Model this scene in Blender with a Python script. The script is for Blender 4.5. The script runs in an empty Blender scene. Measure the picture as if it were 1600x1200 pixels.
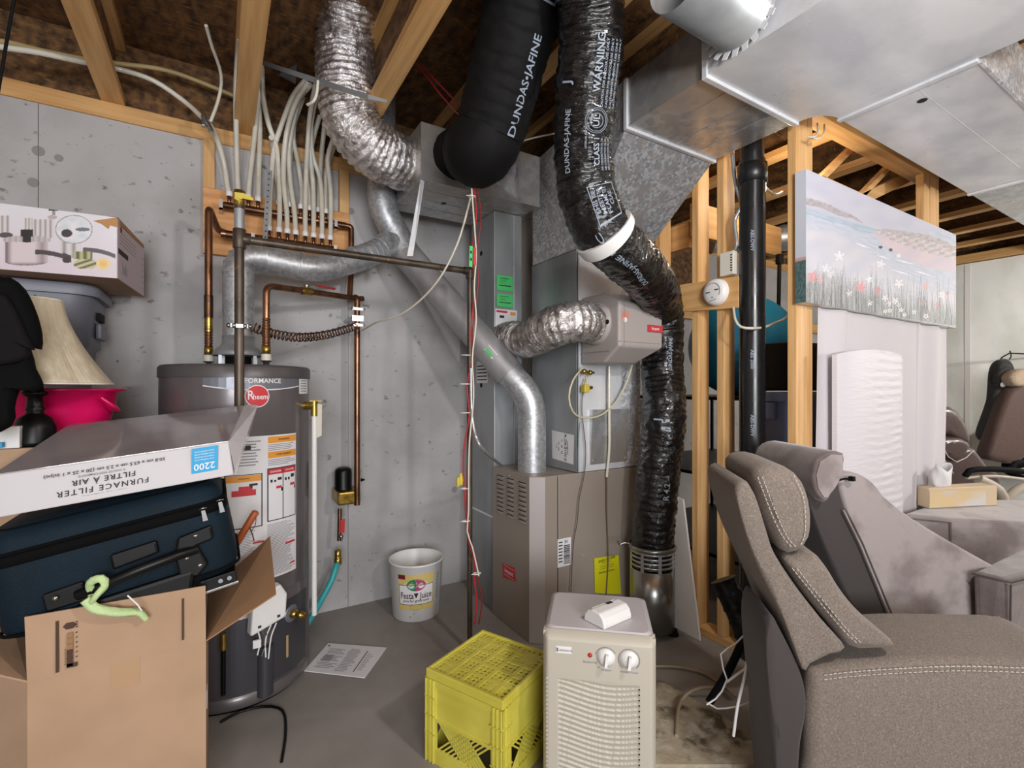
import bpy, math, random
from mathutils import Vector, Matrix, noise
random.seed(7)
PI = math.pi
SC = bpy.context.scene
COL = SC.collection
V = Vector

# ------------------------------------------------------------------ camera
CAM_H = 1.245
F_PX = 755.0
FWD = V((.5195, .8545, 0)).normalized()
RGT = V((FWD.y, -FWD.x, 0))
HOR = 608.0
cam_d = bpy.data.cameras.new('camera')
cam_d.sensor_width = 36
cam_d.lens = F_PX / 1600 * 36
cam_d.shift_y = (HOR - 600) / 1600
cam_d.clip_start = .05
cam = bpy.data.objects.new('camera', cam_d)
COL.objects.link(cam)
cam.location = (0, 0, CAM_H)
cam.rotation_euler = (PI / 2, 0, -math.atan2(FWD.x, FWD.y))
SC.camera = cam

# ------------------------------------------------------------------ world, exposure, lamps and added fills
SC.view_settings.view_transform = 'Standard'
SC.view_settings.look = 'None'
SC.view_settings.gamma = 1
SC.view_settings.use_curve_mapping = False
SC.view_settings.exposure = -0.12
w = bpy.data.worlds.new('world'); SC.world = w; w.use_nodes = True
w.node_tree.nodes['Background'].inputs[0].default_value = (.9, .93, 1, 1)
w.node_tree.nodes['Background'].inputs[1].default_value = .15

def lamp(name, kind, loc, energy, color=(1, .96, .9), size=.1, target=None, size_y=None, spread=None):
    l = bpy.data.lights.new(name, kind); l.energy = energy; l.color = color
    if kind == 'AREA':
        l.size = size
        if size_y: l.shape = 'RECTANGLE'; l.size_y = size_y
        if spread: l.spread = spread
    else:
        l.shadow_soft_size = size
    o = bpy.data.objects.new(name, l); COL.objects.link(o); o.location = loc
    if target is not None:
        o.rotation_euler = (V(target) - V(loc)).to_track_quat('-Z', 'Y').to_euler()
    return o

lamp('room_bulb', 'POINT', (1.05, -.2, 1.98), 66, (1, .965, .93), .07)
lamp('camera_fill', 'AREA', (-.5, -2.7, 1.5), 160, (.93, .96, 1), 1.8, (1.2, 2.2, 1.3), 1.3)  # added fill behind the camera, like a bounced flash; the room has no window
lamp('far_bulb', 'POINT', (5.1, -.3, 1.75), 130, (1, .97, .92), .07)
lamp('closet_bulb', 'POINT', (2.5, 1.42, 2.34), 9, (1, .87, .68), .05)
lamp('left_fill', 'POINT', (-.8, .7, 2.25), 7, (1, .96, .92), .06)  # added weak fill to lift the faces turned left, not a fitting of the room

# ------------------------------------------------------------------ pixel -> place helpers
def ray(x, y):
    return FWD * F_PX + RGT * (x - 800) + V((0, 0, HOR - y))
CO = V((0, 0, CAM_H))
def PX(x, y, X):
    r = ray(x, y); return CO + r * (X / r.x)
def PY(x, y, Y):
    r = ray(x, y); return CO + r * (Y / r.y)
def PZ(x, y, z=0.0):
    r = ray(x, y); return CO + r * ((z - CAM_H) / r.z)
def PD(x, y, d):
    return CO + ray(x, y) * (d / F_PX)

# ------------------------------------------------------------------ materials
def C(h):
    if not isinstance(h, str): return tuple(h) + ((1,) if len(h) == 3 else ())
    h = h.lstrip('#')
    r = [int(h[i:i + 2], 16) / 255 for i in (0, 2, 4)]
    return tuple(a / 12.92 if a <= .04045 else ((a + .055) / 1.055) ** 2.4 for a in r) + (1,)
_m = {}
def mat(name, col, rough=.6, metal=0., var=None, bump=None, coat=0., alpha=None, trans=0., vcol=None, emit=None, rvar=None, sheen=0.):
    """var=(colour2, scale, (stretch), low, high[, kind]); bump=(scale, strength, (stretch)[, kind])"""
    if name in _m: return _m[name]
    m = bpy.data.materials.new(name); m.use_nodes = True; _m[name] = m
    nt = m.node_tree; N = nt.nodes; L = nt.links
    b = N['Principled BSDF']
    b.inputs['Base Color'].default_value = C(col)
    b.inputs['Roughness'].default_value = rough
    b.inputs['Metallic'].default_value = metal
    if coat: b.inputs['Coat Weight'].default_value = coat; b.inputs['Coat Roughness'].default_value = .08
    if sheen: b.inputs['Sheen Weight'].default_value = sheen; b.inputs['Sheen Roughness'].default_value = .4
    if trans: b.inputs['Transmission Weight'].default_value = trans
    if alpha is not None: b.inputs['Alpha'].default_value = alpha
    if emit: b.inputs['Emission Color'].default_value = C(emit[0]); b.inputs['Emission Strength'].default_value = emit[1]
    tc = N.new('ShaderNodeTexCoord')
    def tex(scale, st, kind='noise', detail=4):
        mp = N.new('ShaderNodeMapping'); mp.inputs['Scale'].default_value = [scale * s for s in st]
        L.new(tc.outputs['Object'], mp.inputs['Vector'])
        if kind == 'vor':
            t = N.new('ShaderNodeTexVoronoi'); t.inputs['Scale'].default_value = 1
            s = N.new('ShaderNodeSeparateColor'); L.new(t.outputs['Color'], s.inputs['Color']); out = s.outputs[0]
        elif kind == 'wave':
            t = N.new('ShaderNodeTexWave'); t.inputs['Scale'].default_value = 1; t.inputs['Distortion'].default_value = 4
            t.inputs['Detail'].default_value = 2; out = t.outputs['Fac']
        else:
            t = N.new('ShaderNodeTexNoise'); t.inputs['Scale'].default_value = 1; t.inputs['Detail'].default_value = detail
            out = t.outputs['Fac']
        L.new(mp.outputs['Vector'], t.inputs['Vector'])
        return out
    src = None
    if vcol:
        a = N.new('ShaderNodeVertexColor'); a.layer_name = vcol
        L.new(a.outputs['Color'], b.inputs['Base Color']); src = a.outputs['Color']
    if var:
        vs = var if isinstance(var, list) else [var]
        cur = None
        for v in vs:
            c2, sc, st, lo, hi = v[:5]; kind = v[5] if len(v) > 5 else 'noise'
            t = tex(sc, st, kind)
            mr = N.new('ShaderNodeMapRange'); mr.inputs[1].default_value = lo; mr.inputs[2].default_value = hi
            L.new(t, mr.inputs[0])
            mx = N.new('ShaderNodeMix'); mx.data_type = 'RGBA'
            mx.inputs['A'].default_value = C(col); mx.inputs['B'].default_value = C(c2)
            if cur: L.new(cur, mx.inputs['A'])
            L.new(mr.outputs[0], mx.inputs['Factor']); cur = mx.outputs['Result']
        L.new(cur, b.inputs['Base Color'])
    if rvar:
        sc, lo, hi = rvar
        t = tex(sc, (1, 1, 1)); mr = N.new('ShaderNodeMapRange')
        mr.inputs[1].default_value = .35; mr.inputs[2].default_value = .65; mr.inputs[3].default_value = lo; mr.inputs[4].default_value = hi
        L.new(t, mr.inputs[0]); L.new(mr.outputs[0], b.inputs['Roughness'])
    if bump:
        bs = bump if isinstance(bump, list) else [bump]
        prev = None
        for q in bs:
            t = tex(q[0], q[2] if len(q) > 2 else (1, 1, 1), q[3] if len(q) > 3 else 'noise')
            bp = N.new('ShaderNodeBump'); bp.inputs['Strength'].default_value = q[1]; bp.inputs['Distance'].default_value = .01
            L.new(t, bp.inputs['Height'])
            if prev: L.new(prev, bp.inputs['Normal'])
            prev = bp.outputs['Normal']
        L.new(prev, b.inputs['Normal'])
    return m

O3 = (1, 1, 1)
def wood(name, c1, c2, st, sc=14):
    return mat(name, c1, .62, 0, var=[(c2, sc, st, .38, .66), ('#8a5a30', 9, (1, 1, 1), .74, .80)], bump=(60, .12, st))
M = {}
M['wx'] = wood('lumber_along_x', '#d9ac72', '#c08f55', (.12, 2.2, 2.2))
M['wy'] = wood('lumber_along_y', '#d9ac72', '#c08f55', (2.2, .12, 2.2))
M['wz'] = wood('lumber_upright', '#dcb17a', '#c3935b', (2.2, 2.2, .12))
M['wend'] = wood('board_wood', '#dca36c', '#c68a4e', (.25, 1, 3), 10)
M['osb'] = mat('strand_board', '#7b5732', .8, 0, var=[('#3f2a17', 26, (1, .45, 1), .35, .65), ('#94693c', 50, (.4, 1.4, 1), .55, .75)], bump=(40, .3))
M['concrete'] = mat('concrete', '#b5b3b3', .85, 0, var=[('#9d9a99', 2.2, O3, .42, .68), ('#c2c0c0', 1.1, (1, 1, 2), .5, .72), ('#7f7a78', 16, (1, 1, 1.6), .66, .74), ('#6f6a68', 42, (1, 1, 1), .70, .76)],
                    bump=[(45, .25), (6, .2)])
M['floor'] = mat('painted_floor', '#98928d', .5, 0, var=[('#87817c', 3, O3, .4, .65), ('#9a948e', 14, (1, 1, 1), .70, .76)], bump=(25, .08), rvar=(5, .35, .6))
M['galv'] = mat('galvanised_sheet', '#c4c4c6', .34, .6, var=[('#aeb0b2', 30, O3, .3, .8, 'vor'), ('#b3aaa0', 2.5, (1, 1, 1), .45, .65)], rvar=(4, .22, .36), bump=(5, .05))
M['galvspangle'] = mat('spangled_sheet', '#e0e0e2', .42, .2, var=[('#a5a8ae', 85, O3, .1, .9, 'vor'), ('#b7b3b2', 18, O3, .5, .62)], bump=(90, .1))
M['galvdark'] = mat('dull_sheet', '#a5a8aa', .42, .4, var=[('#8c8f92', 4, (1, 1, .3), .4, .62)], rvar=(6, .3, .48))
M['galvlight'] = mat('bright_sheet', '#dfe0e3', .36, .2, var=[('#c3c5cb', 3.2, (1, 1.5, 1), .4, .65)], rvar=(4, .25, .42), bump=(3, .08))
M['zinc'] = mat('zinc_pipe', '#c6c7ca', .42, .65, var=[('#a9acb0', 70, O3, .1, .9, 'vor')], bump=(14, .08))
M['fluepaint'] = mat('grey_flue', '#a7a5a6', .42, .35, var=[('#918f90', 9, (1, 1, .4), .4, .65)])
M['foil'] = mat('crumpled_foil', '#efeceb', .22, .88, var=[('#a39b9a', 30, (1, 1, 1), .42, .66)], bump=[(60, .7), (220, .45)])
M['blackfilm'] = mat('black_film', '#09090b', .25, 0, bump=[(16, 1., (1, 1, 3.8)), (70, .5, (1, 1, 3.))], rvar=(9, .12, .34), coat=.4)
M['blackfilm2'] = mat('black_film_smooth', '#060506', .75, 0, bump=[(7, .4)])
M['print'] = mat('film_print', '#8f99a8', .6)
M['copper'] = mat('copper', '#93694f', .3, .9, var=[('#6b4a34', 18, (1, 1, .5), .45, .68), ('#8a9478', 30, O3, .72, .78)])
M['copperold'] = mat('old_copper', '#74513a', .36, .85, var=[('#4a352a', 14, O3, .4, .65), ('#c18c66', 22, O3, .62, .75)])
M['ironpipe'] = mat('gas_pipe', '#5f5449', .45, .6, var=[('#443b33', 12, (1, 1, .5), .4, .65), ('#7c5c42', 30, O3, .64, .72)])
M['brass'] = mat('brass', '#b99a4e', .3, .9, var=[('#8c7234', 30, O3, .45, .65)])
M['yellowvalve'] = mat('yellow_valve', '#c9b43e', .45)
M['red'] = mat('red_plastic', '#c22a2e', .4)
M['pex'] = mat('pex_tube', '#d6d1c5', .4, 0, var=[('#b5ad9c', 3, O3, .4, .6)], coat=.2)
M['white'] = mat('white_plastic', '#e4e2e0', .4)
M['filterwhite'] = mat('filter_card', '#bdb9bb', .5)
M['offwhite'] = mat('off_white', '#d6d0c2', .5)
M['beige'] = mat('dehumidifier_beige', '#b9b2a4', .45)
M['topwhite'] = mat('pale_top', '#c0bbbd', .4)
M['black'] = mat('black_plastic', '#080809', .4)
M['mattblack'] = mat('matt_black', '#0d0d0e', .75)
M['abs'] = mat('black_drain_pipe', '#19191b', .28, 0, bump=(6, .06), rvar=(8, .2, .38))
M['chrome'] = mat('chrome', '#a9a9ab', .25, 1.)
M['steel'] = mat('brushed_steel', '#9a9894', .28, .9)
M['heater'] = mat('heater_grey', '#6e6869', .3, .35, coat=.2)
M['heatertop'] = mat('heater_top', '#5d595a', .4, .3)
M['silverband'] = mat('silver_band', '#7a7c86', .35, .4)
M['heaterlow'] = mat('heater_low_panel', '#47464b', .35, .3)
M['furn'] = mat('furnace_metal', '#9d9287', .42, .12)
M['furnlight'] = mat('furnace_corner', '#b3adab', .4, .3)
M['humid'] = mat('humidifier_plastic', '#a59c98', .42)
M['humiddark'] = mat('humidifier_side', '#8f8783', .42)
M['paper'] = mat('paper', '#e2e0e2', .7)
M['ink'] = mat('ink', '#2c2a2d', .7)
M['greyink'] = mat('grey_ink', '#8b898d', .7)
M['orange'] = mat('orange_ink', '#e59a3c', .6)
M['redink'] = mat('red_ink', '#c8343c', .6)
M['blueink'] = mat('blue_ink', '#2d9ccf', .6)
M['yellowlabel'] = mat('yellow_label', '#d8d312', .55)
M['greentag'] = mat('green_tag', '#4fc96e', .55)
M['card'] = mat('cardboard', '#b39377', .78, 0, var=[('#a98a6e', 5, O3, .4, .65)], bump=(120, .05, (1, 1, .2)))
M['cardin'] = mat('cardboard_inner', '#a07a58', .8)
M['cardtape'] = mat('packing_tape', '#b28f6c', .35)
M['tote'] = mat('grey_tote_plastic', '#6c6e7a', .42)
M['totelid'] = mat('grey_tote_lid', '#7c7e8a', .42)
M['pink'] = mat('pink_plastic', '#e0115f', .3, coat=.2)
M['shade'] = mat('lampshade_linen', '#cbbfa8', .8, 0, var=[('#b9ab92', 60, (1, 1, .1), .35, .65)], bump=(180, .08, (1, 1, .15)))
M['suit'] = mat('navy_fabric', '#0e202c', .65, 0, var=[('#0c1b25', 5, O3, .4, .65)], bump=(300, .25))
M['cloth'] = mat('black_cloth', '#080809', .85, 0, bump=(12, .4))
M['cloth2'] = mat('charcoal_cloth', '#131112', .8, 0, bump=(12, .4))
M['lime'] = mat('lime_ribbon', '#b9cf96', .6, 0, bump=(60, .5))
M['crate'] = mat('yellow_crate', '#d3c955', .42, 0, var=[('#c6bb45', 6, O3, .4, .65)])
M['hose'] = mat('teal_hose', '#3ba6a8', .4)
M['tweed'] = mat('grey_tweed', '#7f746b', .92, 0, var=[('#6b6057', 300, (1, 1, 1), .42, .6), ('#8b8076', 170, O3, .55, .7)], bump=(300, .3), sheen=.15)
M['tweedd'] = mat('tweed_stitch', '#c2bab2', .8)
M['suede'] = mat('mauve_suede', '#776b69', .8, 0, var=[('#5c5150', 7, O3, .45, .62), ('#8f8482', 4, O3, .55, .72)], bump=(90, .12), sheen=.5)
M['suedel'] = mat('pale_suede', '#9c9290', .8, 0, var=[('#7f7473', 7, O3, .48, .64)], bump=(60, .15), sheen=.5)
M['suededark'] = mat('dark_and_shaded_suede', '#3e3837', .85, 0, sheen=.3)
M['leather'] = mat('brown_leather', '#4a3b39', .35, 0, bump=(40, .2), coat=.15)
M['armgrey'] = mat('chair_arm', '#b4aa9c', .4)
M['curtain'] = mat('white_sheet', '#cdc8cc', .85, 0, bump=(9, .15, (3, 3, .5)), sheen=.2)
M['foam'] = mat('wrapped_foam', '#d6d1d6', .6, 0, bump=[(12, .25, (1, 1, 7))])
M['poly'] = mat('vapour_barrier', '#e6e7e2', .38, 0, var=[('#f2f3f0', 1.4, O3, .42, .62), ('#d3d6cc', 2.3, (1, 1, .5), .5, .7)], bump=[(5, .4), (16, .2)], coat=.25)
M['wallp'] = mat('room_wall', '#b9b4ae', .8)
M['ball'] = mat('blue_ball', '#1786b5', .35)
M['bluetote'] = mat('blue_tote', '#7d8db8', .45)
M['cable'] = mat('white_cable', '#cfc8b8', .5)
M['redwire'] = mat('red_wire', '#b01c28', .4)
M['browncoat'] = mat('brown_coat', '#4e3a34', .7, 0, bump=(20, .5), sheen=.2)
M['greycoat'] = mat('charcoal_knit', '#2b2a2a', .9, 0, bump=(180, .4), sheen=.2)
M['fur'] = mat('fur_trim', '#a8957f', .9, 0, bump=(120, 1.))
M['glassy'] = mat('clear_wrap', '#a39b9f', .10, 0, var=[('#8f868a', 3, O3, .4, .6)], bump=[(5, .08), (25, .05)], coat=1.)
M['clear'] = mat('clear_plastic', '#e9e4e8', .15, 0, alpha=.45, bump=(10, .4))
M['cleartube'] = mat('clear_tubing', '#d8d3c4', .25, 0, coat=.5)
M['carpetc'] = mat('worn_mat', '#a79a83', .9, 0, var=[('#5f5038', 9, O3, .5, .62), ('#bdb4a0', 22, O3, .5, .7)], bump=(30, .5))
M['whiteboard'] = mat('white_panel', '#ded9d6', .5)
M['screwm'] = mat('screw_metal', '#c9c5c0', .3, .9)
M['hole'] = mat('dark_hole', '#050505', .9)

for k_, s_ in (('black', .3), ('mattblack', .15), ('cloth', .12), ('cloth2', .12), ('suit', .2), ('blackfilm2', .25)):
    M[k_].node_tree.nodes['Principled BSDF'].inputs['Specular IOR Level'].default_value = s_

# ------------------------------------------------------------------ mesh builder
_tcache = {}
def text_mesh(s, size, align='CENTER', spacing=1.0):
    k = (s, size, align, spacing)
    if k not in _tcache:
        c = bpy.data.curves.new('lettering', 'FONT'); c.body = s; c.size = size; c.align_x = align; c.align_y = 'CENTER'
        c.resolution_u = 2; c.offset = size * .014; c.space_character = spacing
        o = bpy.data.objects.new('lettering', c)
        me = bpy.data.meshes.new_from_object(o)
        _tcache[k] = ([v.co.copy() for v in me.vertices], [tuple(p.vertices) for p in me.polygons])
        bpy.data.objects.remove(o); bpy.data.curves.remove(c); bpy.data.meshes.remove(me)
    return _tcache[k]

def frames(path, up=None):
    n = len(path); T = []
    for i in range(n):
        a = path[max(0, i - 1)]; b = path[min(n - 1, i + 1)]
        t = (b - a); t = t.normalized() if t.length > 1e-9 else V((0, 0, 1)); T.append(t)
    u = V(up) if up else (V((0, 0, 1)) if abs(T[0].z) < .9 else V((1, 0, 0)))
    nrm = (u - T[0] * u.dot(T[0])).normalized(); out = []
    for i in range(n):
        nrm = (nrm - T[i] * nrm.dot(T[i]))
        nrm = nrm.normalized() if nrm.length > 1e-6 else T[i].orthogonal().normalized()
        out.append((path[i], T[i], nrm, T[i].cross(nrm)))
    return out

def spline(pts, step=.02):
    pts = [V(p) for p in pts]
    if len(pts) < 3: 
        n = max(1, int((pts[1] - pts[0]).length / step)); return [pts[0].lerp(pts[1], i / n) for i in range(n + 1)]
    P = [pts[0] * 2 - pts[1]] + pts + [pts[-1] * 2 - pts[-2]]; out = []
    for i in range(1, len(P) - 2):
        p0, p1, p2, p3 = P[i - 1:i + 3]; n = max(1, int((p2 - p1).length / step))
        for k in range(n):
            t = k / n
            out.append(.5 * ((2 * p1) + (-p0 + p2) * t + (2 * p0 - 5 * p1 + 4 * p2 - p3) * t * t + (-p0 + 3 * p1 - 3 * p2 + p3) * t ** 3))
    out.append(pts[-1].copy()); return out

def elbowed(pts, r, seg=5):
    """straight runs joined by round elbows of bend radius r"""
    pts = [V(p) for p in pts]; out = [pts[0]]
    for i in range(1, len(pts) - 1):
        a, b, c = pts[i - 1:i + 2]; d1 = (a - b); d2 = (c - b)
        k = min(r, d1.length * .49, d2.length * .49); p = b + d1.normalized() * k; q = b + d2.normalized() * k
        for s in range(seg + 1):
            t = s / seg; out.append(p * (1 - t) ** 2 + b * 2 * t * (1 - t) + q * t * t)
    out.append(pts[-1]); return out

class MB:
    def __init__(s, mt=None, T=None):
        s.v = []; s.f = []; s.mi = []; s.sm = []; s.mats = []; s.cur = 0; s.T = T; s.cols = None
        if mt: s.use(mt)
    def use(s, mt):
        mt = M[mt] if isinstance(mt, str) else mt
        if mt not in s.mats: s.mats.append(mt)
        s.cur = s.mats.index(mt); return s
    def add(s, vs, fs, smooth=False):
        o = len(s.v)
        for p in vs:
            p = V(p); s.v.append(s.T @ p if s.T else p)
        for f in fs: s.f.append(tuple(i + o for i in f)); s.mi.append(s.cur); s.sm.append(smooth)
        return s
    def box(s, x0, x1, y0, y1, z0, z1):
        s.add([(x, y, z) for z in (z0, z1) for y in (y0, y1) for x in (x0, x1)],
              [(0, 2, 3, 1), (4, 5, 7, 6), (0, 1, 5, 4), (1, 3, 7, 5), (3, 2, 6, 7), (2, 0, 4, 6)]); return s
    def hexa(s, b, t):
        s.add(list(b) + list(t), [(3, 2, 1, 0), (4, 5, 6, 7), (0, 1, 5, 4), (1, 2, 6, 5), (2, 3, 7, 6), (3, 0, 4, 7)]); return s
    def prism(s, poly, off):
        n = len(poly); off = V(off)
        s.add([V(p) for p in poly] + [V(p) + off for p in poly],
              [tuple(range(n))[::-1], tuple(range(n, 2 * n))] + [(i, (i + 1) % n, (i + 1) % n + n, i + n) for i in range(n)]); return s
    def poly(s, pts): s.add(pts, [tuple(range(len(pts)))]); return s
    def tube(s, path, r, n=12, caps=True, up=None, smooth=True):
        fr = frames([V(p) for p in path], up); vs = []; m = len(fr)
        for i, (p, t, a, b) in enumerate(fr):
            for k in range(n):
                th = 2 * PI * k / n
                rr = r(i, th) if callable(r) else (r[i] if isinstance(r, (list, tuple)) else r)
                vs.append(p + (a * math.cos(th) + b * math.sin(th)) * rr)
        fs = [(i * n + k, i * n + (k + 1) % n, (i + 1) * n + (k + 1) % n, (i + 1) * n + k) for i in range(m - 1) for k in range(n)]
        s.add(vs, fs, smooth)
        if caps:
            s.add(vs[:n], [tuple(range(n))[::-1]]); s.add(vs[-n:], [tuple(range(n))])
        return s
    def cyl(s, a, b, r, n=20, r2=None, smooth=True):
        return s.tube([V(a), V(b)], [r, r if r2 is None else r2], n, True, None, smooth)
    def lathe(s, prof, c=(0, 0, 0), n=36, ax=None, caps=True, smooth=True, sx=1., sy=1.):
        c = V(c); z = V(ax).normalized() if ax else V((0, 0, 1))
        x = z.orthogonal().normalized() if ax else V((1, 0, 0)); y = z.cross(x)
        vs = [c + z * h + (x * math.cos(2 * PI * k / n) * sx + y * math.sin(2 * PI * k / n) * sy) * r for r, h in prof for k in range(n)]
        m = len(prof)
        s.add(vs, [(i * n + k, i * n + (k + 1) % n, (i + 1) * n + (k + 1) % n, (i + 1) * n + k) for i in range(m - 1) for k in range(n)], smooth)
        if caps:
            if prof[0][0] > 1e-5: s.add(vs[:n], [tuple(range(n))[::-1]])
            if prof[-1][0] > 1e-5: s.add(vs[-n:], [tuple(range(n))])
        return s
    def ball(s, c, r, n=16, sz=(1, 1, 1)):
        c = V(c); m = n // 2; vs = []; 
        for i in range(m + 1):
            a = PI * i / m
            for k in range(n):
                b = 2 * PI * k / n; vs.append(c + V((math.sin(a) * math.cos(b) * r * sz[0], math.sin(a) * math.sin(b) * r * sz[1], math.cos(a) * r * sz[2])))
        s.add(vs, [(i * n + k, (i + 1) * n + k, (i + 1) * n + (k + 1) % n, i * n + (k + 1) % n) for i in range(m) for k in range(n)], True); return s
    def grid(s, fn, nu, nv, smooth=True, cols=None):
        vs = [fn(i / nu, j / nv) for j in range(nv + 1) for i in range(nu + 1)]
        s.add(vs, [(j * (nu + 1) + i, j * (nu + 1) + i + 1, (j + 1) * (nu + 1) + i + 1, (j + 1) * (nu + 1) + i) for j in range(nv) for i in range(nu)], smooth)
        if cols: s.cols = [cols(i / nu, j / nv) for j in range(nv + 1) for i in range(nu + 1)]
        return s
    def text(s, t, size, fn, align='CENTER', spacing=1.0, mirror=False):
        vs, fs = text_mesh(t, size, align, spacing)
        s.add([fn(p.x, p.y) for p in vs], fs); return s
    def done(s, name, parent=None, loc=None, bevel=0., seg=2, subsurf=0, solid=0., weld=False):
        me = bpy.data.meshes.new(name)
        if loc is None:
            if parent is not None: loc = V(parent['_o'])
            else:
                xs = [p.x for p in s.v]; ys = [p.y for p in s.v]; zs = [p.z for p in s.v]
                loc = V(((min(xs) + max(xs)) / 2, (min(ys) + max(ys)) / 2, min(zs)))
        loc = V(loc)
        me.from_pydata([tuple(p - loc) for p in s.v], [], s.f)
        for mt in s.mats: me.materials.append(mt)
        me.polygons.foreach_set('material_index', s.mi); me.polygons.foreach_set('use_smooth', s.sm)
        if s.cols:
            a = me.color_attributes.new('paint', 'FLOAT_COLOR', 'POINT')
            fl = []
            for i in range(len(s.v)): fl.extend(s.cols[i] if i < len(s.cols) else s.cols[-1])
            a.data.foreach_set('color', fl)
        me.update(); me.validate()
        o = bpy.data.objects.new(name, me); COL.objects.link(o)
        o['_o'] = list(loc)
        if parent is not None:
            o.parent = parent; o.location = loc - V(parent['_o'])
        else: o.location = loc
        if weld:
            md = o.modifiers.new('weld', 'WELD'); md.merge_threshold = .0003
        if solid:
            md = o.modifiers.new('thick', 'SOLIDIFY'); md.thickness = solid; md.offset = 0
        if bevel:
            md = o.modifiers.new('bevel', 'BEVEL'); md.width = bevel; md.segments = seg; md.limit_method = 'ANGLE'; md.angle_limit = .6
            md.harden_normals = False
        if subsurf:
            md = o.modifiers.new('sub', 'SUBSURF'); md.levels = subsurf; md.render_levels = subsurf
        return o

def tag(o, label, cat, group=None, kind=None):
    if label: o['label'] = label
    if cat: o['category'] = cat
    if group: o['group'] = group
    if kind: o['kind'] = kind
    return o
def thing(name, loc, label, cat, group=None):
    o = bpy.data.objects.new(name, None); COL.objects.link(o); o.empty_display_size = .05
    o.location = loc; o['_o'] = list(V(loc)); return tag(o, label, cat, group)
def struct(name, mb, **k):
    o = mb.done(name, **k); o['kind'] = 'structure'; return o
def plabel(o, t): o['label'] = t; return o
def onplane(o, eu, ev, lift=0.):
    o = V(o); eu = V(eu).normalized(); ev = V(ev).normalized(); n = eu.cross(ev)
    return lambda x, y, h=0.: o + eu * x + ev * y + n * (lift + h)
def rect(mb, fn, x0, x1, y0, y1, h=0.):
    mb.add([fn(x0, y0, h), fn(x1, y0, h), fn(x1, y1, h), fn(x0, y1, h)], [(0, 1, 2, 3)]); return mb
# ================================================================== THE SETTING
WY = 2.85; XL, XR, YB = -2.6, 6.25, -3.0
PT = 2.481; JZ = 2.556; CZ = 2.86
mb = MB('floor'); mb.box(XL, XR + .2, YB, WY + .2, -.1, 0); struct('floor', mb)
mb = MB('concrete'); mb.box(XL, XR + .2, WY, WY + .2, 0, PT)
for sx in (60, 544):                                   # form seams
    x = PY(sx, 400, WY).x
    mb.use(mat('seam_grey', '#5c5a59', .9)).box(x - .0012, x + .0012, WY - .0012, WY, 0, PT - .001); mb.use('concrete')
mb.use(mat('form_tie_patch', '#918d8a', .9))
for sx, sy, r in ((60, 236, .022), (92, 247, .016), (52, 285, .02), (710, 765, .02), (548, 330, .02)):
    p = PY(sx, sy, WY); mb.cyl((p.x, WY - .001, p.z), (p.x, WY, p.z), r, 14)
struct('wall_back', mb)
mb = MB('wallp'); mb.box(XL - .1, XL, YB, WY + .2, 0, CZ); struct('wall_left', mb)
mb = MB('wallp'); mb.box(XL, XR + .2, YB - .1, YB, 0, CZ); struct('wall_rear', mb)
# far wall: vapour barrier over studs
mb = MB('poly')
def pf(u, v):
    y = YB + u * (WY - YB); z = v * 2.47
    k = (y / .58) % 1.0; d = .018 * math.sin(PI * k) + .006 * noise.noise(V((y * 5, z * 4, 0)))
    return V((XR + d, y, z))
mb.grid(lambda u, v: pf(1 - u, v), 150, 60)
struct('wall_right', mb, loc=(XR, 0, 0))
mb = MB('wx'); mb.box(XL, XR, WY - .012, WY + .15, PT, JZ); struct('trim_1', mb, bevel=.004)
mb = MB('wy'); mb.box(XR - .03, XR + .15, YB, WY - .02, PT, JZ); struct('trim_2', mb, bevel=.003)
mb = MB('wallp'); 
mb = MB('osb'); mb.box(XL, XR + .2, YB, WY + .2, CZ, CZ + .02); struct('ceiling', mb)
mb = MB('osb'); mb.box(XL, XR, WY + .03, WY + .06, JZ, CZ); struct('trim_3', mb)
mb = MB('osb'); mb.box(XR + .05, XR + .08, YB, WY, JZ, CZ); struct('trim_4', mb)
mb = MB('white')
for yy in (.50, 1.11, 1.72):
    mb.box(XR - .003, XR + .001, yy - .02, yy + .02, 0, 2.45)
struct('trim_5', mb)

# floor joists: flanges top and bottom with a strand board web
jl = {-1.456: 'leftmost floor joist high above the grey tote and cookware box', -.934: 'second floor joist from the left, above the cookware box',
      -.412: 'floor joist bearing on the wall plate left of the water heater', .110: 'floor joist right above the tubing manifold',
      .632: 'floor joist behind the crumpled silver duct', 1.154: 'floor joist between the two black ducts',
      1.676: 'floor joist over the furnace plenum', 2.198: 'floor joist over the stud partition', 2.72: 'floor joist over the storage closet',
      3.242: 'floor joist over the middle of the painting', 3.764: 'floor joist over the right end of the painting', 4.286: 'nearest floor joist over the office chair',
      4.808: 'second floor joist right of the partition end', 5.33: 'third floor joist right of the partition end', 5.852: 'last floor joist before the plastic covered wall'}
for x, lab in jl.items():
    t = thing('floor_joist', (x, 0, JZ), lab, 'joist', 'floor joists under the ceiling')
    mb = MB('wy'); mb.box(x - .043, x + .043, YB, WY + .02, JZ, JZ + .038); mb.done('bottom_flange', t, bevel=.003)
    mb = MB('wy'); mb.box(x - .043, x + .043, YB, WY + .02, CZ - .04, CZ - .002); mb.done('top_flange', t)
    mb = MB('osb'); mb.box(x - .006, x + .006, YB, WY + .02, JZ + .036, CZ - .038); mb.done('web', t)

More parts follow.
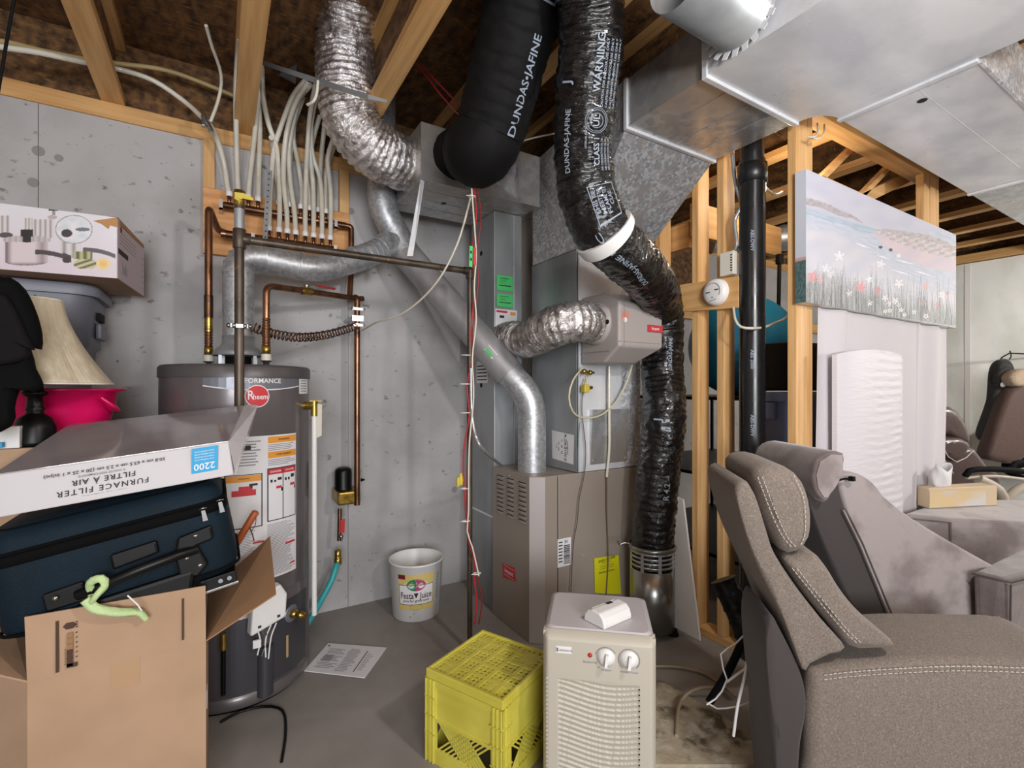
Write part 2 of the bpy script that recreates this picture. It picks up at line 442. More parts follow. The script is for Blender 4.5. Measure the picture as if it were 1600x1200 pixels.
# partition studs
def stud(x0, x1, y0, y1, z0, z1, lab, m='wz', name='wall_stud', grp='partition studs'):
    mb = MB(m); mb.box(x0, x1, y0, y1, z0, z1)
    return tag(mb.done(name, bevel=.003), lab, 'stud' if 'stud' in name else 'lumber', grp)
SX0, SX1 = 2.09, 2.178
stud(SX0, SX1, 1.86, 1.898, .04, 2.48, 'wooden stud half hidden behind the black foil duct')
stud(SX0, SX1, 1.612, 1.65, .04, 2.48, 'wooden stud just left of the smoke detector')
stud(SX0, SX1, 1.466, 1.504, .04, 2.48, 'wooden stud carrying the junction box, behind the black drain pipe')
stud(SX0, SX1, 1.122, 1.16, .04, 2.466, 'corner stud at the left edge of the painting')
stud(SX0, SX1, 2.3, 2.338, .04, 2.48, 'stud hidden in the dark behind the furnace')
stud(2.75, 2.788, 1.122, 1.21, .04, 1.9, 'short stud behind the white sheet, under the painting')
stud(3.40, 3.482, 1.122, 1.16, .04, 2.466, 'left board of the post rising above the right end of the painting')
stud(3.486, 3.572, 1.122, 1.16, .04, 2.466, 'middle board of the post rising above the right end of the painting')
stud(3.58, 3.618, 1.122, 1.21, .04, 2.466, 'end stud at the right edge of the white sheet')
stud(2.182, 2.22, 1.122, 1.21, .04, 2.466, 'second corner stud, half behind the left end of the painting')
stud(2.05, 2.178, 1.122, 2.84, 2.48, 2.518, 'lower top plate over the partition studs', 'wy', 'top_plate', 'partition plates')
stud(2.18, 3.62, 1.122, 1.21, 2.466, 2.504, 'lower top plate above the painting', 'wx', 'top_plate', 'partition plates')
stud(2.18, 3.62, 1.122, 1.21, 2.504, 2.554, 'upper top plate above the painting', 'wx', 'top_plate', 'partition plates')
stud(SX0, SX1, 1.122, 2.84, 0, .038, 'bottom plate of the partition on the floor beside the furnace', 'wy', 'bottom_plate', 'partition plates')
stud(2.18, 3.62, 1.122, 1.21, 0, .038, 'bottom plate of the partition behind the sofa', 'wx', 'bottom_plate', 'partition plates')
# closet framing seen between the studs
mb = MB('wx'); mb.prism([(2.185, 1.70, 2.07), (3.0, 1.70, 2.07), (3.0, 1.70, 2.25), (2.185, 1.70, 2.25)], (0, .038, 0))
tag(mb.done('header_board', bevel=.003), 'wide board spanning the closet behind the studs and black drain pipe', 'lumber')
mb = MB('wy'); mb.box(2.19, 2.228, 1.75, 2.83, 2.02, 2.16); tag(mb.done('ledger_board', bevel=.003), 'board running back to the concrete wall inside the closet', 'lumber')
mb = MB('wx'); mb.box(2.2, 6.2, 2.79, 2.828, 1.86, 1.95); tag(mb.done('ledger_board', bevel=.003), 'horizontal board along the closet back wall', 'lumber')
mb = MB('osb'); mb.box(2.24, 3.6, 2.74, 2.76, 1.98, 2.47); tag(mb.done('bulkhead_panel'), 'strand board panel high at the back of the closet', 'panel')
for i, (a, b, l) in enumerate((((1347, 218), (1285, 280), 'left diagonal brace above the painting'), ((1402, 250), (1347, 308), 'right diagonal brace above the painting'), ((1285, 278), (1352, 308), 'flat brace joining the two diagonals above the painting'),
                               ((1452, 262), (1350, 310), 'long beam rising to the paired studs above the painting'))):
    p = PY(*a, 1.25); q = PY(*b, 1.25); d = (q - p).normalized(); up = d.cross(V((0, 1, 0))).normalized()
    wdt = .03 if i == 3 else .014
    mb = MB('wx'); mb.prism([p - up * wdt, q - up * wdt, q + up * wdt, p + up * wdt], (0, .038, 0)); tag(mb.done('diagonal_brace', bevel=.002), l, 'brace', 'braces in the closet ceiling')
# bits of framing above closet: round metal duct
mb = MB('zinc')
pth = spline([(3.0, 2.2, 2.3), (3.35, 1.95, 2.3), (3.6, 1.62, 2.36), (3.75, 1.5, 2.4)], .03)
mb.tube(pth, lambda i, th: .085 + (.006 if i % 4 == 0 else 0), 28); tag(mb.done('round_duct'), 'shiny round metal duct in the closet above the painting', 'duct')
# cross board with detector
mb = MB('wy'); mb.prism([PX(1062, 445, 2.07), PX(1154, 431, 2.07), PX(1154, 481, 2.07), PX(1068, 487, 2.07)], (.019, 0, 0))
tag(mb.done('cross_board', bevel=.002), 'short horizontal board across two studs under the smoke detector', 'lumber')
c = PX(1120, 457, 2.069); t = thing('smoke_detector', c, 'round white smoke detector on the short cross board', 'smoke detector')
mb = MB('white'); mb.lathe([(0, .034), (.03, .034), (.05, .031), (.06, .024), (.064, .012), (.066, 0)], c, 40, (-1, 0, 0)); t = mb.done('housing', t)
mb = MB('greyink')
fn = onplane(c + V((-.0345, 0, 0)), (0, -1, 0), (0, 0, 1), .0004)
mb.tube([fn(.042 * math.cos(a * .1), .042 * math.sin(a * .1)) for a in range(-5, 25)], .0012, 5)
mb.done('rim_groove', t)
mb = MB('ink'); rect(mb, fn, -.036, -.014, -.004, .002); rect(mb, fn, .012, .034, .004, .01); rect(mb, fn, -.004, .002, -.03, -.024)
for q in range(5): rect(mb, fn, -.012 + q * .007, -.008 + q * .007, -.044 + q * .001, -.041 + q * .001)
mb.done('vent_slots', t)
# black ABS drain pipe
px_, py_ = 2.115, 1.335
t = thing('drain_pipe', (px_, py_, 0), 'thick glossy black plastic drain pipe standing in the partition', 'pipe')
mb = MB('abs'); mb.tube([V((px_, py_, 0)), V((px_, py_, 2.3))], .056, 40); mb.done('pipe', t)
mb = MB('abs'); mb.lathe([(.057, 0), (.064, .002), (.064, .085), (.057, .087)], (px_, py_, 2.195), 40); mb.done('coupling', t)
mb = MB('abs'); mb.tube([V((px_, py_, 2.27)), V((px_, py_, 2.56))], .05, 40); mb.done('upper_pipe', t)
mb = MB('print')
for s_, z_ in (('ABS-DWV', 1.92), ('ABS 2000', 1.38), ('ABS-DWV', 1.08)):
    th0 = math.radians(212)
    mb.text(s_, .022, lambda x, y, z_=z_: V((px_ + .0565 * math.cos(th0 + y / .056), py_ + .0565 * math.sin(th0 + y / .056), z_ - x)))
mb.done('pipe_print', t)
# junction box with flexible conduit
c = PX(1141, 413, 2.085)
t = thing('junction_box', c, 'beige metal electrical box on the stud above the smoke detector', 'electrical box')
mb = MB('offwhite'); mb.box(c.x - .03, c.x + .005, c.y - .036, c.y + .036, c.z - .055, c.z + .055); mb.done('cover', t, bevel=.003)
mb = MB('hole')
for q in range(7): mb.box(c.x - .0315, c.x - .03, c.y - .03, c.y - .022, c.z - .04 + q * .012, c.z - .034 + q * .012)
mb.done('slots', t)
mb = MB('galvdark')
pth = spline([c + V((-.01, -.03, .06)), PX(1151, 378, 2.07), PX(1148, 345, 2.07), PX(1158, 320, 2.08), PX(1149, 285, 2.09), PX(1144, 240, 2.1)], .004)
mb.tube(pth, lambda i, th: .008 + (.0012 if i % 2 else 0), 10); mb.done('conduit', t)
mb = MB('cable'); mb.tube(spline([PX(1146, 481, 2.06), PX(1149, 500, 2.0), PX(1158, 511, 2.0), PX(1175, 513, 2.02), PX(1195, 511, 2.15), PX(1215, 503, 2.3), PX(1229, 495, 2.35), PX(1236, 470, 2.3), PX(1234, 420, 2.25)], .02), .006, 8)
tag(mb.done('electrical_cable'), 'white electrical cable looping behind the black drain pipe in front of the blue ball', 'cable')
mb = MB('cable'); 
mb.tube(spline([PY(1277, 193, 1.1), PY(1278, 206, 1.08), PY(1272, 214, 1.06), PY(1262, 214, 1.08)], .01), .004, 8); mb.tube(spline([PY(1288, 195, 1.1), PY(1287, 208, 1.08), PY(1279, 217, 1.06), PY(1266, 215, 1.08)], .01), .004, 8)
tag(mb.done('electrical_cable'), 'looped white cable hanging from the duct beside the corner stud', 'cable')
mb = MB('cable'); mb.tube(spline([PX(1195, 292, 2.2), PX(1206, 302, 2.25), PX(1215, 304, 2.3), PX(1222, 300, 2.4)], .02), .006, 8)
tag(mb.done('electrical_cable'), 'short bent white cable end right of the drain pipe top', 'cable')
# closet contents
t = thing('storage_shelf', (2.95, 2.1, 0), 'black post shelving unit in the dark closet', 'shelf')
for (a, b) in ((2.55, 1.55), (3.55, 1.55), (2.55, 2.6), (3.55, 2.6)):
    mb = MB('black'); mb.cyl((a, b, 0), (a, b, 1.2), .014, 10); mb.done('post', t)
for z in (.25, .72, 1.18):
    mb = MB('black'); mb.box(2.5, 3.6, 1.5, 2.65, z, z + .02); mb.done('shelf', t, bevel=.003)
c = V((2.74, 1.80, 1.2)); mb = MB('ball'); mb.ball(c + V((0, 0, .308)), .308, 48); mb.lathe([(0, -.004), (.008, -.002), (.01, .004)], c + V((-.22, -.2, .31)), 10, (-1, -1, 0))
tag(mb.done('exercise_ball'), 'large blue exercise ball behind the studs and drain pipe', 'ball')
t = thing('hanging_rod', PY(1216, 400, 1.6), 'black clamp rod standing above the blue ball', 'rod')
a = PY(1215, 466, 1.62); b = PY(1218, 400, 1.62)
mb = MB('black'); mb.cyl(a - V((0, 0, .4)), b, .011, 10); mb.done('rod', t)
mb = MB('black'); mb.box(b.x - .02, b.x + .02, b.y - .015, b.y + .015, b.z - .05, b.z + .01); mb.done('clamp', t, bevel=.004)
def tote(name, x0, x1, y0, y1, z0, z1, m, ml, lab, cat='tote', grp=None, taper=.04, handle=True):
    t = thing(name, ((x0 + x1) / 2, (y0 + y1) / 2, z0), lab, cat, grp)
    def rr(x0, x1, y0, y1, z, r, n=6):
        out = []
        for cx, cy, a0 in ((x1 - r, y1 - r, 0), (x0 + r, y1 - r, 90), (x0 + r, y0 + r, 180), (x1 - r, y0 + r, 270)):
            for k in range(n + 1):
                a = math.radians(a0 + 90 * k / n); out.append(V((cx + r * math.cos(a), cy + r * math.sin(a), z)))
        return out
    def loft(mb, rings, cap0=True, cap1=True):
        n = len(rings[0]); vs = [p for r in rings for p in r]
        mb.add(vs, [(i * n + k, i * n + (k + 1) % n, (i + 1) * n + (k + 1) % n, (i + 1) * n + k) for i in range(len(rings) - 1) for k in range(n)], True)
        if cap0: mb.add(rings[0], [tuple(range(n))[::-1]])
        if cap1: mb.add(rings[-1], [tuple(range(n))])
    mb = MB(m); r = .07; H = z1 - z0 - .03; k = lambda q: taper * (1 - q)
    R = [rr(x0 + k(q), x1 - k(q), y0 + k(q), y1 - k(q), z0 + H * q, r) for q in (0, .05, .6)]
    o = .012
    R += [rr(x0 + k(.6) - o, x1 - k(.6) + o, y0 + k(.6) - o, y1 - k(.6) + o, z0 + H * .62, r), rr(x0 + k(.9) - o, x1 - k(.9) + o, y0 + k(.9) - o, y1 - k(.9) + o, z0 + H * .97, r)]
    loft(mb, R); mb.done('body', t)
    if handle:
        mb = MB('hole'); ym = (y0 + y1) / 2; mb.box(x1 - .002, x1 + .014, ym - .05, ym + .05, z0 + H * .82, z0 + H * .88); mb.done('handle_slot', t)
        mb = MB(m); mb.box(x1 + .0, x1 + .022, ym - .06, ym + .06, z0 + H * .68, z0 + H * .8); mb.done('handle', t, bevel=.01)
    mb = MB(ml); o = .025
    R = [rr(x0 - o, x1 + o, y0 - o, y1 + o, z0 + H * .97, r + .01), rr(x0 - o - .004, x1 + o + .004, y0 - o - .004, y1 + o + .004, z0 + H + .012, r + .01), rr(x0 - o, x1 + o, y0 - o, y1 + o, z1 - .006, r + .01),
         rr(x0 + .02, x1 - .02, y0 + .02, y1 - .02, z1 - .004, r), rr(x0 + .05, x1 - .05, y0 + .05, y1 - .05, z1 - .004, r)]
    loft(mb, R); mb.done('lid', t)
    return t
tote('storage_tote', 2.3, 2.86, 1.23, 1.45, 0, .58, 'bluetote', 'bluetote', 'lower blue storage tote hidden on the closet floor', grp='blue totes in the closet')
tote('storage_tote', 2.3, 2.86, 1.23, 1.45, .585, 1.235, 'bluetote', 'bluetote', 'blue grey storage tote with latch between drain pipe and corner stud', grp='blue totes in the closet')
mb = MB('black'); mb.box(2.29, 2.87, 1.23, 1.46, 1.237, 1.47); tag(mb.done('black_box', bevel=.015), 'black box on the blue grey tote under the blue ball', 'box')
mb = MB('bluetote'); p = PX(1201, 640, 2.27); mb.box(2.262, 2.29, p.y - .03, p.y + .03, 1.1, 1.18); 
tag(mb.done('tote_latch', bevel=.006), 'grey blue latch clipped on the front of the closet tote', 'latch')

# ================================================================== DUCTWORK
def sheet(pts, off): return pts, off
# main trunk
t = thing('supply_main', (1.78, 2.13, .822), 'galvanised supply plenum rising from the furnace into the duct over the drain pipe', 'duct')
ZB = 2.345; ZT = 2.55; tm = t
mb = MB('galv'); mb.box(1.465, 2.038, 1.10, 1.485, ZB, ZT - .004)
for k in range(1, 4):
    x = 1.465 + .573 * k / 4; mb.box(x - .0015, x + .0015, 1.11, 1.47, ZB - .002, ZB)
mb.done('cross_duct', t, bevel=.004)
mb = MB('galvlight'); mb.box(1.455, 2.048, 1.087, 1.109, ZB - .012, ZT - .003); mb.done('drive_cleat', t, bevel=.003)
mb = MB('galvlight'); mb.box(1.455, 2.048, 1.474, 1.494, ZB - .012, ZT - .003); mb.done('drive_cleat', t, bevel=.003)
mb = MB('galvlight')
arc = [V((2.04, 1.087, ZB))] + [V((2.155 - .10 * math.sin(a) * 0 - .115 * math.cos(a), 1.087 - .098 * math.sin(a), ZB)) for a in [k * PI / 16 for k in range(1, 9)]]
poly = [V((1.46, .20, ZB)), V((1.46, 1.087, ZB))] + arc + [V((2.155, .989, ZB)), V((2.165, .2, ZB))]
mb.prism(poly, (0, 0, .2)); mb.done('corner_duct', t)
mb = MB('galvspangle'); poly = [V((1.465, 1.49, ZB - .004)), V((2.038, 1.49, ZB - .004)), V((2.005, 1.925, 1.957)), V((1.557, 1.925, 1.957))]
mb.prism(poly, (0, .0, .0)); mb.add(poly + [V((1.465, 1.49, ZT)), V((2.038, 1.49, ZT)), V((2.005, 2.33, ZT)), V((1.557, 2.33, ZT)), V((2.005, 2.33, 1.957)), V((1.557, 2.33, 1.957))],
    [(0, 1, 2, 3), (4, 5, 6, 7), (0, 4, 5, 1), (1, 5, 6, 8, 2), (0, 3, 9, 7, 4), (2, 8, 9, 3), (6, 7, 9, 8)]); mb.done('transition', t)
t2 = thing('supply_duct', (3.5, .78, 2.345), 'long bright galvanised duct running to the right over the sofa', 'duct')
mb = MB('galvlight'); mb.box(2.17, 3.62, .575, .989, ZB, ZT)
mb.box(2.2, 3.61, .74, .742, ZB - .0008, ZB)
mb.done('duct_section', t2, bevel=.004)
mb = MB('galv'); mb.box(3.625, 6.2, .575, .989, ZB + .0, ZT); mb.done('duct_section', t2, bevel=.004)
for x in (2.168, 3.62):
    mb = MB('galvlight'); mb.box(x - .012, x + .012, .568, .996, ZB - .009, ZT - .002); mb.done('drive_cleat', t2, bevel=.002)
mb = MB('galvspangle'); mb.box(2.19, 3.6, .565, .574, ZB - .004, ZT + .0); mb.done('side_flange', t2)
p = PZ(1441, 157, ZB); mb = MB('hole'); mb.cyl((p.x, p.y, ZB - .0015), (p.x, p.y, ZB), .016, 20); mb.done('test_hole', t2)
# round collar take-off on trunk's left side with jagged tabs
t = thing('duct_collar', (1.455, .75, 2.45), 'dark round branch collar with crimped tabs at the top of the supply duct', 'duct collar')
mb = MB('galvdark'); c0 = V((1.44, .95, 2.46)); mb.lathe([(.105, -.3), (.108, 0), (.118, .006)], c0, 36, (1, 0, 0), False); mb.done('collar', t, solid=.002)
mb = MB('galvlight')
for k in range(22):
    a = 2 * PI * k / 22; u_ = V((0, math.cos(a), math.sin(a))); w_ = V((0, -math.sin(a), math.cos(a)))
    mb.prism([c0 + u_ * .105 - w_ * .012, c0 + u_ * .105 + w_ * .012, c0 + u_ * .135 + w_ * .009 + V((-.006, 0, 0)), c0 + u_ * .135 - w_ * .009 + V((-.006, 0, 0))], (.002, 0, 0))
mb.done('crimped_tabs', t)

# supply plenum on the furnace
t = tm
mb = MB('galvdark'); mb.box(1.557, 1.562, 1.93, 2.345, .822, 1.96); mb.box(1.557, 2.005, 2.34, 2.345, .822, 1.96); mb.box(2.0, 2.005, 1.93, 2.345, .822, 1.96); mb.done('side_sheet', t)
mb = MB('galvlight'); mb.box(1.562, 1.86, 1.925, 1.93, .822, 1.957); mb.box(1.562, 1.567, 1.917, 1.93, .822, 1.957); mb.use('galvspangle').box(1.86, 2.005, 1.926, 1.93, .822, 1.957)
fnp = onplane((1.56, 1.925, 0), (1, 0, 0), (0, 0, 1), .001)
mb.done('front_sheet', t)
a = PY(921, 640, 1.925); b = PY(978, 720, 1.925)
mb = MB('galv'); mb.add([V((a.x, 1.9, a.z)), V((b.x, 1.9, a.z + .0)), V((b.x, 1.918, b.z)), V((a.x, 1.918, b.z)), V((a.x, 1.925, a.z)), V((b.x, 1.925, a.z)), V((b.x, 1.925, b.z)), V((a.x, 1.925, b.z))],
                [(0, 1, 2, 3), (0, 4, 5, 1), (1, 5, 6, 2), (3, 2, 6, 7), (0, 3, 7, 4)])
for sx in (a.x + .015, b.x - .015): mb.use('screwm').ball((sx, 1.915, b.z + .02), .005, 8)
mb.done('access_panel', t, bevel=.004)
# label on the left sheet, printed sideways
mb = MB('paper'); q = [PX(862, 672, 1.5555), PX(897, 680, 1.5555), PX(896, 726, 1.5555), PX(863, 716, 1.5555)]; mb.poly(q)
mb.use('ink'); o_ = (q[0] + q[2]) / 2
fl = onplane(o_ + V((-.0012, 0, 0)), (0, 0, -1), (0, -1, 0), 0); 
for dy, s_, sz in ((.045, 'PITTSBURG', .014), (.028, 'S-W15-AC-R', .026), (-.002, '24.   20   17', .016), (-.03, '005   102', .012), (-.048, 'HI 1', .012)): mb.text(s_, sz, lambda x, y, dy=dy: fl(-x, y + dy))
mb.done('size_label', t)

# return air: box and drop
t = thing('return_duct', (1.38, 2.5, 0), 'galvanised return air duct behind the furnace, its top box joining silver and black ducts', 'duct')
tr = t
mb = MB('galvdark'); mb.box(1.32, 1.50, 2.36, 2.645, .0, 2.243)
mb.box(1.305, 1.32, 2.5, 2.66, .40, .62) if False else None
mb.use('galvlight').box(1.318, 1.321, 2.357, 2.360, .01, 2.24); mb.box(1.445, 1.448, 2.3565, 2.36, .01, 2.24)
p = PX(738, 792, 1.32); mb.use('galvlight').box(1.314, 1.32, 2.365, 2.64, p.z - .008, p.z + .004)
mb.use('hole')
for (hx, hy) in ((752, 396), (752, 602), (752, 245)):
    p = PX(hx, hy, 1.32); mb.cyl((1.3185, p.y, p.z), (1.32, p.y, p.z), .014, 16)
mb.done('drop', t, bevel=.002)
mb = MB('greentag'); fq = onplane((1.321, 2.356, 0), (1, 0, 0), (0, 0, 1), .001)
for (a, b) in (((776, 429), (801, 456)), ((776, 458), (801, 481))):
    p = PY(*a, 2.356); q = PY(*b, 2.356); mb.use('greentag').box(p.x, q.x, 2.3545, 2.3555, q.z, p.z)
    w_ = q.x - p.x; h_ = p.z - q.z; mb.use('ink').box(p.x + w_ * .2, q.x - w_ * .25, 2.354, 2.3545, q.z + h_ * .78, q.z + h_ * .82); mb.box(p.x + w_ * .15, q.x - w_ * .1, 2.354, 2.3545, q.z + h_ * .3, q.z + h_ * .37)
    for r_ in (.5, .58, .66): mb.box(p.x + w_ * .2, q.x - w_ * .4, 2.354, 2.3545, q.z + h_ * r_, q.z + h_ * (r_ + .015))
mb.done('green_tags', t)
p = PY(773, 482, 2.356); mb = MB('paper'); mb.box(p.x + .003, 1.465, 2.3545, 2.3555, p.z - .1, p.z); mb.use('redink').box(p.x + .01, 1.40, 2.354, 2.3545, p.z - .02, p.z - .008); mb.use('orange').box(1.42, 1.455, 2.354, 2.3545, p.z - .03, p.z - .012)
mb.use('ink').box(1.35, 1.38, 2.354, 2.3545, p.z - .05, p.z - .035); mb.done('red_white_label', t)
p = PX(745, 565, 1.32); q = PX(762, 598, 1.32); mb = MB('paper'); mb.box(1.3185, 1.3195, q.y, p.y, q.z, p.z)
mb.use('ink')
for k in range(5): mb.box(1.318, 1.3185, q.y + .008, p.y - .008, q.z + .015 + k * .02, q.z + .022 + k * .02)
mb.done('paper_label', t)
t = tr
mb = MB('galv'); mb.box(.825, 1.51, 2.19, 2.645, 2.245, 2.52)
for k in range(1, 4):
    y = 2.19 + .455 * k / 4; mb.box(.83, 1.5, y - .0015, y + .0015, 2.243, 2.245)
p = PZ(693, 318, 2.245); mb.use('hole').cyl((p.x, p.y, 2.2435), (p.x, p.y, 2.245), .015, 18)
mb.done('box', t, bevel=.003)
mb = MB('galvlight'); mb.prism([PZ(657, 280, 2.24), PZ(663, 283, 2.24), PD(645, 400, 2.35), PD(636, 400, 2.35)], (.002, .002, 0)); 
tag(mb.done('hanger_strap'), 'pale metal hanger strap running down from the return box to the gas pipe', 'strap')
mb = MB('galv'); mb.prism([PD(770, 276, 2.2), PD(808, 255, 2.1), PD(812, 310, 2.15), PD(800, 306, 2.2)], (.01, .02, 0)); tag(mb.done('sheet_offcut'), 'bluish sheet metal flange beside the black elbow', 'sheet metal')

# ------------------------------------------------------------------ flexible ducts
def flex(name, pts, R, lab, m, rib=.02, ribh=.006, crum=.006, n=56, step=.006, sub=None):
    path = spline(pts, step); 
    L_ = [0]
    for i in range(1, len(path)): L_.append(L_[-1] + (path[i] - path[i - 1]).length)
    ph = random.random() * 50
    Rf = R if callable(R) else (lambda u: R)
    def rf(i, th):
        s_ = L_[i]; q = (s_ + rib * .5 * math.sin(th) * .4 + th / (2 * PI) * rib) / rib
        a = ribh * (abs(math.sin(PI * q)) - .5)
        nz = noise.noise(V((math.cos(th) * 2.2, math.sin(th) * 2.2, s_ * 22 + ph))) + .6 * noise.noise(V((math.cos(th) * 6, math.sin(th) * 6, s_ * 60 + ph)))
        return Rf(s_ / L_[-1]) + a + crum * nz
    mb = MB(m); mb.tube(path, rf, n); t = thing(name, path[-1], lab, 'duct')
    mb.done('duct_sleeve', t); return t, path
silv, sp = flex('flexible_duct', [PD(548, -60, 2.0), PD(546, 0, 2.1), PD(540, 66, 2.19), PD(541, 130, 2.2), PD(548, 185, 2.22), PD(575, 225, 2.28), PD(612, 248, 2.38), V((.84, 2.42, 2.405))], .124, 'large crumpled silver foil duct curving down from the ceiling', 'foil', .024, .012, .008)
bl1, bp1 = flex('flexible_duct', [V((1.0, 2.2, 2.40)), V((1.02, 2.06, 2.385)), PD(748, 236, 2.0), PD(768, 200, 1.95), PD(786, 130, 1.88), PD(803, 66, 1.82), PD(820, -10, 1.75), PD(834, -80, 1.7)], lambda u: .118 + .022 * min(1, u * 3), 'smooth black insulated duct with DUNDAS-JAFINE lettering', 'blackfilm2', .05, .003, .005)
bl2, bp2 = flex('flexible_duct', [PD(920, -60, 1.55), PD(924, 0, 1.62), PD(924, 66, 1.68), PD(915, 160, 1.76), PD(911, 240, 1.82), PD(920, 310, 1.86), PD(944, 365, 1.88), PD(984, 404, 2.02), PD(1020, 448, 2.26), V((1.975, 1.745, 1.62)), V((1.978, 1.745, 1.34)), PD(1038, 650, 2.44), PD(1030, 720, 2.45), PD(1023, 800, 2.46), V((1.908, 1.75, .43)), V((1.908, 1.75, .34))],
                lambda u: .112 - .008 * min(1, u * 2), 'long wrinkled black foil duct winding down into the metal bucket', 'blackfilm', 0.03, .004, .009)
byp, yp = flex('flexible_duct', [V((1.6, 1.80, 1.565)), V((1.54, 1.80, 1.565)), PD(898, 502, 2.18), PD(862, 512, 2.22), V((1.375, 2.1, 1.50)), V((1.375, 2.22, 1.52)), V((1.385, 2.362, 1.525))], .088, 'short silver foil bypass duct between return drop and humidifier', 'foil', .019, .012, .005, 48, .005)
# duct band + lettering
def band(path, i, w, r, m, parent, name):
    fr = frames(path); mb = MB(m); p, tt, a, b = fr[i]
    vs = spline([path[i - w], path[i], path[i + w]], .006); mb.tube(vs, r, 40); return mb.done(name, parent)
k = min(range(len(bp2)), key=lambda i: (bp2[i] - PD(945, 366, 1.88)).length)
band(bp2, k, 3, .122, 'white', bl2, 'white_tape_band')
def ductmap(path, R, th0):
    fr = frames(path); L_ = [0]
    for i in range(1, len(path)): L_.append(L_[-1] + (path[i] - path[i - 1]).length)
    def fn(s_, a_):
        s_ = max(0, min(L_[-1] - 1e-6, s_))
        lo, hi = 0, len(L_) - 1
        while hi - lo > 1:
            md = (lo + hi) // 2
            if L_[md] <= s_: lo = md
            else: hi = md
        f = (s_ - L_[lo]) / max(1e-9, L_[hi] - L_[lo]); p = fr[lo][0].lerp(fr[hi][0], f); a = fr[lo][2].lerp(fr[hi][2], f); b = fr[lo][3].lerp(fr[hi][3], f)
        # angle zero faces the camera
        tc = (CO - p); ang = math.atan2(tc.dot(b), tc.dot(a)); th = ang + th0 + a_ / R
        return p + (a * math.cos(th) + b * math.sin(th)) * R
    return fn, L_
fn, L_ = ductmap(bp1, .1435, 0)
def near(path, p, L_): 
    return L_[min(range(len(path)), key=lambda i: (path[i] - p).length)]
s0 = near(bp1, PD(790, 118, 1.87), L_)
mb = MB('print'); 
sg = 1
mb.text('DUNDAS•JAFINE', .062, lambda x, y: fn(s0 - .02 + x * .72, sg * (.085 - y * .75)))
plabel(mb.done('duct_lettering', bl1), 'pale blue lettering printed along the black duct'); mb = MB('print'); s1 = s0 + .27
for (x0, x1, y0, y1) in ((-.035, .035, .07, .078), (-.035, .035, .122, .13), (-.035, -.028, .07, .13), (.028, .035, .07, .13)): mb.add([fn(s1 + x, sg * y) for x, y in ((x0, y0), (x1, y0), (x1, y1), (x0, y1))], [(0, 1, 2, 3)])
mb.text('J', .07, lambda x, y: fn(s1 + x, sg * (.1 - y)))
mb.done('duct_emblem', bl1)
fn2, L2 = ductmap(bp2, .1205, 0)
mb = MB('print')
def dtext(txt, px, d, off, size, sc=1.): 
    s_ = near(bp2, PD(px[0], px[1], d), L2); mb.text(txt, size, lambda x, y: fn2(s_ - x, -(off - y * sc)))
sg2 = 1
dtext('WARNING', (922, 105, ), 1.70, .035, .036)
for k in range(4): dtext('CAUTION FOR INDOOR USE ONLY', (922, 120), 1.70, .058 + k * .018, .013)
dtext('J', (917, 135), 1.72, -.075, .05); dtext('DUNDAS-JAFINE', (912, 225), 1.8, -.06, .028); dtext('CLASS 1', (913, 245), 1.82, .05, .03)
for k in range(3): dtext('AIR CONNECTOR UL 181', (913, 250), 1.82, .07 + k * .015, .011)
dtext('LISTED AIR DUCT', (912, 222), 1.8, .01, .009)
mb.done('warning_print', bl2); mb = MB('print'); s_ = near(bp2, PD(912, 195, 1.79), L2)
for r_ in (.042, .036, .024): 
    mb.tube([fn2(s_ + r_ * math.cos(a * PI / 16), -.045 + r_ * math.sin(a * PI / 16)) for a in range(33)], .0012, 4)
dtext('UL', (912, 195), 1.79, .045, .034)
mb.done('round_mark', bl2); mb = MB('print'); s_ = near(bp2, PD(928, 325, 1.86), L2)
for (x0, x1, y0, y1) in ((-.07, .07, .0, .003), (-.07, .07, .1, .103), (-.07, -.067, .0, .1), (.067, .07, .0, .1)): mb.add([fn2(s_ + x, -y) for x, y in ((x0, y0), (x1, y0), (x1, y1), (x0, y1))], [(0, 1, 2, 3)])
for k, tx in enumerate(('THIS TUBE', 'MEETS THE', 'FLAME TEST', 'CLASS 1')): dtext(tx, (928, 325), 1.86, .02 + k * .021, .022)
mb.done('boxed_print', bl2); mb = MB('print'); dtext('J', (1012, 655), 2.44, -.03, .05)
dtext('DUNDAS-JAFINE', (1040, 560), 2.5, .04, .026); dtext('DUNDAS-JAFINE INC', (972, 425), 1.92, -.02, .03); dtext('R 4.2', (1030, 760), 2.45, .05, .04)
plabel(mb.done('duct_lettering', bl2), 'blue white printing on the black foil duct')
# ================================================================== WATER HEATER
HX, HY, HR, HT = .0757, 2.409, .282, 1.343
t = thing('water_heater', (HX, HY, 0), 'grey cylindrical gas water heater with a round red badge', 'water heater')
mb = MB('heater'); mb.lathe([(HR - .004, .015), (HR, .02), (HR, .06), (HR - .003, .062), (HR - .003, .066), (HR, .068), (HR, .42), (HR - .002, .422), (HR - .002, .426), (HR, .428), (HR, HT - .052)], (HX, HY, 0), 96); mb.done('tank_jacket', t)
mb = MB('heatertop'); mb.lathe([(HR + .005, HT - .052), (HR + .005, HT - .012), (HR - .004, HT - .002), (HR - .03, HT), (.001, HT)], (HX, HY, 0), 96); mb.done('top_cap', t)
mb = MB('mattblack'); mb.lathe([(HR - .02, 0), (HR - .02, .02)], (HX, HY, 0), 64); mb.done('base_ring', t)
A0 = math.atan2(-HY, -HX)                                      # facing the camera
def hc(x, z, e=.001):                                          # x = arc length to the viewer's right
    a = A0 + x / HR; return V((HX + (HR + e) * math.cos(a), HY + (HR + e) * math.sin(a), z))
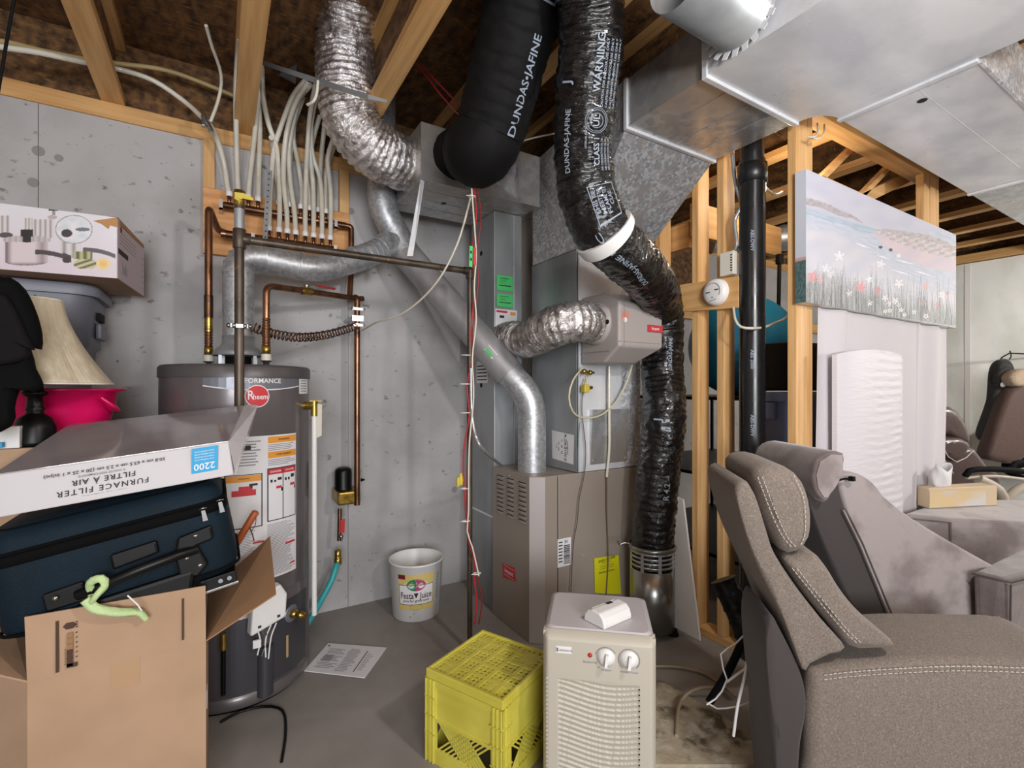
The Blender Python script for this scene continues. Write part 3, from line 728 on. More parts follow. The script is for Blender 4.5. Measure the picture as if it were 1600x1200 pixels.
def hpx(x, y):                                                 # pixel -> (arc, z) on the jacket
    r = ray(x, y); o = CO - V((HX, HY, CAM_H)); a = r.x ** 2 + r.y ** 2; b = 2 * (o.x * r.x + o.y * r.y); c = o.x ** 2 + o.y ** 2 - HR ** 2
    k = (-b - math.sqrt(max(0, b * b - 4 * a * c))) / (2 * a); p = CO + r * k
    d = math.atan2(p.y - HY, p.x - HX) - A0
    while d > PI: d -= 2 * PI
    while d < -PI: d += 2 * PI
    return d * HR, p.z
def hquad(mb, x0, x1, z0, z1, e=.001, n=10, arc=0., arct=0.):
    vs = []
    for i in range(n + 1):
        x = x0 + (x1 - x0) * i / n; k = 1 - (2 * i / n - 1) ** 2
        vs += [hc(x, z0 - arc * k, e), hc(x, z1 - arct * k, e)]
    mb.add(vs, [(2 * i, 2 * i + 2, 2 * i + 3, 2 * i + 1) for i in range(n)]); return mb
x0, z1 = hpx(317, 590); x1, _ = hpx(466, 590); _, z0 = hpx(400, 606)
mb = MB('silverband'); hquad(mb, x0, x1, z0 + .01, z1, .001, 14, .016); mb.use('paper'); hquad(mb, x0, x1, z0 + .006, z0 + .010, .0015, 14, .016, .016)
mb.text('PERFORMANCE', .026, lambda x, y: hc(x + (x0 + x1) / 2, y + (z0 + z1) / 2 + .008, .002)); band_ = mb.done('name_band', t)
cx, cz = hpx(402, 619); mb = MB('paper')
mb.add([hc(cx, cz, .0022)] + [hc(cx + .044 * math.cos(a * PI / 16), cz + .044 * math.sin(a * PI / 16), .0022) for a in range(32)], [(0, i + 1, (i + 1) % 32 + 1) for i in range(32)])
mb.use('redink').add([hc(cx, cz, .003)] + [hc(cx + .0405 * math.cos(a * PI / 16), cz + .0405 * math.sin(a * PI / 16), .003) for a in range(32)], [(0, i + 1, (i + 1) % 32 + 1) for i in range(32)])
mb.use('paper').text('R', .05, lambda x, y: hc(x * .8 + cx - .024, y + cz + .003, .0038)); mb.text('heem', .029, lambda x, y: hc(x * .85 + cx + .011, y + cz - .003, .0038)); mb.done('round_badge', band_)
xa, za = hpx(467, 592); xb, zb = hpx(480, 615); mb = MB('paper'); hquad(mb, xa, xb - .0, zb, za, .0012, 4); mb.use('greyink')
for k in range(5): hquad(mb, xa + .01, xb - .02, za - .01 - k * .011, za - .006 - k * .011, .0018, 3)
mb.done('small_label', t)
# big instruction label
lx0, lz1 = hpx(345, 684); lx1, _ = hpx(462, 680); _, lz0 = hpx(440, 898); lw = lx1 - lx0; lh = lz1 - lz0
mb = MB('paper'); hquad(mb, lx0, lx1, lz0, lz1, .001, 16)
L = lambda u: lx0 + lw * u
Z = lambda v: lz1 - lh * v
def hr(m, u0, u1, v0, v1, e=.002, n=6): mb.use(m); hquad(mb, L(u0), L(u1), Z(v1), Z(v0), e, n)
hr('orange', .55, .99, .01, .055); hr('orange', .55, .99, .115, .16); hr('ink', .04, .48, .255, .62); hr('paper', .055, .465, .26, .613, .0025); hr('orange', .055, .465, .262, .305, .003)
hr('ink', .54, .985, .23, .60); hr('paper', .555, .755, .237, .593, .0025); hr('paper', .768, .972, .237, .593, .0025); hr('redink', .555, .755, .237, .275, .003); hr('redink', .768, .972, .237, .275, .003)
hr('redink', .12, .4, .36, .40, .003); hr('redink', .2, .36, .335, .36, .003); hr('redink', .66, .74, .36, .378, .003); hr('redink', .88, .96, .355, .373, .003)
for (a_, b_, c_, d_) in ((.58, .61, .31, .33), (.63, .66, .315, .33), (.68, .74, .30, .32), (.79, .82, .31, .33), (.84, .87, .31, .33), (.89, .95, .29, .315), (.32, .42, .32, .335), (.33, .36, .335, .35), (.73, .755, .375, .40), (.955, .972, .375, .40)): hr('ink', a_, b_, c_, d_, .003, 2)
mb.use('ink').text('WARNING', .011, lambda x, y: hc(x + L(.78), y + Z(.033), .003)); mb.text('AVERTISSEMENT', .01, lambda x, y: hc(x + L(.78), y + Z(.138), .003)); mb.text('WARNING', .008, lambda x, y: hc(x + L(.26), y + Z(.283), .0035))
mb.use('paper').text('DANGER', .011, lambda x, y: hc(x + L(.655), y + Z(.256), .0035)); mb.text('DANGER', .011, lambda x, y: hc(x + L(.87), y + Z(.256), .0035))
random.seed(3)
def lines(u0, u1, v0, v1, dv):
    v = v0
    while v < v1: hr('greyink', u0, u1 - random.random() * (u1 - u0) * .35, v, v + dv * .38, .002, 4); v += dv
lines(.55, .98, .065, .108, .012); lines(.55, .98, .17, .215, .012); lines(.57, .74, .42, .58, .013); lines(.79, .95, .42, .58, .013); lines(.07, .44, .43, .6, .013)
lines(.04, .48, .64, .98, .0105); lines(.54, .98, .62, .98, .0105); lines(.2, .46, .03, .2, .02)
hr('redink', .80, .97, .775, .79, .0028); hr('redink', .36, .5, .72, .732, .0028); hr('redink', .88, .97, .93, .942, .0028); hr('ink', .24, .34, .06, .09, .0025)
plabel(mb.done('instruction_label', t), 'tall white label with orange, red and black warning panels')
# nipples, drain valve, relief valve
for (px, d) in ((326, 2.14), (416, 2.08)):
    p = PD(px, 570, d); mb = MB('steel'); mb.lathe([(.012, HT - .01), (.012, HT + .02), (.02, HT + .02), (.02, HT + .055), (.014, HT + .06)], (p.x, p.y, 0), 20); mb.use('offwhite').lathe([(.0205, HT + .025), (.0205, HT + .052)], (p.x, p.y, 0), 20); mb.done('nipple', t)
p = hpx(455, 958); c = hc(p[0], p[1], 0); d = (c - V((HX, HY, c.z))).normalized()
mb = MB('silverband'); mb.lathe([(.036, 0), (.034, .004), (.02, .006)], c, 28, d); mb.use('brass').lathe([(.017, 0), (.017, .02), (.011, .022), (.011, .035), (.015, .036), (.015, .05), (.012, .051), (.012, .058), (.009, .06), (.009, .07)], c + d * .005, 20, d); mb.done('drain_valve', t)
p = hpx(476, 634); c = hc(p[0], p[1], 0); d = (c - V((HX, HY, c.z))).normalized(); side = V((RGT.x, RGT.y, 0))
rv = c + d * .012 + side * .03 + V((0, 0, .0))
mb = MB('brass'); mb.cyl(c - d * .01, c + d * .02, .018, 18); mb.cyl(c + d * .01, rv, .016, 16); mb.cyl(rv + V((0, 0, .02)), rv - V((0, 0, .045)), .015, 16); mb.box(rv.x - .02, rv.x + .03, rv.y - .006, rv.y + .006, rv.z + .018, rv.z + .023); mb.done('relief_valve', t)
mb = MB('offwhite'); mb.prism([rv + side * .012 + V((0, 0, .01)), rv + side * .034 + V((0, 0, .005)), rv + side * .032 + V((0, 0, -.13)), rv + side * .012 + V((0, 0, -.14))], (0, .002, 0)); mb.done('valve_tag', t)
t2 = tag(MB('white').tube([rv + V((0, 0, -.03)), rv + V((-.0, 0, -.4)), V((rv.x, rv.y, .26))], .011, 16).done('discharge_pipe'), 'thin white plastic discharge pipe running down the heater side', 'pipe')
# gas control
px0 = hpx(410, 958); c = hc(px0[0], px0[1] + .02, 0); d = (c - V((HX, HY, c.z))).normalized(); s_ = V((0, 0, 1)).cross(d)
fnc = onplane(c + d * .005, s_, (0, 0, 1))
mb = MB('white'); q = [fnc(-.06, -.075), fnc(.07, -.04), fnc(.075, .05), (fnc(.05, .095)), fnc(-.05, .06)]; mb.prism(q, d * .05); gc_ = mb.done('gas_control', t, bevel=.008)
mb = MB('ink'); 
for (a_, b_) in ((-.035, -.05), (.035, -.032)): rect(mb, onplane(c + d * .0565, s_, (0, 0, 1)), a_, a_ + .012, b_, b_ + .01)
mb.done('control_ports', gc_)
mb = MB('paper')
for (a_, k) in ((-.03, 0), (-.005, 1), (.02, 2), (.04, 3)):
    P = c + d * .035 + s_ * a_ + V((0, 0, -.06)); (mb.use('steel') if k == 1 else mb.use('paper'))
    mb.tube(spline([P, P + V((0, 0, -.05)) + s_ * (.01 if k < 2 else -.02), P + V((0, 0, -.1 - .01 * k)) - s_ * .01 * k], .01), .003, 6)
mb.box(*sum(([min(a, b), max(a, b)] for a, b in zip(c + d * .03 + s_ * -.045 + V((0, 0, -.13)), c + d * .045 + s_ * -.02 + V((0, 0, -.1)))), []))
mb.done('igniter_wires', gc_)
xx, zz = hpx(414, 1020); mb = MB('heaterlow')
c1 = hc(hpx(414, 1008)[0], hpx(414, 1008)[1], .0); c2 = hc(hpx(414, 1084)[0], hpx(414, 1084)[1], 0); mb.cyl(c1, c2, .03, 24); 
hquad(mb, hpx(345, 1030)[0], hpx(405, 1030)[0], .08, .36, .004, 8); hquad(mb, hpx(425, 1030)[0], hpx(476, 1030)[0], .08, .38, .003, 6); mb.done('burner_cover', t)
xx, zz = hpx(448, 992); mb = MB(mat('tan_tape', '#b39a74', .6)); hquad(mb, xx - .007, xx + .004, zz - .09, zz, .005, 2); mb.done('tape_strip', t)
p0 = hc(hpx(350, 1000)[0], hpx(350, 1000)[1], .012)
mb = MB('black'); mb.cyl(p0, p0 - V((0, 0, .20)), .008, 10); mb.use('brass').cyl(p0 + V((0, 0, .03)), p0 - V((0, 0, .03)), .012, 10); mb.done('gas_supply_tube', t)
# draft hood and vents
t = thing('draft_hood', (HX, HY, HT), 'galvanised draft hood on top of the water heater', 'vent hood')
mb = MB('galvdark'); mb.lathe([(.1, .045), (.088, .07), (.07, .085), (.062, .10), (.062, .13)], (HX, HY, HT), 40, None, False); mb.done('skirt', t, solid=.002)
for a in range(4):
    mb = MB('galvdark'); q = V((HX + .09 * math.cos(a * PI / 2 + .7), HY + .09 * math.sin(a * PI / 2 + .7), HT)); mb.box(q.x - .006, q.x + .006, q.y - .006, q.y + .006, HT - .002, HT + .05); mb.done('leg', t)
mb = MB('mattblack'); mb.lathe([(.05, 0), (.05, .04)], (HX, HY, HT), 30); mb.done('outlet_ring', t)
def vent(mb, pts, R, bend, gores=5, n=36):
    path = elbowed(pts, bend, gores); mb.tube(path, R, n, smooth=True)
    for i in range(1, len(path) - 1):
        fr = frames(path)[i]; a = path[i] - fr[1] * .003; b = path[i] + fr[1] * .003; mb.tube([a, b], R + .0025, n)
t = thing('heater_vent', (HX, HY, HT + .13), 'bright galvanised vent pipe from the water heater to the wye', 'vent pipe')
W = V((.857, 2.60, 2.03))
mb = MB('zinc'); vent(mb, [V((HX, HY, HT + .11)), V((HX, HY, 1.835)), V((.40, 2.412, 1.80)), V((.66, 2.50, 1.93)), W + V((-.02, -.01, .03))], .061, .09)
fr = [V((.18, 2.409, 1.828)), V((.32, 2.41, 1.812)), V((.50, 2.446, 1.852)), V((.58, 2.473, 1.892)), V((.74, 2.54, 1.977))]
for i, p in enumerate(fr):
    q = (V((.40, 2.412, 1.80)) - V((HX, HY, 1.835))) if i < 2 else (V((.66, 2.50, 1.93)) - V((.40, 2.412, 1.80))); q.normalize()
    mb.tube([p - q * .003, p + q * .003], .0645, 36)
mb.done('vent_run', t)
t = thing('furnace_vent', (1.40, 2.1, .8), 'grey flue pipe slanting from the furnace top up to the wall', 'vent pipe')
F0 = V((1.405, 2.11, .815)); F1 = V((1.405, 2.11, 1.19))
K = F1.lerp(W, .17)
mb = MB('zinc'); vent(mb, [F0, F1, K], .074, .13, 4); mb.done('galvanised_elbow', t)
mb = MB('fluepaint'); mb.tube([K + (W - K).normalized() * -.01, K + (W - K).normalized() * .09], .081, 40); mb.tube([K, W + (W - K).normalized() * -.06], .078, 40); plabel(mb.done('slanted_pipe', t), 'matt grey painted slanted length')
mb = MB('zinc'); TOP = V((.755, 2.60, 2.22)); vent(mb, [W - (W - K).normalized() * .08, W + V((-.02, 0, .06)), TOP, V((.755, 2.60, 2.84))], .074, .08, 4)
mb.cyl(W + V((-.10, -.04, -.02)), W + V((0, 0, .03)), .066, 30); mb.done('wye', t)
p = K.lerp(W, .14); nn = (CO - p).normalized(); ax = (W - K).normalized(); sd = ax.cross(nn).normalized(); nn = sd.cross(ax)
def vp(x, y, e=.0788): a = y / .078; return p + ax * x + nn * e * math.cos(a) + sd * e * math.sin(a)
mb = MB('white'); mb.add([vp(x, y) for x, y in ((-.035, -.018), (.035, -.018), (.035, .018), (-.035, .018))], [(0, 1, 2, 3)]); mb.use('greentag').add([vp(x, y, .0794) for x, y in ((-.02, -.018), (.03, -.018), (.03, -.002), (-.02, -.002))], [(0, 1, 2, 3)])
mb.use('redink').add([vp(x, y, .0794) for x, y in ((-.05, -.008), (-.045, -.014), (-.04, .006), (-.046, .008))], [(0, 1, 2, 3)]); mb.done('pipe_label', t)

# ================================================================== PIPES
GY = 2.06
t = thing('gas_pipe', PY(373, 640, GY), 'old brown gas pipe crossing in front of the water heater', 'pipe')
zt = PY(400, 377, GY).z; gx = PY(374, 400, GY).x; ge = PY(734, 431, GY)
mb = MB('ironpipe'); mb.tube(elbowed([V((gx, GY, zt + .01)), V((gx, GY, 1.135)), V((gx - .32, GY + .01, 1.135)), V((gx - .32, GY + .01, 1.075))], .02), .0165, 20); mb.done('front_drop', t)
mb = MB('ironpipe'); mb.tube([V((gx, GY, zt + .012)), V((gx, GY, zt + .135))], .0165, 20); mb.use('galvdark').tube([V((gx, GY, zt + .03)), V((gx, GY, zt + .11))], .0175, 20); mb.done('riser', t)
mb = MB('ironpipe'); mb.tube([V((gx, GY, zt)), V((ge.x, GY, zt))], .0148, 20); mb.done('long_run', t)
mb = MB('ironpipe'); mb.lathe([(.021, -.036), (.022, -.034), (.022, .034), (.021, .036)], (gx, GY, zt), 20); mb.lathe([(.017, 0), (.019, .002), (.019, .034), (.0165, .036)], (gx, GY, zt), 20, (1, 0, 0)); mb.done('tee', t)
mb = MB('ironpipe'); mb.ball((ge.x, GY, zt), .02, 14); mb.lathe([(.018, 0), (.018, .03)], (ge.x - .032, GY, zt), 18, (1, 0, 0)); mb.lathe([(.018, 0), (.018, .03)], (ge.x, GY, zt - .036), 18); mb.done('elbow', t)
mb = MB('ironpipe'); mb.tube([V((ge.x, GY, zt)), V((ge.x, GY, .02))], .0125, 18); mb.done('furnace_drop', t)
mb = MB('brass'); c = V((gx, GY, zt + .15)); mb.lathe([(.015, -.03), (.019, -.028), (.019, .028), (.015, .03)], c, 18); mb.use('yellowvalve').prism([c + V((-.016, -.026, .012)), c + V((.012, -.026, .014)), c + V((.045, -.026, .002)), c + V((.044, -.026, -.007)), c + V((.012, -.026, -.006)), c + V((-.004, -.026, -.018)), c + V((-.016, -.026, -.012))], (0, .005, 0)); mb.cyl(c + V((0, -.03, 0)), c + V((0, -.012, 0)), .012, 14); plabel(mb.done('shutoff_valve', t), 'yellow handled valve')
# board for the manifolds
t = thing('manifold_board', PY(430, 400, 2.83), 'orange plywood board on the concrete wall behind the copper manifolds', 'board')
BX0, BX1 = PY(317, 350, 2.82).x, PY(546, 380, 2.82).x; Z0 = PY(317, 395, 2.82).z; Z1 = PY(317, 292, 2.82).z
mb = MB('wend'); mb.box(BX0, BX1, 2.815, 2.849, Z0, Z1); mb.done('panel', t, bevel=.003)
for (a, b) in ((BX0, BX0 + .05), (BX1 - .055, BX1 - .002)): 
    mb = MB('wz'); mb.box(a, b, 2.815, 2.849, Z1, PT - .002); mb.done('batten', t, bevel=.002)
mb = MB('screwm')
for (a, b) in ((325, 302), (325, 385), (536, 335), (534, 395)): p = PY(a, b, 2.815); mb.cyl((p.x, 2.812, p.z), (p.x, 2.816, p.z), .005, 10)
mb.done('screws', t)
# manifolds
MZ1, MY1 = 2.146, 2.755; MZ2, MY2 = 1.990, 2.70
a = PY(342, 318, MY1); b = PY(543, 352, MY1)
t = thing('copper_manifold', ((a.x + b.x) / 2, MY1, MZ1), 'upper copper manifold pipe on the orange board', 'manifold', 'copper manifolds')
mb = MB('copperold'); mb.tube([V((a.x, MY1, MZ1)), V((a.x + .025, MY1, MZ1)), V((b.x - .01, MY1, MZ1))], [.004, .018, .018], 20); mb.done('manifold_pipe', t)
mb = MB('copper'); mb.tube(elbowed([V((b.x - .01, MY1, MZ1)), V((b.x + .02, MY1, MZ1)), V((b.x + .02, MY1, MZ1 - .25)), V((PY(546, 470, 2.72).x, 2.72, PY(546, 470, 2.72).z))], .03), .015, 16); mb.done('down_pipe', t)
c2x0 = PY(345, 367, MY2).x; c2x1 = PY(530, 388, MY2).x
t3 = thing('copper_manifold', ((c2x0 + c2x1) / 2, MY2, MZ2), 'lower copper manifold pipe with eight tube fittings', 'manifold', 'copper manifolds')
mb = MB('copper'); mb.tube([V((c2x0, MY2, MZ2)), V((c2x1 - .02, MY2, MZ2)), V((c2x1, MY2, MZ2))], [.018, .018, .004], 20); mb.done('manifold_pipe', t3)
mb = MB('copperold'); mb.tube([V((c2x0 + .02, MY2, MZ2)), V((c2x0 + .22, MY2, MZ2))], .0195, 18); mb.done('sleeve', t3)
for (tt, my, mz, xs) in ((t, MY1, MZ1, (345, 524)), (t3, MY2, MZ2, (395, 523))):
    for xs_ in xs:
        p = PY(xs_, 340, my); mb = MB('screwm'); mb.box(p.x - .008, p.x + .008, my - .02, 2.814, mz - .03, mz - .02); mb.box(p.x - .008, p.x + .008, my - .02, my - .017, mz - .03, mz + .02); mb.done('clamp', tt)
# PEX tubes: (x on manifold, upper?, waypoints in (px, py, Y))
tubes = [
    (358, 1, [(355, 290, 2.76), (350, 255, 2.75), (338, 215, 2.7), (325, 190, 2.62)]),
    (373, 1, [(371, 280, 2.76), (369, 200, 2.72), (369, 130, 2.68), (372, 84, 2.6), (374, 60, 2.5)]),
    (388, 1, [(390, 280, 2.76), (399, 200, 2.74), (405, 140, 2.7), (408, 100, 2.62)]),
    (403, 1, [(404, 280, 2.76), (406, 200, 2.76), (403, 150, 2.72), (398, 120, 2.7)]),
    (420, 0, [(421, 330, 2.72), (423, 290, 2.74), (428, 235, 2.75), (440, 195, 2.7), (458, 150, 2.62), (478, 125, 2.55)]),
    (436, 0, [(437, 330, 2.72), (436, 280, 2.74), (432, 230, 2.74), (420, 195, 2.72), (411, 150, 2.7), (409, 105, 2.65)]),
    (449, 0, [(448, 330, 2.72), (443, 280, 2.72), (446, 220, 2.7), (460, 165, 2.62), (482, 128, 2.54)]),
    (462, 0, [(460, 330, 2.72), (453, 280, 2.74), (452, 230, 2.74), (466, 160, 2.64), (486, 132, 2.54)]),
    (477, 0, [(477, 330, 2.72), (478, 280, 2.72), (482, 210, 2.68), (486, 170, 2.6), (494, 130, 2.5)]),
    (490, 0, [(490, 330, 2.72), (489, 290, 2.74), (484, 220, 2.7), (490, 170, 2.62), (497, 150, 2.55)]),
    (503, 0, [(503, 330, 2.72), (500, 280, 2.74), (488, 240, 2.72), (486, 190, 2.66), (492, 150, 2.58)]),
    (516, 0, [(517, 330, 2.72), (516, 290, 2.72), (512, 250, 2.72), (518, 225, 2.68), (530, 190, 2.6)]),
    (470, 1, [(472, 300, 2.77), (465, 250, 2.77), (458, 215, 2.75), (462, 175, 2.7), (470, 150, 2.66)]),
    (484, 1, [(484, 310, 2.77), (480, 270, 2.77), (490, 215, 2.75), (500, 180, 2.7)]),
    (498, 1, [(499, 310, 2.77), (500, 270, 2.77), (504, 225, 2.75), (508, 190, 2.7)]),
    (509, 1, [(509, 310, 2.77), (510, 270, 2.77), (516, 245, 2.76), (524, 225, 2.72)]),
    (452, 1, [(450, 300, 2.77), (452, 260, 2.77), (458, 200, 2.75), (474, 150, 2.66)]),
    (436, 1, [(436, 300, 2.77), (430, 260, 2.77), (426, 225, 2.76), (424, 215, 2.7)]),
]
ordn = ['first', 'second', 'third', 'fourth', 'fifth', 'sixth', 'seventh', 'eighth', 'ninth', 'tenth']
cu = [0, 0]
for (xp, up, way) in tubes:
    my, mz = (MY1, MZ1) if up else (MY2, MZ2)
    p = PY(xp, 340 if up else 375, my); base = V((p.x, my, mz + .012))
    o_ = ordn[cu[up]]; cu[up] += 1
    lab = 'white water tube rising from the %s manifold, %s in building order' % ('upper' if up else 'lower', o_)
    names_up = ['leftmost translucent tube on the upper manifold, bending left to a metal clip', 'second translucent tube on the upper manifold, rising straight beside the joist', 'third translucent tube from the left on the upper manifold', 'fourth translucent tube from the left on the upper manifold',
                'rear tube on the upper manifold, between the fifth and sixth front tubes', 'rear tube on the upper manifold, behind the sixth front tube', 'rear tube on the upper manifold, behind the seventh front tube', 'rightmost tube on the upper manifold, curving toward the silver duct', 'rear tube on the upper manifold, behind the third front tube', 'rear tube on the upper manifold, behind the second front tube']
    lab = names_up[cu[1] - 1] if up else '%s white tube from the left on the lower copper manifold' % o_
    t = thing('water_tube', base, lab, 'tube', 'water tubes above the manifolds')
    pts = [base + V((0, 0, .045))] + [PY(*q) for q in way]
    mb = MB('pex'); mb.tube(spline(pts, .03), .0122, 14); mb.done('tube', t)
    mb = MB('copper'); mb.lathe([(.008, 0), (.008, .03), (.0095, .03), (.0095, .05)], base, 14); f_ = mb.done('fitting', t)
    mb = MB('white'); mb.lathe([(.0135, .035), (.015, .037), (.015, .058), (.0135, .06)], base, 14); mb.done('crimp_ring', f_)
def cab(name, pts, r, m, lab, cat='tube', n=10, step=.03, grp=None):
    mb = MB(m); mb.tube(spline(pts, step), r, n); return tag(mb.done(name), lab, cat, grp)
cab('water_tube', [PY(-60, 60, 2.5), PY(0, 73, 2.55), PY(60, 82, 2.6), PY(130, 97, 2.66), PY(185, 108, 2.7), PY(240, 126, 2.72), PY(290, 160, 2.72), PY(316, 184, 2.68), PY(325, 192, 2.62)], .011, 'pex', 'long pale tube along the ceiling from the left to the metal clip')
cab('water_tube', [PY(-60, 58, 2.55), PY(10, 66, 2.6), PY(60, 78, 2.66), PY(130, 92, 2.7), PY(190, 100, 2.74), PY(260, 110, 2.76), PY(330, 135, 2.78), PY(400, 165, 2.8)], .010, mat('pex_yellow', '#b09a6b', .5), 'yellowed tube along the ceiling behind the second joist')
cab('water_tube', [PY(322, 40, 2.3), PY(332, 75, 2.4), PY(343, 105, 2.48), PY(346, 130, 2.52), PY(340, 160, 2.56), PY(329, 190, 2.6)], .007, 'pex', 'thin tube hooking down from the ceiling to the metal clip')
c = PY(326, 193, 2.6); t = thing('tube_clip', c, 'small metal clip joining three tubes near the wall plate', 'clip')
mb = MB('chrome'); mb.cyl(c + V((-.02, 0, .03)), c + V((.012, 0, -.035)), .012, 14); mb.box(c.x - .028, c.x - .012, c.y - .014, c.y + .014, c.z - .02, c.z + .028); mb.done('clip_body', t, bevel=.002)
# perforated hanger strips
mb = MB('galvdark'); a = PY(417, 265, 2.6); b = PY(410, 378, 2.55); mb.prism([a, a + V((.024, 0, 0)), b + V((.02, 0, 0)), b], (0, .002, 0)); mb.use('hole')
for k in range(12):
    p = a.lerp(b, .05 + k * .08) + V((.011, -.001, 0)); mb.cyl(p, p + V((0, .0008, 0)), .0035, 8)
tag(mb.done('perforated_strap'), 'perforated metal strap hanging in front of the lower manifold', 'strap')
mb = MB('galvdark'); a = PD(390, 88, 2.3); b = PD(503, 124, 2.05); c = PD(605, 156, 1.98); w_ = V((0, 0, -.02)); mb.prism([a, b, b + w_ * 1.2, a + w_], (.0, .003, 0)); mb.prism([b, PD(575, 147, 1.93), PD(575, 147, 1.93) + w_ * 1.1, b + w_ * 1.2], (0, .003, 0)); mb.prism([PD(575, 147, 1.93), c, c + w_ * .6, PD(575, 147, 1.93) + w_], (0, .003, 0))
tag(mb.done('duct_strap'), 'flat grey metal strap holding the silver foil duct to the joist', 'strap')
mb = MB('galvdark'); mb.prism([PD(422, 80, 2.5), PD(464, 98, 2.4), PD(462, 130, 2.4), PD(428, 112, 2.5)], (0, .01, 0)); tag(mb.done('nail_plate'), 'dull metal plate under the floor above the tubing', 'plate')
mb = MB('offwhite'); mb.tube(spline([PD(497, 126, 2.06), PD(495, 145, 2.06), PD(490, 158, 2.06), PD(480, 164, 2.08)], .01), lambda i, th: .003 + .003 * abs(math.cos(th)), 8); tag(mb.done('tape_end'), 'loose pale strap end hanging beside the silver duct', 'strap')
# heater water lines
L0 = PD(326, 570, 2.14); R0 = PD(416, 570, 2.08)
def corr(a, b, R, m='copper'):
    mb = MB(m); path = spline([a, b], .003); mb.tube(path, lambda i, th: R + .002 + (.003 if (i // 2) % 2 else 0), 18); return mb
t = thing('copper_line', (L0.x, L0.y, HT + .06), 'left copper water line rising from the heater to the lower manifold', 'pipe', 'heater water lines')
zt1 = PD(333, 332, 2.2).z; C1 = V((L0.x, L0.y, zt1))
mb = corr(V((L0.x, L0.y, HT + .06)), V((L0.x, L0.y, 1.52)), .0125); mb.done('corrugated_connector', t)
mb = MB('brass'); mb.lathe([(.016, HT + .058), (.018, HT + .06), (.018, HT + .085), (.014, HT + .088)], (L0.x, L0.y, 0), 16); mb.lathe([(.0165, 1.50), (.0165, 1.565)], (L0.x, L0.y, 0), 16); mb.done('union_nuts', t)
mb = MB('copperold'); mb.tube([V((L0.x, L0.y, 1.56)), V((L0.x, L0.y, 1.66))], .0178, 16); mb.done('coupling', t)
mb = MB('copper'); mb.tube(elbowed([V((L0.x, L0.y, 1.6)), C1, V((c2x0 - .01, MY2, MZ2 + .01)), V((c2x0 + .05, MY2, MZ2))], .03), .0155, 18); mb.done('riser', t)
t = thing('copper_line', (R0.x, R0.y, HT + .06), 'right copper water line with a red handled valve above the heater', 'pipe', 'heater water lines')
mb = corr(V((R0.x, R0.y, HT + .06)), V((R0.x, R0.y, 1.55)), .0125); mb.done('corrugated_connector', t)
mb = MB('brass'); mb.lathe([(.016, HT + .058), (.018, HT + .06), (.018, HT + .085), (.014, HT + .088)], (R0.x, R0.y, 0), 16); mb.done('union_nut', t)
E1 = PY(423, 447, R0.y); E1.x = R0.x; E2 = PY(560, 467, 2.68)
mb = MB('copper'); mb.tube(elbowed([V((R0.x, R0.y, 1.53)), V((R0.x, R0.y, E1.z)), E2, E2 + V((.02, -.02, 0))], .035), .0145, 18)
mb.done('riser', t)
u_ = (E2 - V((R0.x, R0.y, E1.z))); A = V((R0.x, R0.y, E1.z)) + u_ * .38; u_.normalize()
mb = MB('brass'); mb.cyl(A - u_ * .03, A + u_ * .03, .019, 16); mb.cyl(A, A + V((0, 0, .03)), .008, 10); mb.use('chrome').cyl(A + V((0, 0, .022)), A + V((0, 0, .03)), .014, 10)
mb.use('red').prism([A + V((0, -.012, .03)) + u_ * .06, A + V((0, -.012, .03)) + u_ * .19, A + V((0, .012, .03)) + u_ * .19, A + V((0, .012, .03)) + u_ * .06], (0, 0, .007)); mb.use('chrome').prism([A + V((0, -.01, .028)) - u_ * .01, A + V((0, -.01, .028)) + u_ * .07, A + V((0, .01, .028)) + u_ * .07, A + V((0, .01, .028)) - u_ * .01], (0, 0, .003))
plabel(mb.done('shutoff_valve', t), 'valve with a red lever')
# drop to pump
dx = PY(558, 600, 2.66); 
t = thing('copper_drop', (dx.x, 2.66, .7), 'straight copper pipe dropping down the wall to the black pump', 'pipe')
mb = MB('copper'); mb.tube(elbowed([E2 + V((-.03, .03, 0)), V((dx.x, 2.66, E2.z + .01)), V((dx.x, 2.66, .62))], .03), .0155, 18); mb.done('pipe', t)
mb = MB('chrome'); mb.box(dx.x - .03, dx.x + .0, 2.64, 2.849, 1.62, 1.635); mb.box(dx.x - .03, dx.x + .03, 2.642, 2.646, 1.61, 1.64); mb.done('wall_clamp', t)
mb = MB('copperold'); mb.lathe([(.016, 1.52), (.016, 1.56)], (dx.x, 2.66, 0), 16); mb.done('coupling', t)
pp = PY(542, 765, 2.7)
t = thing('circulation_pump', (pp.x, 2.7, pp.z - .1), 'small black pump clamped on the wall below the copper pipe', 'pump')
mb = MB('black'); mb.lathe([(.0, .085), (.03, .085), (.042, .075), (.045, .06), (.045, -.02), (.048, -.03)], pp + V((-.01, .04, .03)), 24); mb.done('motor', t)
mb = MB('brass'); mb.box(pp.x - .055, pp.x + .065, 2.66, 2.83, pp.z - .075, pp.z - .005); mb.done('flange', t, bevel=.01)
mb = MB('black'); mb.lathe([(.01, 0), (.004, .02)], (pp.x + .075, 2.7, pp.z + .045), 10, (1, 0, 0)); mb.done('fitting', t)
t = thing('hose_bib', PY(532, 840, 2.7), 'brass drain valve with red handle joined to the teal hose', 'valve')
h0 = PY(531, 795, 2.72); h1 = PY(530, 845, 2.70); h2 = PY(528, 868, 2.7)
mb = MB('copperold'); mb.cyl(h0, h1, .011, 14); mb.done('stub', t)
mb = MB('brass'); mb.lathe([(.012, .03), (.017, .028), (.018, .0), (.016, -.01), (.02, -.012), (.02, -.045), (.015, -.048)], h2, 18); mb.done('valve_body', t)
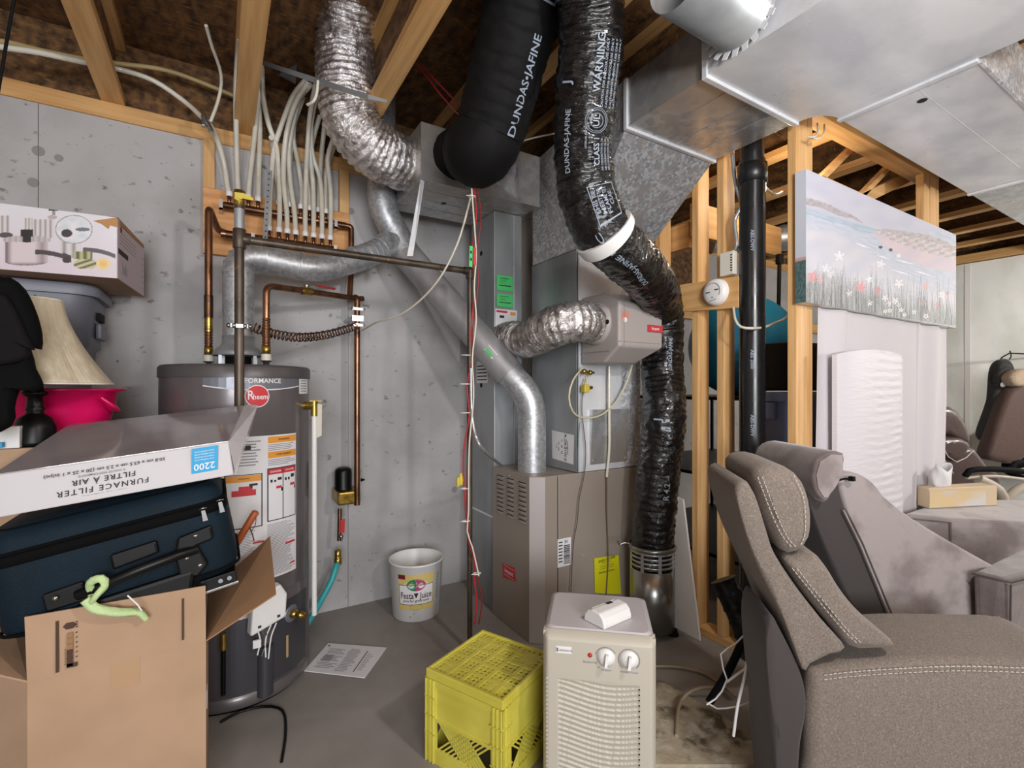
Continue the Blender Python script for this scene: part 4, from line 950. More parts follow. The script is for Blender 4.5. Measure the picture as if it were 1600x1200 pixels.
mb = MB('red'); q0 = PY(536, 812, 2.66); mb.prism([q0 + V((-.013, 0, 0)), q0 + V((.01, 0, .002)), q0 + V((.008, 0, -.07)), q0 + V((-.015, 0, -.07))], (0, .008, 0)); plabel(mb.done('lever', t, bevel=.002), 'red lever')
mb = MB('chrome'); q1 = PY(533, 838, 2.67); mb.ball(q1, .012, 10); mb.done('lever_nut', t)
cab('garden_hose', [h2 + V((0, 0, -.04)), PY(525, 885, 2.68), PY(519, 905, 2.66), PY(505, 932, 2.64), PY(492, 955, 2.6), PY(480, 975, 2.56), PZ(470, 990, .02), PZ(440, 1000, .02)], .0155, 'hose', 'teal garden hose running from the drain valve behind the heater', 'hose', 16)
# copper grounding coil
mb = MB('copperold'); A = PD(398, 512, 2.08); B = PD(477, 526, 2.22); D = PD(556, 510, 2.5)
ax = spline([A, PD(420, 520, 2.1), PD(465, 527, 2.2), PD(510, 523, 2.35), D], .0015); fr = frames(ax); pts = []
for i, (p, tt, a, b) in enumerate(fr):
    th = i * .0015 * 2 * PI / .0165; pts.append(p + (a * math.cos(th) + b * math.sin(th)) * .02)
pts = pts[::2]
lead = spline([PD(378, 508, 2.06), PD(384, 503, 2.07), PD(390, 511, 2.08), PD(394, 518, 2.08), pts[0]], .006)
mb.tube(lead + pts[1:], .0032, 6); tag(mb.done('coiled_wire'), 'coiled copper grounding wire stretched between the pipes above the heater', 'wire')
t = thing('ground_clamp', (gx, GY, 1.5), 'shiny ground clamp on the brown gas pipe', 'clamp', 'ground clamps')
zc = PY(375, 510, GY).z; mb = MB('chrome')
for k in (-.035, -.018, .018, .034): mb.ball((gx + k, GY - .018, zc), .0085, 10)
mb.box(gx - .035, gx + .035, GY - .02, GY - .014, zc - .006, zc + .006); mb.box(gx - .035, gx + .035, GY + .014, GY + .02, zc - .006, zc + .006); mb.done('clamp_body', t)
t = thing('ground_clamp', (dx.x, 2.66, 1.5), 'shiny ground clamp on the copper drop pipe', 'clamp', 'ground clamps')
for zc, nm in ((PY(562, 483, 2.64).z, 'upper_jaw'), (PY(562, 508, 2.64).z, 'lower_jaw')):
    mb = MB('chrome')
    for k in (-.03, .03): mb.ball((dx.x + k, 2.64, zc), .008, 10)
    mb.box(dx.x - .03, dx.x + .03, 2.636, 2.644, zc - .007, zc + .007); mb.done(nm, t)
cab('thermostat_wire', [V((dx.x + .02, 2.64, 1.56)), PD(590, 503, 2.4), PD(625, 492, 2.3), PD(660, 466, 2.22), PD(690, 430, 2.15), PD(715, 380, 2.12), PD(730, 330, 2.12), PD(737, 300, 2.14), PD(738, 292, 2.15)], .0045, 'cable', 'pale cable sagging from the copper pipe up to the return box', 'wire', 8)
# ================================================================== wires on the furnace drop
rw = [(741, 295), (744, 340), (737, 400), (742, 440), (736, 520), (738, 560), (730, 600), (733, 650), (725, 700), (724, 740), (727, 790), (733, 850), (740, 870), (741, 905), (745, 940), (741, 975)]
cab('red_wire', [PD(x, y, 2.06) for x, y in rw], .0035, 'redwire', 'bright red wire tied along the vertical gas pipe', 'wire', 8, grp='wires down the gas pipe')
cab('red_wire', [PD(x + 5 + 3 * math.sin(i), y, 2.05) for i, (x, y) in enumerate(rw)], .003, mat('dark_red_wire', '#7d1720', .4), 'dark red wire twisted beside the bright red one', 'wire', 8, grp='wires down the gas pipe')
cab('white_wire', [PD(x, y, 2.04) for x, y in ((737, 295), (741, 350), (744, 400), (741, 450), (744, 500), (738, 560), (740, 620), (733, 700), (732, 800), (730, 830), (738, 855), (746, 890), (748, 900))], .0035, 'cable', 'white wire tied along the vertical gas pipe', 'wire', 8, grp='wires down the gas pipe')
mb = MB('galv'); path = spline([PD(736, 575, 2.05), PD(737, 640, 2.05), PD(743, 680, 2.05), PD(757, 705, 2.1), V((1.31, 2.26, .83))], .004); mb.tube(path, lambda i, th: .0065 + (.001 if i % 2 else 0), 10); tag(mb.done('armoured_cable'), 'flexible armoured cable curving onto the furnace top', 'cable')
mb = MB('white')
for (x, y) in ((737, 307), (729, 555), (727, 600), (728, 645), (727, 763), (728, 814), (745, 896)):
    p = PD(x, y, 2.045); 
    mb.tube([p + V((.018 * math.cos(a), .012 * math.sin(a), 0)) for a in [k * PI / 5 for k in range(11)]], .002, 6); mb.cyl(p, p + V((-.025, 0, .0)), .0015, 6)
tag(mb.done('cable_ties', None), 'white cable ties around the wires on the vertical pipe', 'cable tie')
p = PD(720, 750, 2.04); t = thing('wire_connector', p, 'yellow wire connector beside the red wire', 'connector'); mb = MB('yellowvalve'); mb.lathe([(.009, -.02), (.011, 0), (.008, .02), (.004, .03)], p, 10); mb.done('cap', t); mb = MB('yellowvalve'); mb.lathe([(.007, -.02), (.009, 0), (.006, .018)], p + V((-.012, 0, -.005)), 10); mb.done('second_cap', t)
mb = MB('greentag'); a = PD(734, 384, 2.03); mb.prism([a, a + V((.014, 0, 0)), a + V((.012, 0, -.088)), a + V((-.003, 0, -.088))], (0, .002, 0)); mb.use('ink')
for k in (.02, .05): mb.box(a.x + .002, a.x + .01, a.y - .0008, a.y, a.z - k - .012, a.z - k)
tag(mb.done('hanging_tag'), 'narrow green tag hanging among the wires', 'tag')
mb = MB('redink'); a = PD(740, 386, 2.03); mb.prism([a, a + V((.012, 0, 0)), a + V((.012, 0, -.075)), a + V((0, 0, -.075))], (0, .002, 0)); tag(mb.done('hanging_tag'), 'narrow orange red tag beside the green tag', 'tag')
for (pts, lb) in (([(600, 56), (622, 78), (660, 112), (690, 150), (718, 180)], 'lower dark red wire strung under the floor above'), ([(636, 80), (680, 125), (712, 160), (724, 186)], 'upper dark red wire strung under the floor above')):
    cab('red_wire', [PD(x, y, 2.2) for x, y in pts], .0035, mat('dark_red_wire', '#7d1720', .4), lb, 'wire', 6)
cab('ceiling_wire', [PD(810, 222, 2.2), PD(840, 214, 2.2), PD(875, 207, 2.2)], .004, 'cable', 'pale wire crossing behind the black ducts', 'wire', 6)

# ================================================================== FURNACE
t = thing('furnace', (1.65, 2.13, 0), 'beige metal gas furnace with louvres under the plenum', 'furnace')
FY = 1.928; FT = .818
mb = MB('furn'); mb.prism([(1.36, FY, .0), (1.437, FY, .0), (1.437, 2.345, .0), (1.30, 2.345, .0), (1.30, 1.975, .0)], (0, 0, FT)); fc_ = mb.done('front_compartment', t, bevel=.003)
mb = MB('furnlight'); mb.prism([(1.299, 1.974, .004), (1.36, FY - .001, .004), (1.361, FY + .003, .004), (1.3, 1.978, .004)], (0, 0, FT - .01)); plabel(mb.done('corner_strip', t), 'pale corner strip')
mb = MB('furn'); mb.box(1.441, 2.0, FY, 2.345, .0, FT); mb.done('cabinet', t, bevel=.004)
mb = MB('hole'); mb.box(1.4365, 1.4415, FY + .002, FY + .01, .01, FT - .01); mb.done('door_gap', t)
mb = MB('furn')
for col in range(3):
    yc = [2.262, 2.155, 2.04][col]
    for row in range(9):
        z = .775 - row * .0235; n = 10; vs = []
        for i in range(n + 1):
            u = i / n; y = yc + (.5 - u) * .078; h = .012 * math.sin(PI * u) ** .6
            vs += [V((1.2995, y, z)), V((1.2995 - h, y, z - .007)), V((1.2995, y, z - .013))]
        mb.add(vs, [(3 * i, 3 * i + 3, 3 * i + 4, 3 * i + 1) for i in range(n)] + [(3 * i + 1, 3 * i + 4, 3 * i + 5, 3 * i + 2) for i in range(n)], True)
o = mb.done('louvres', fc_)
mb = MB('hole')
for col in range(3):
    yc = [2.262, 2.155, 2.04][col]
    for row in range(9): mb.box(1.2990, 1.2999, yc - .033, yc + .033, .775 - row * .0235 + .0, .775 - row * .0235 + .0045)
mb.done('louvre_slots', fc_)
mb = MB('redink'); q = [PX(785, 880, 1.2985), PX(804, 887, 1.2985), PX(806, 909, 1.2985), PX(786, 902, 1.2985)]; mb.prism(q, (.001, 0, 0)); cc = (q[0] + q[2]) / 2; fl = onplane(cc + V((-.001, 0, 0)), (0, -1, 0), (0, 0, 1)); mb.use('paper')
mb.text('bryant', .033, lambda x, y: fl(x, y)); 
for r_ in (-.024, .024): mb.add([fl(-.05, r_ - .001), fl(.05, r_ - .001), fl(.05, r_ + .001), fl(-.05, r_ + .001)], [(0, 1, 2, 3)])
mb.done('red_badge', fc_)
fs = onplane((0, FY - .001, 0), (1, 0, 0), (0, 0, 1))
a = PY(871, 843, FY); b = PY(892, 882, FY); mb = MB('paper'); mb.prism([(a.x, FY - .002, b.z), (b.x, FY - .002, b.z), (b.x, FY - .002, a.z), (a.x, FY - .002, a.z)], (0, .001, 0)); mb.use('ink').text('B1', .022, lambda x, y: V((b.x - .03 + x, FY - .003, a.z - .018 + y)))
random.seed(5)
z = a.z - .035
while z > b.z + .01:
    h = random.choice([.002, .003, .005]); mb.box(a.x + (b.x - a.x) * .45, b.x - .008, FY - .003, FY - .002, z - h, z); z -= h + random.choice([.002, .003])
for k in range(7): mb.box(a.x + .006, a.x + (b.x - a.x) * .35, FY - .003, FY - .002, a.z - .02 - k * .016, a.z - .014 - k * .016)
mb.done('barcode_label', t)
q = [PY(928, 872, FY - .002), PY(966, 867, FY - .002), PY(970, 928, FY - .002), PY(929, 926, FY - .002)]
q = [p + V((0, -.003, 0)) for p in q]; mb = MB('yellowlabel'); mb.prism(q, (0, .001, 0)); yx = (q[0].x + q[1].x) / 2; yz = q[0].z
mb.use('ink').text('ENERGYGUIDE', .0172, lambda x, y: V((yx + x, FY - .0062, yz - .021 + y + x * .06))); mb.text('BASED ON ANNUAL', .007, lambda x, y: V((yx + x, FY - .0062, yz - .035 + y))); mb.text('EFFICIENCY RATING', .012, lambda x, y: V((yx + x, FY - .0062, yz - .085 + y)))
for k in range(3): mb.box(yx - .045, yx + .05, FY - .0062, FY - .0055, yz - .05 - k * .008, yz - .049 - k * .008)
plabel(mb.done('energy_label', t), 'yellow paper energy label')
mb = MB('screwm')
for (x, y) in ((903, 752), (993, 747), (912, 867), (893, 920), (986, 880)): p = PY(x, y, FY); mb.ball((p.x, FY - .001, p.z), .004, 8)
for (x, y) in ((776, 752), (796, 743)): p = PX(x, y, 1.30); mb.ball((1.299, p.y, p.z), .004, 8)
mb.done('cabinet_screws', t)
cab('thermostat_wire', [PY(x, y, 1.905) for x, y in ((912, 606), (909, 640), (915, 700), (913, 740), (905, 780), (902, 815), (896, 850), (893, 900), (892, 925))], .0022, mat('brown_wire', '#4b3b33', .5), 'thin dark wire running down from the humidifier valve', 'wire', 6)
mb = MB('cleartube'); mb.tube(spline([PY(952, 572, 1.89), PY(952, 640, 1.89), PY(952, 700, 1.90), PY(948, 745, 1.912)], .02), .007, 12); tag(mb.done('drain_tube'), 'clear drain tube running straight down from the humidifier', 'tube')
cab('drain_tube', [PY(948, 745, 1.912), PY(948, 800, 1.918), PY(950, 870, 1.918), PY(947, 930, 1.918)], .0035, mat('brown_tube', '#6e5a4a', .4), 'thin brown tube continuing down the furnace side', 'tube', 8)
cab('water_line', [PY(910, 574, 1.88), PY(895, 595, 1.84), PY(889, 620, 1.84), PY(895, 643, 1.85), PY(912, 653, 1.87), PY(940, 648, 1.88), PY(965, 625, 1.88), PY(980, 595, 1.87), PY(988, 570, 1.85)], .0045, mat('cream_line', '#cfc6a6', .4), 'cream tube looping beneath the humidifier', 'tube', 8)
cab('red_wire', [PY(906, 660, 1.9), PY(903, 700, 1.91), PY(903, 737, 1.91)], .0018, mat('green_wire', '#3d7a6a', .5), 'thin green wire on the plenum front below the humidifier', 'wire', 6)
c = PY(914, 607, 1.885); t = thing('humidifier_valve', c, 'small yellow and brass water valve below the humidifier', 'valve')
mb = MB('yellowvalve'); mb.box(c.x - .018, c.x + .016, c.y - .02, c.y + .012, c.z - .02, c.z + .02); mb.done('solenoid', t, bevel=.004)
mb = MB('brass'); mb.cyl(c + V((.015, 0, 0)), c + V((.045, 0, .005)), .009, 12); mb.cyl(c + V((0, 0, .018)), c + V((.01, 0, .06)), .004, 8); mb.ball(c + V((-.01, -.005, .085)), .014, 12); mb.ball(c + V((.03, -.005, .08)), .013, 12); mb.cyl(c + V((-.02, 0, .085)), c + V((.06, 0, .08)), .006, 10); mb.done('brass_fittings', t)
# humidifier
t = thing('humidifier', (1.74, 1.8, 1.38), 'beige whole house humidifier with flex duct on the plenum front', 'humidifier')
HZ0, HZ1 = PX(962, 566, 1.575).z, PX(962, 452, 1.575).z
mb = MB('humid'); X0, X1, Y0, Y1 = 1.577, 1.868, 1.645, 1.918
zc0, zc1 = HZ0 + .075, HZ1 - .055
poly = [V((X0, Y1, HZ0)), V((X0, Y0 + .10, HZ0)), V((X0, Y0, zc0)), V((X0, Y0, zc1)), V((X0, Y0 + .10, HZ1)), V((X0, Y1, HZ1))]
B = [p.copy() for p in poly]; 
for p in B: p.x = X1 + (-.09 if (p.z in (HZ0,)) else (-.03 if p.z == HZ1 else 0))
mb.add(poly + B, [(0, 1, 2, 3, 4, 5), (11, 10, 9, 8, 7, 6), (0, 6, 7, 1), (1, 7, 8, 2), (2, 8, 9, 3), (3, 9, 10, 4), (4, 10, 11, 5), (5, 11, 6, 0)]); hs_ = mb.done('housing', t, bevel=.012, seg=3)
mb = MB('humiddark'); mb.box(X0 - .004, X0 + .002, Y0 + .06, Y1, zc0 - .02, zc0 - .017); mb.box(X0 + .0, X1 - .006, Y0 - .0015, Y0 + .001, zc0 + .02, zc0 + .023); mb.box(X0 + .03, X0 + .033, Y0 - .0015, Y0 + .001, zc0, zc1); mb.done('cover_seams', hs_)
mb = MB('humid'); mb.lathe([(.105, 0), (.105, .008), (.098, .02), (.093, .022), (.093, .035)], (X0, 1.80, 1.565), 40, (-1, 0, 0)); mb.done('duct_collar', t)
mb = MB('mattblack'); mb.lathe([(.0, .016), (.009, .014), (.011, 0)], (X0 - .02, 1.70, 1.56), 14, (-1, 0, 0)); mb.done('damper_knob', t)
p = PY(977, 494, Y0); mb = MB(mat('salmon', '#e0785f', .6)); random.seed(2)
for k in range(16): a = k * PI / 8; mb.add([(p.x, Y0 - .001, p.z + .002), (p.x + .022 * math.cos(a - .12), Y0 - .0012, p.z + .002 + .022 * math.sin(a - .12)), (p.x + .026 * math.cos(a), Y0 - .0012, p.z + .002 + .026 * math.sin(a)), (p.x + .022 * math.cos(a + .12), Y0 - .0012, p.z + .002 + .022 * math.sin(a + .12))], [(0, 3, 2, 1)])
mb.use('white').lathe([(.012, 0), (0, .001)], (p.x, Y0 - .001, p.z - .016), 16, (0, -1, 0)); mb.done('sun_emblem', hs_)
a = PY(1012, 508, Y0); b = PY(1035, 520, Y0); mb = MB('redink'); mb.box(a.x, b.x, Y0 - .002, Y0, b.z, a.z); mb.use('ink').box(a.x - .002, b.x + .002, Y0 - .001, Y0, b.z - .002, a.z + .002); mb.use('paper').text('bryant', .02, lambda x, y: V(((a.x + b.x) / 2 + x, Y0 - .003, (a.z + b.z) / 2 + y + .001))); mb.done('red_badge', hs_)
# floor bucket holding duct
t = thing('metal_bucket', (1.908, 1.75, 0), 'brushed metal perforated canister around the black duct end on the floor', 'canister')
R = .112
mb = MB('steel'); mb.lathe([(.0, .03), (R, .03), (R, .335), (R - .004, .335), (R - .004, .034), (0, .034)], (1.908, 1.75, 0), 48); mb.done('body', t)
for k in range(8):
    a = k * PI / 4 + .3; mb = MB('galv'); mb.prism([(1.908 + (R + .001) * math.cos(a + s), 1.75 + (R + .001) * math.sin(a + s), .33) for s in (-.07, .07)] + [(1.908 + (R - .004) * math.cos(a + s), 1.75 + (R - .004) * math.sin(a + s), .33) for s in (.07, -.07)], (0, 0, .10)); mb.done('upright', t)
for z in (.352, .374, .396, .418): mb = MB('galv'); mb.lathe([(R - .003, 0), (R, .001), (R, .007), (R - .003, .008)], (1.908, 1.75, z), 48, None, False); mb.done('ring', t, solid=.002)
mb = MB('steel'); mb.lathe([(R - .006, .43), (R + .006, .432), (R + .008, .445), (R - .002, .452)], (1.908, 1.75, 0), 48, None, False); mb.done('rim', t, solid=.003)
mb = MB('chrome'); q = PD(985, 850, 2.42); mb.tube(spline([q, PD(975, 848, 2.42), PD(968, 851, 2.42), PD(965, 845, 2.42)], .01), .005, 8); mb.done('hook', t)
mb = MB('mattblack'); mb.lathe([(.03, 0), (.02, .03)], (1.97, 1.67, 0), 12); mb.done('foot', t)
# white panel
mb = MB('whiteboard'); mb.prism([(2.03, 1.555, 0.002), (2.035, 1.84, .002), (2.07, 1.84, .70), (2.07, 1.69, .668)], (.012, 0, 0)); tag(mb.done('leaning_board', bevel=.001), 'white triangular offcut board leaning on the studs beside the canister', 'board')
# ================================================================== LEFT PILE
def rrect(x0, x1, y0, y1, z, r, n=6):
    out = []
    for cx, cy, a0 in ((x1 - r, y1 - r, 0), (x0 + r, y1 - r, 90), (x0 + r, y0 + r, 180), (x1 - r, y0 + r, 270)):
        for k in range(n + 1):
            a = math.radians(a0 + 90 * k / n); out.append(V((cx + r * math.cos(a), cy + r * math.sin(a), z)))
    return out
def loft(mb, rings, cap0=True, cap1=True, smooth=True):
    n = len(rings[0]); vs = [p for r in rings for p in r]
    mb.add(vs, [(i * n + k, i * n + (k + 1) % n, (i + 1) * n + (k + 1) % n, (i + 1) * n + k) for i in range(len(rings) - 1) for k in range(n)], smooth)
    if cap0: mb.add(rings[0], [tuple(range(n))[::-1]])
    if cap1: mb.add(rings[-1], [tuple(range(n))])
    return mb
def rotz(loc, deg, ax='Z'): return Matrix.Translation(V(loc)) @ Matrix.Rotation(math.radians(deg), 4, ax)
def paintmat(n, rough=.5, coat=0.): return mat(n, '#ffffff', rough, 0, vcol='paint', coat=coat)
def lin(h): return C(h)
def mixc(a, b, t): t = max(0, min(1, t)); return tuple(a[i] * (1 - t) + b[i] * t for i in range(3)) + (1,)

# open carton
BX, BX2, BY, BY2, BZ = -.389, -.029, 1.585, 1.965, .545
t = thing('moving_carton', ((BX + BX2) / 2, (BY + BY2) / 2, 0), 'open brown cardboard carton with flaps up, under the navy suitcase', 'carton')
mb = MB('card'); e = .005
mb.box(BX, BX2, BY, BY + e, 0, BZ); mb.box(BX, BX2, BY2 - e, BY2, 0, BZ); mb.box(BX, BX + e, BY + e, BY2 - e, 0, BZ); mb.box(BX2 - e, BX2, BY + e, BY2 - e, 0, BZ); mb.box(BX, BX2, BY, BY2, 0, .005)
mb.done('carton_body', t)
mb = MB('card'); fa = PY(38, 965, BY - .006); fb = PY(321, 915, BY - .006)
fa.x = BX - .004; mb.prism([(BX, BY - .002, BZ), (BX2, BY - .002, BZ), (BX2 - .001, BY - .008, .703), (BX - .003, BY - .008, .705)], (0, .004, 0))
f0 = onplane(((BX + BX2) / 2, BY - .0075, .62), (1, 0, 0), (0, 0, 1), .0022); 
mb.use(mat('carton_print', '#4a3327', .8)); rect(mb, f0, -.128, -.122, -.063, .062); rect(mb, f0, .125, .13, -.052, .06)
mb.use(mat('carton_print', '#4a3327', .8))
for k in range(6): rect(mb, f0, -.108, -.096 + (.0), -.055 + k * .014, -.042 + k * .014) if k < 3 else None
mb.use(mat('carton_print_pale', '#94714f', .8))
for k in range(3, 6): rect(mb, f0, -.108, -.096, -.055 + k * .014, -.042 + k * .014)
mb.use(mat('carton_print', '#4a3327', .8)); rect(mb, f0, -.108, -.088, -.058, -.048); mb.add([f0(-.102 + .013 * math.cos(a * PI / 3), .045 + .009 * math.sin(a * PI / 3)) for a in range(6)], [tuple(range(6))])
for k in range(6): rect(mb, f0, -.091, -.088, -.036 + k * .012, -.033 + k * .012); rect(mb, f0, -.1115, -.110, -.05 + k * .007, -.046 + k * .007)
for k in range(3): rect(mb, f0, -.091, -.087, .038 + k * .006, .041 + k * .006)
mb.done('front_flap', t)
mb = MB('cardin'); mb.prism([(BX2, BY, BZ), (BX2, BY2, BZ), (.160, 1.965, .705), (.1457, 1.585, .635)], (.001, 0, .004)); mb.done('right_flap', t)
mb = MB('card'); mb.prism([(BX, BY, BZ), (BX, BY2, BZ), (-.53, BY2 - .02, .66), (-.53, BY + .02, .62)], (.001, 0, .004)); mb.done('left_flap', t)
mb = MB('cardtape'); mb.box(-.235, -.175, BY - .0012, BY, .475, BZ); mb.done('tape', t)
mb = MB('paper'); mb.box(-.028, -.0265, 1.6, 1.64, .35, .40); mb.done('torn_label', t)
# stack of boxes behind carrying the lamp and tote
t = tag(MB('card').box(-1.0, -.262, 2.0, 2.79, 0, .54).done('cardboard_box', bevel=.004), 'lower large cardboard box hidden behind the suitcase', 'box')
t = tag(MB('card').box(-.98, -.27, 2.0, 2.78, .542, 1.068).done('cardboard_box', bevel=.004), 'upper large cardboard box under the lamp and pink tub', 'box')

# suitcase
TS = Matrix.Translation(V((.055, 1.60, .722))) @ Matrix.Rotation(math.radians(-10.5), 4, 'Y')
t = thing('suitcase', (-.25, 1.8, .65), 'navy blue fabric suitcase lying on the open carton', 'suitcase')
W_, D_, H_ = -.51, .37, .205
mb = MB('suit', TS); loft(mb, [rrect(W_ + i, -i, i, D_ - i, z, .06) for z, i in ((0, .025), (.008, .008), (.03, 0), (H_ - .02, 0))]); mb.done('case_body', t)
mb = MB('cloth', TS); loft(mb, [rrect(W_ + i, -i, i, D_ - i, z, .06) for z, i in ((H_ - .02, .001), (H_ - .018, -.003), (H_ + .004, -.003), (H_ + .008, .002))]); zb_ = mb.done('zipper_band', t)
mb = MB('suit', TS); loft(mb, [rrect(W_ + i, -i, i, D_ - i, z, .06) for z, i in ((H_ + .004, .002), (H_ + .04, .008), (H_ + .065, .03), (H_ + .075, .07))]); mb.done('lid', t)
for z, i in ((H_ + .012, -.002), (.02, -.002), (H_ + .062, .03)):
    mb = MB('cloth', TS); r_ = rrect(W_ + i, -i, i, D_ - i, z, .06); mb.tube(r_ + [r_[0]], .004, 8); mb.done('piping', t)
fs_ = onplane((0, 0, 0), (1, 0, 0), (0, 0, 1), 0)
def sl(x, z, h=0.): return V((x, -h, z))
mb = MB('black', TS)
def bar(pts, r, m='black', nm='handle'): 
    q = MB(m, TS); q.tube(spline(pts, .01), r, 12); return q
hb = bar([sl(-.345, .075, .012), sl(-.30, .085, .034), sl(-.22, .10, .045), sl(-.14, .105, .036), sl(-.09, .10, .012)], .013); hb.done('carry_handle', t)
mb = MB('black', TS); mb.prism([sl(-.125, .145, .0), sl(-.045, .155, .0), sl(-.045, .115, .0), sl(-.085, .11, .0), sl(-.07, .05, .0), sl(-.10, .025, .0), sl(-.14, .045, .0), sl(-.14, .10, .0)], (0, -.018, 0)); hb_ = mb.done('handle_bracket', t, bevel=.006)
mb = MB('black', TS); mb.prism([sl(-.41, .10, .0), sl(-.33, .105, .0), sl(-.33, .055, .0), sl(-.41, .055, .0)], (0, -.012, 0)); mb.done('handle_bracket', t, bevel=.005)
mb = MB('black', TS); mb.prism([sl(-.27, .15, 0), sl(-.17, .155, 0), sl(-.17, .12, 0), sl(-.27, .11, 0)], (0, -.016, 0)); mb.done('handle_recess', t, bevel=.006)
mb = MB('black', TS); mb.prism([sl(-.36, .05, 0), sl(-.10, .05, 0), sl(-.12, -.01, 0), sl(-.36, -.0, 0)], (0, -.02, 0)); mb.done('trolley_housing', t, bevel=.01)
for x, z in ((-.085, .138), (-.115, .085), (-.09, .055), (-.385, .085)):
    mb = MB('chrome', TS); mb.lathe([(.0, .021), (.005, .020), (.0065, .017)], (x, 0, z), 14, (0, -1, 0)); mb.done('rivet', hb_)
mb = MB('black', TS); mb.box(-.10, -.012, .0, .08, -.03, .004); mb.use('steel').box(-.10, -.01, -.004, -.0, -.034, -.026); mb.done('wheel_skid', t, bevel=.004)
for x in (-.03, -.052): mb = MB('chrome', TS); mb.cyl((x, -.006, -.01), (x, .004, -.01), .006, 12); mb.done('skid_bolt', t)
for xo, zo in ((-.055, H_ - .005), (-.012, H_ + .006)):
    mb = MB('chrome', TS); mb.tube(spline([sl(xo - .008, zo + .004, .006), sl(xo, zo + .006, .01), sl(xo + .008, zo + .004, .006)], .003), .0022, 6); mb.prism([sl(xo - .005, zo, .009), sl(xo + .004, zo, .009), sl(xo + .006, zo - .03, .009), sl(xo - .006, zo - .03, .009)], (0, -.002, 0)); mb.done('zip_pull', zb_)
mb = MB('lime', TS); 
mb.tube(spline([sl(-.315, .07, .03), sl(-.31, .105, .045), sl(-.287, .11, .055), (sl(-.283, .09, .05)), sl(-.30, .075, .06), sl(-.315, .06, .05)], .008), lambda i, th: .006 + .004 * abs(math.cos(th + i * .2)), 10)
mb.tube(spline([sl(-.325, .07, .05), sl(-.31, .04, .052), sl(-.27, .012, .05), sl(-.235, -.005, .045), sl(-.225, -.03, .04)], .008), lambda i, th: .006 + .006 * abs(math.cos(th + i * .1)), 10)
tag(mb.done('ribbon'), 'lime green ribbon knotted round the suitcase handle', 'ribbon')
mb = MB('white', TS); mb.tube([sl(-.245, .05, .06), sl(-.23, .02, .062), sl(-.225, .0, .06)], .002, 6); mb.done('tag_string', t)

# furnace filter box
cor = {}
NB0, NB1 = PY(-12, 811, 1.565), PY(365, 742, 1.565); NT0, NT1 = PY(-12, 743, 1.575), PY(357, 690, 1.575)
FV = V((.055, .385, .088))
t = thing('filter_box', (-.2, 1.75, 1.0), 'flat white furnace filter box in clear wrap lying upside down on the suitcase', 'box')
mb = MB('filterwhite'); mb.hexa([NB0, NB1, NB1 + FV, NB0 + FV], [NT0, NT1, NT1 + FV, NT0 + FV]); mb.done('filter_pack', t, bevel=.003)
up = (NT1 - NB1).normalized(); mb = MB('glassy'); mb.hexa([NT0 + up * .0005, NT1 + up * .0005, NT1 + FV + up * .0005, NT0 + FV + up * .0005], [NT0 + up * .002, NT1 + up * .002, NT1 + FV + up * .002, NT0 + FV + up * .002]); plabel(mb.done('clear_wrap_top', t), 'glossy clear wrap over the grey filter')
mb = MB('clear'); R_ = V((.045, .0, .012)); 
mb.add([NT1, NT1 + FV, NT1 + FV + V((.012, 0, .004)), NT1 + FV * .9 + R_, NT1 + FV * .2 + V((.03, 0, -.03)), NB1 + V((.006, 0, 0)), NB1 + FV + V((.01, 0, .02))], [(0, 1, 3, 4), (0, 4, 5), (4, 3, 6, 5), (1, 2, 3)]); mb.done('loose_wrap_end', t, solid=.0006)
eu = (NB1 - NB0).normalized(); ev = V((0, 0, 1)); fw = onplane((NB0 + NT1) / 2, eu, ev, .0035)
L_ = (NB1 - NB0).length; mb = MB('ink')
cx = L_ * .0
def ut(s_, size, cx, cy, m='ink', sp=1.0): mb.use(m).text(s_, size, lambda x, y: fw(cx - x, cy - y), spacing=sp)
ut('FURNACE FILTER', .0195, -.035, -.018, sp=1.25); ut('FILTRE À AIR', .0185, -.035, .004, sp=1.2); ut('HIGH PERFORMANCE', .0085, -.035, -.033, 'greyink', 1.1); ut('À HAUTE PERFORMANCE', .0075, -.04, .018, 'greyink', 1.1)
ut('50.8 cm x 63.5 cm x 2.5 cm (20 x 25 x 1 in/po)', .0118, -.03, .029, sp=1.05)
mb.done('box_print', t); mb = MB('blueink'); rect(mb, fw, .148, .21, -.025, .043); mb.use('paper'); 
mb.text('2200', .025, lambda x, y: fw(.178 - x, -.008 - y, .0008))
for k in range(4): mb.text('MICRO PARTICLE FILTER', .0042, lambda x, y, k=k: fw(.178 - x, .01 + k * .0075 - y, .0008))
mb.done('blue_panel', t)
# lamp
LX, LY = -.488, 2.06
t = thing('table_lamp', (LX, LY, 1.07), 'table lamp with black turned base and pleated cream bell shade', 'lamp')
mb = MB('black'); mb.lathe([(.0, .0), (.052, .0), (.054, .012), (.05, .03), (.05, .055), (.04, .085), (.022, .098), (.02, .105), (.024, .112), (.02, .12), (.018, .15), (.03, .158), (.032, .165), (.02, .172), (.018, .20), (.014, .25), (.01, .30), (.008, .46), (.0, .47)], (LX, LY, 1.07), 36); mb.done('turned_base', t)
mb = MB('shade')
def shf(u, v):
    th = 2 * PI * u; tt = 1 - v; r = .062 + .12 * tt ** 1.55; k = (u * 8) % 1.0; r *= 1 - .045 * (1 - (2 * k - 1) ** 2) * (-1)
    r += .0004 * math.sin(u * 2 * PI * 90)
    return V((LX + r * math.cos(th), LY + r * math.sin(th), 1.262 + v * .262))
mb.grid(shf, 360, 24); mb.done('bell_shade', t, solid=.003)
mb = MB('offwhite')
for v in (0, 1): mb.tube([shf(k / 64, v) for k in range(65)], .0035, 6)
mb.done('shade_trim', t)
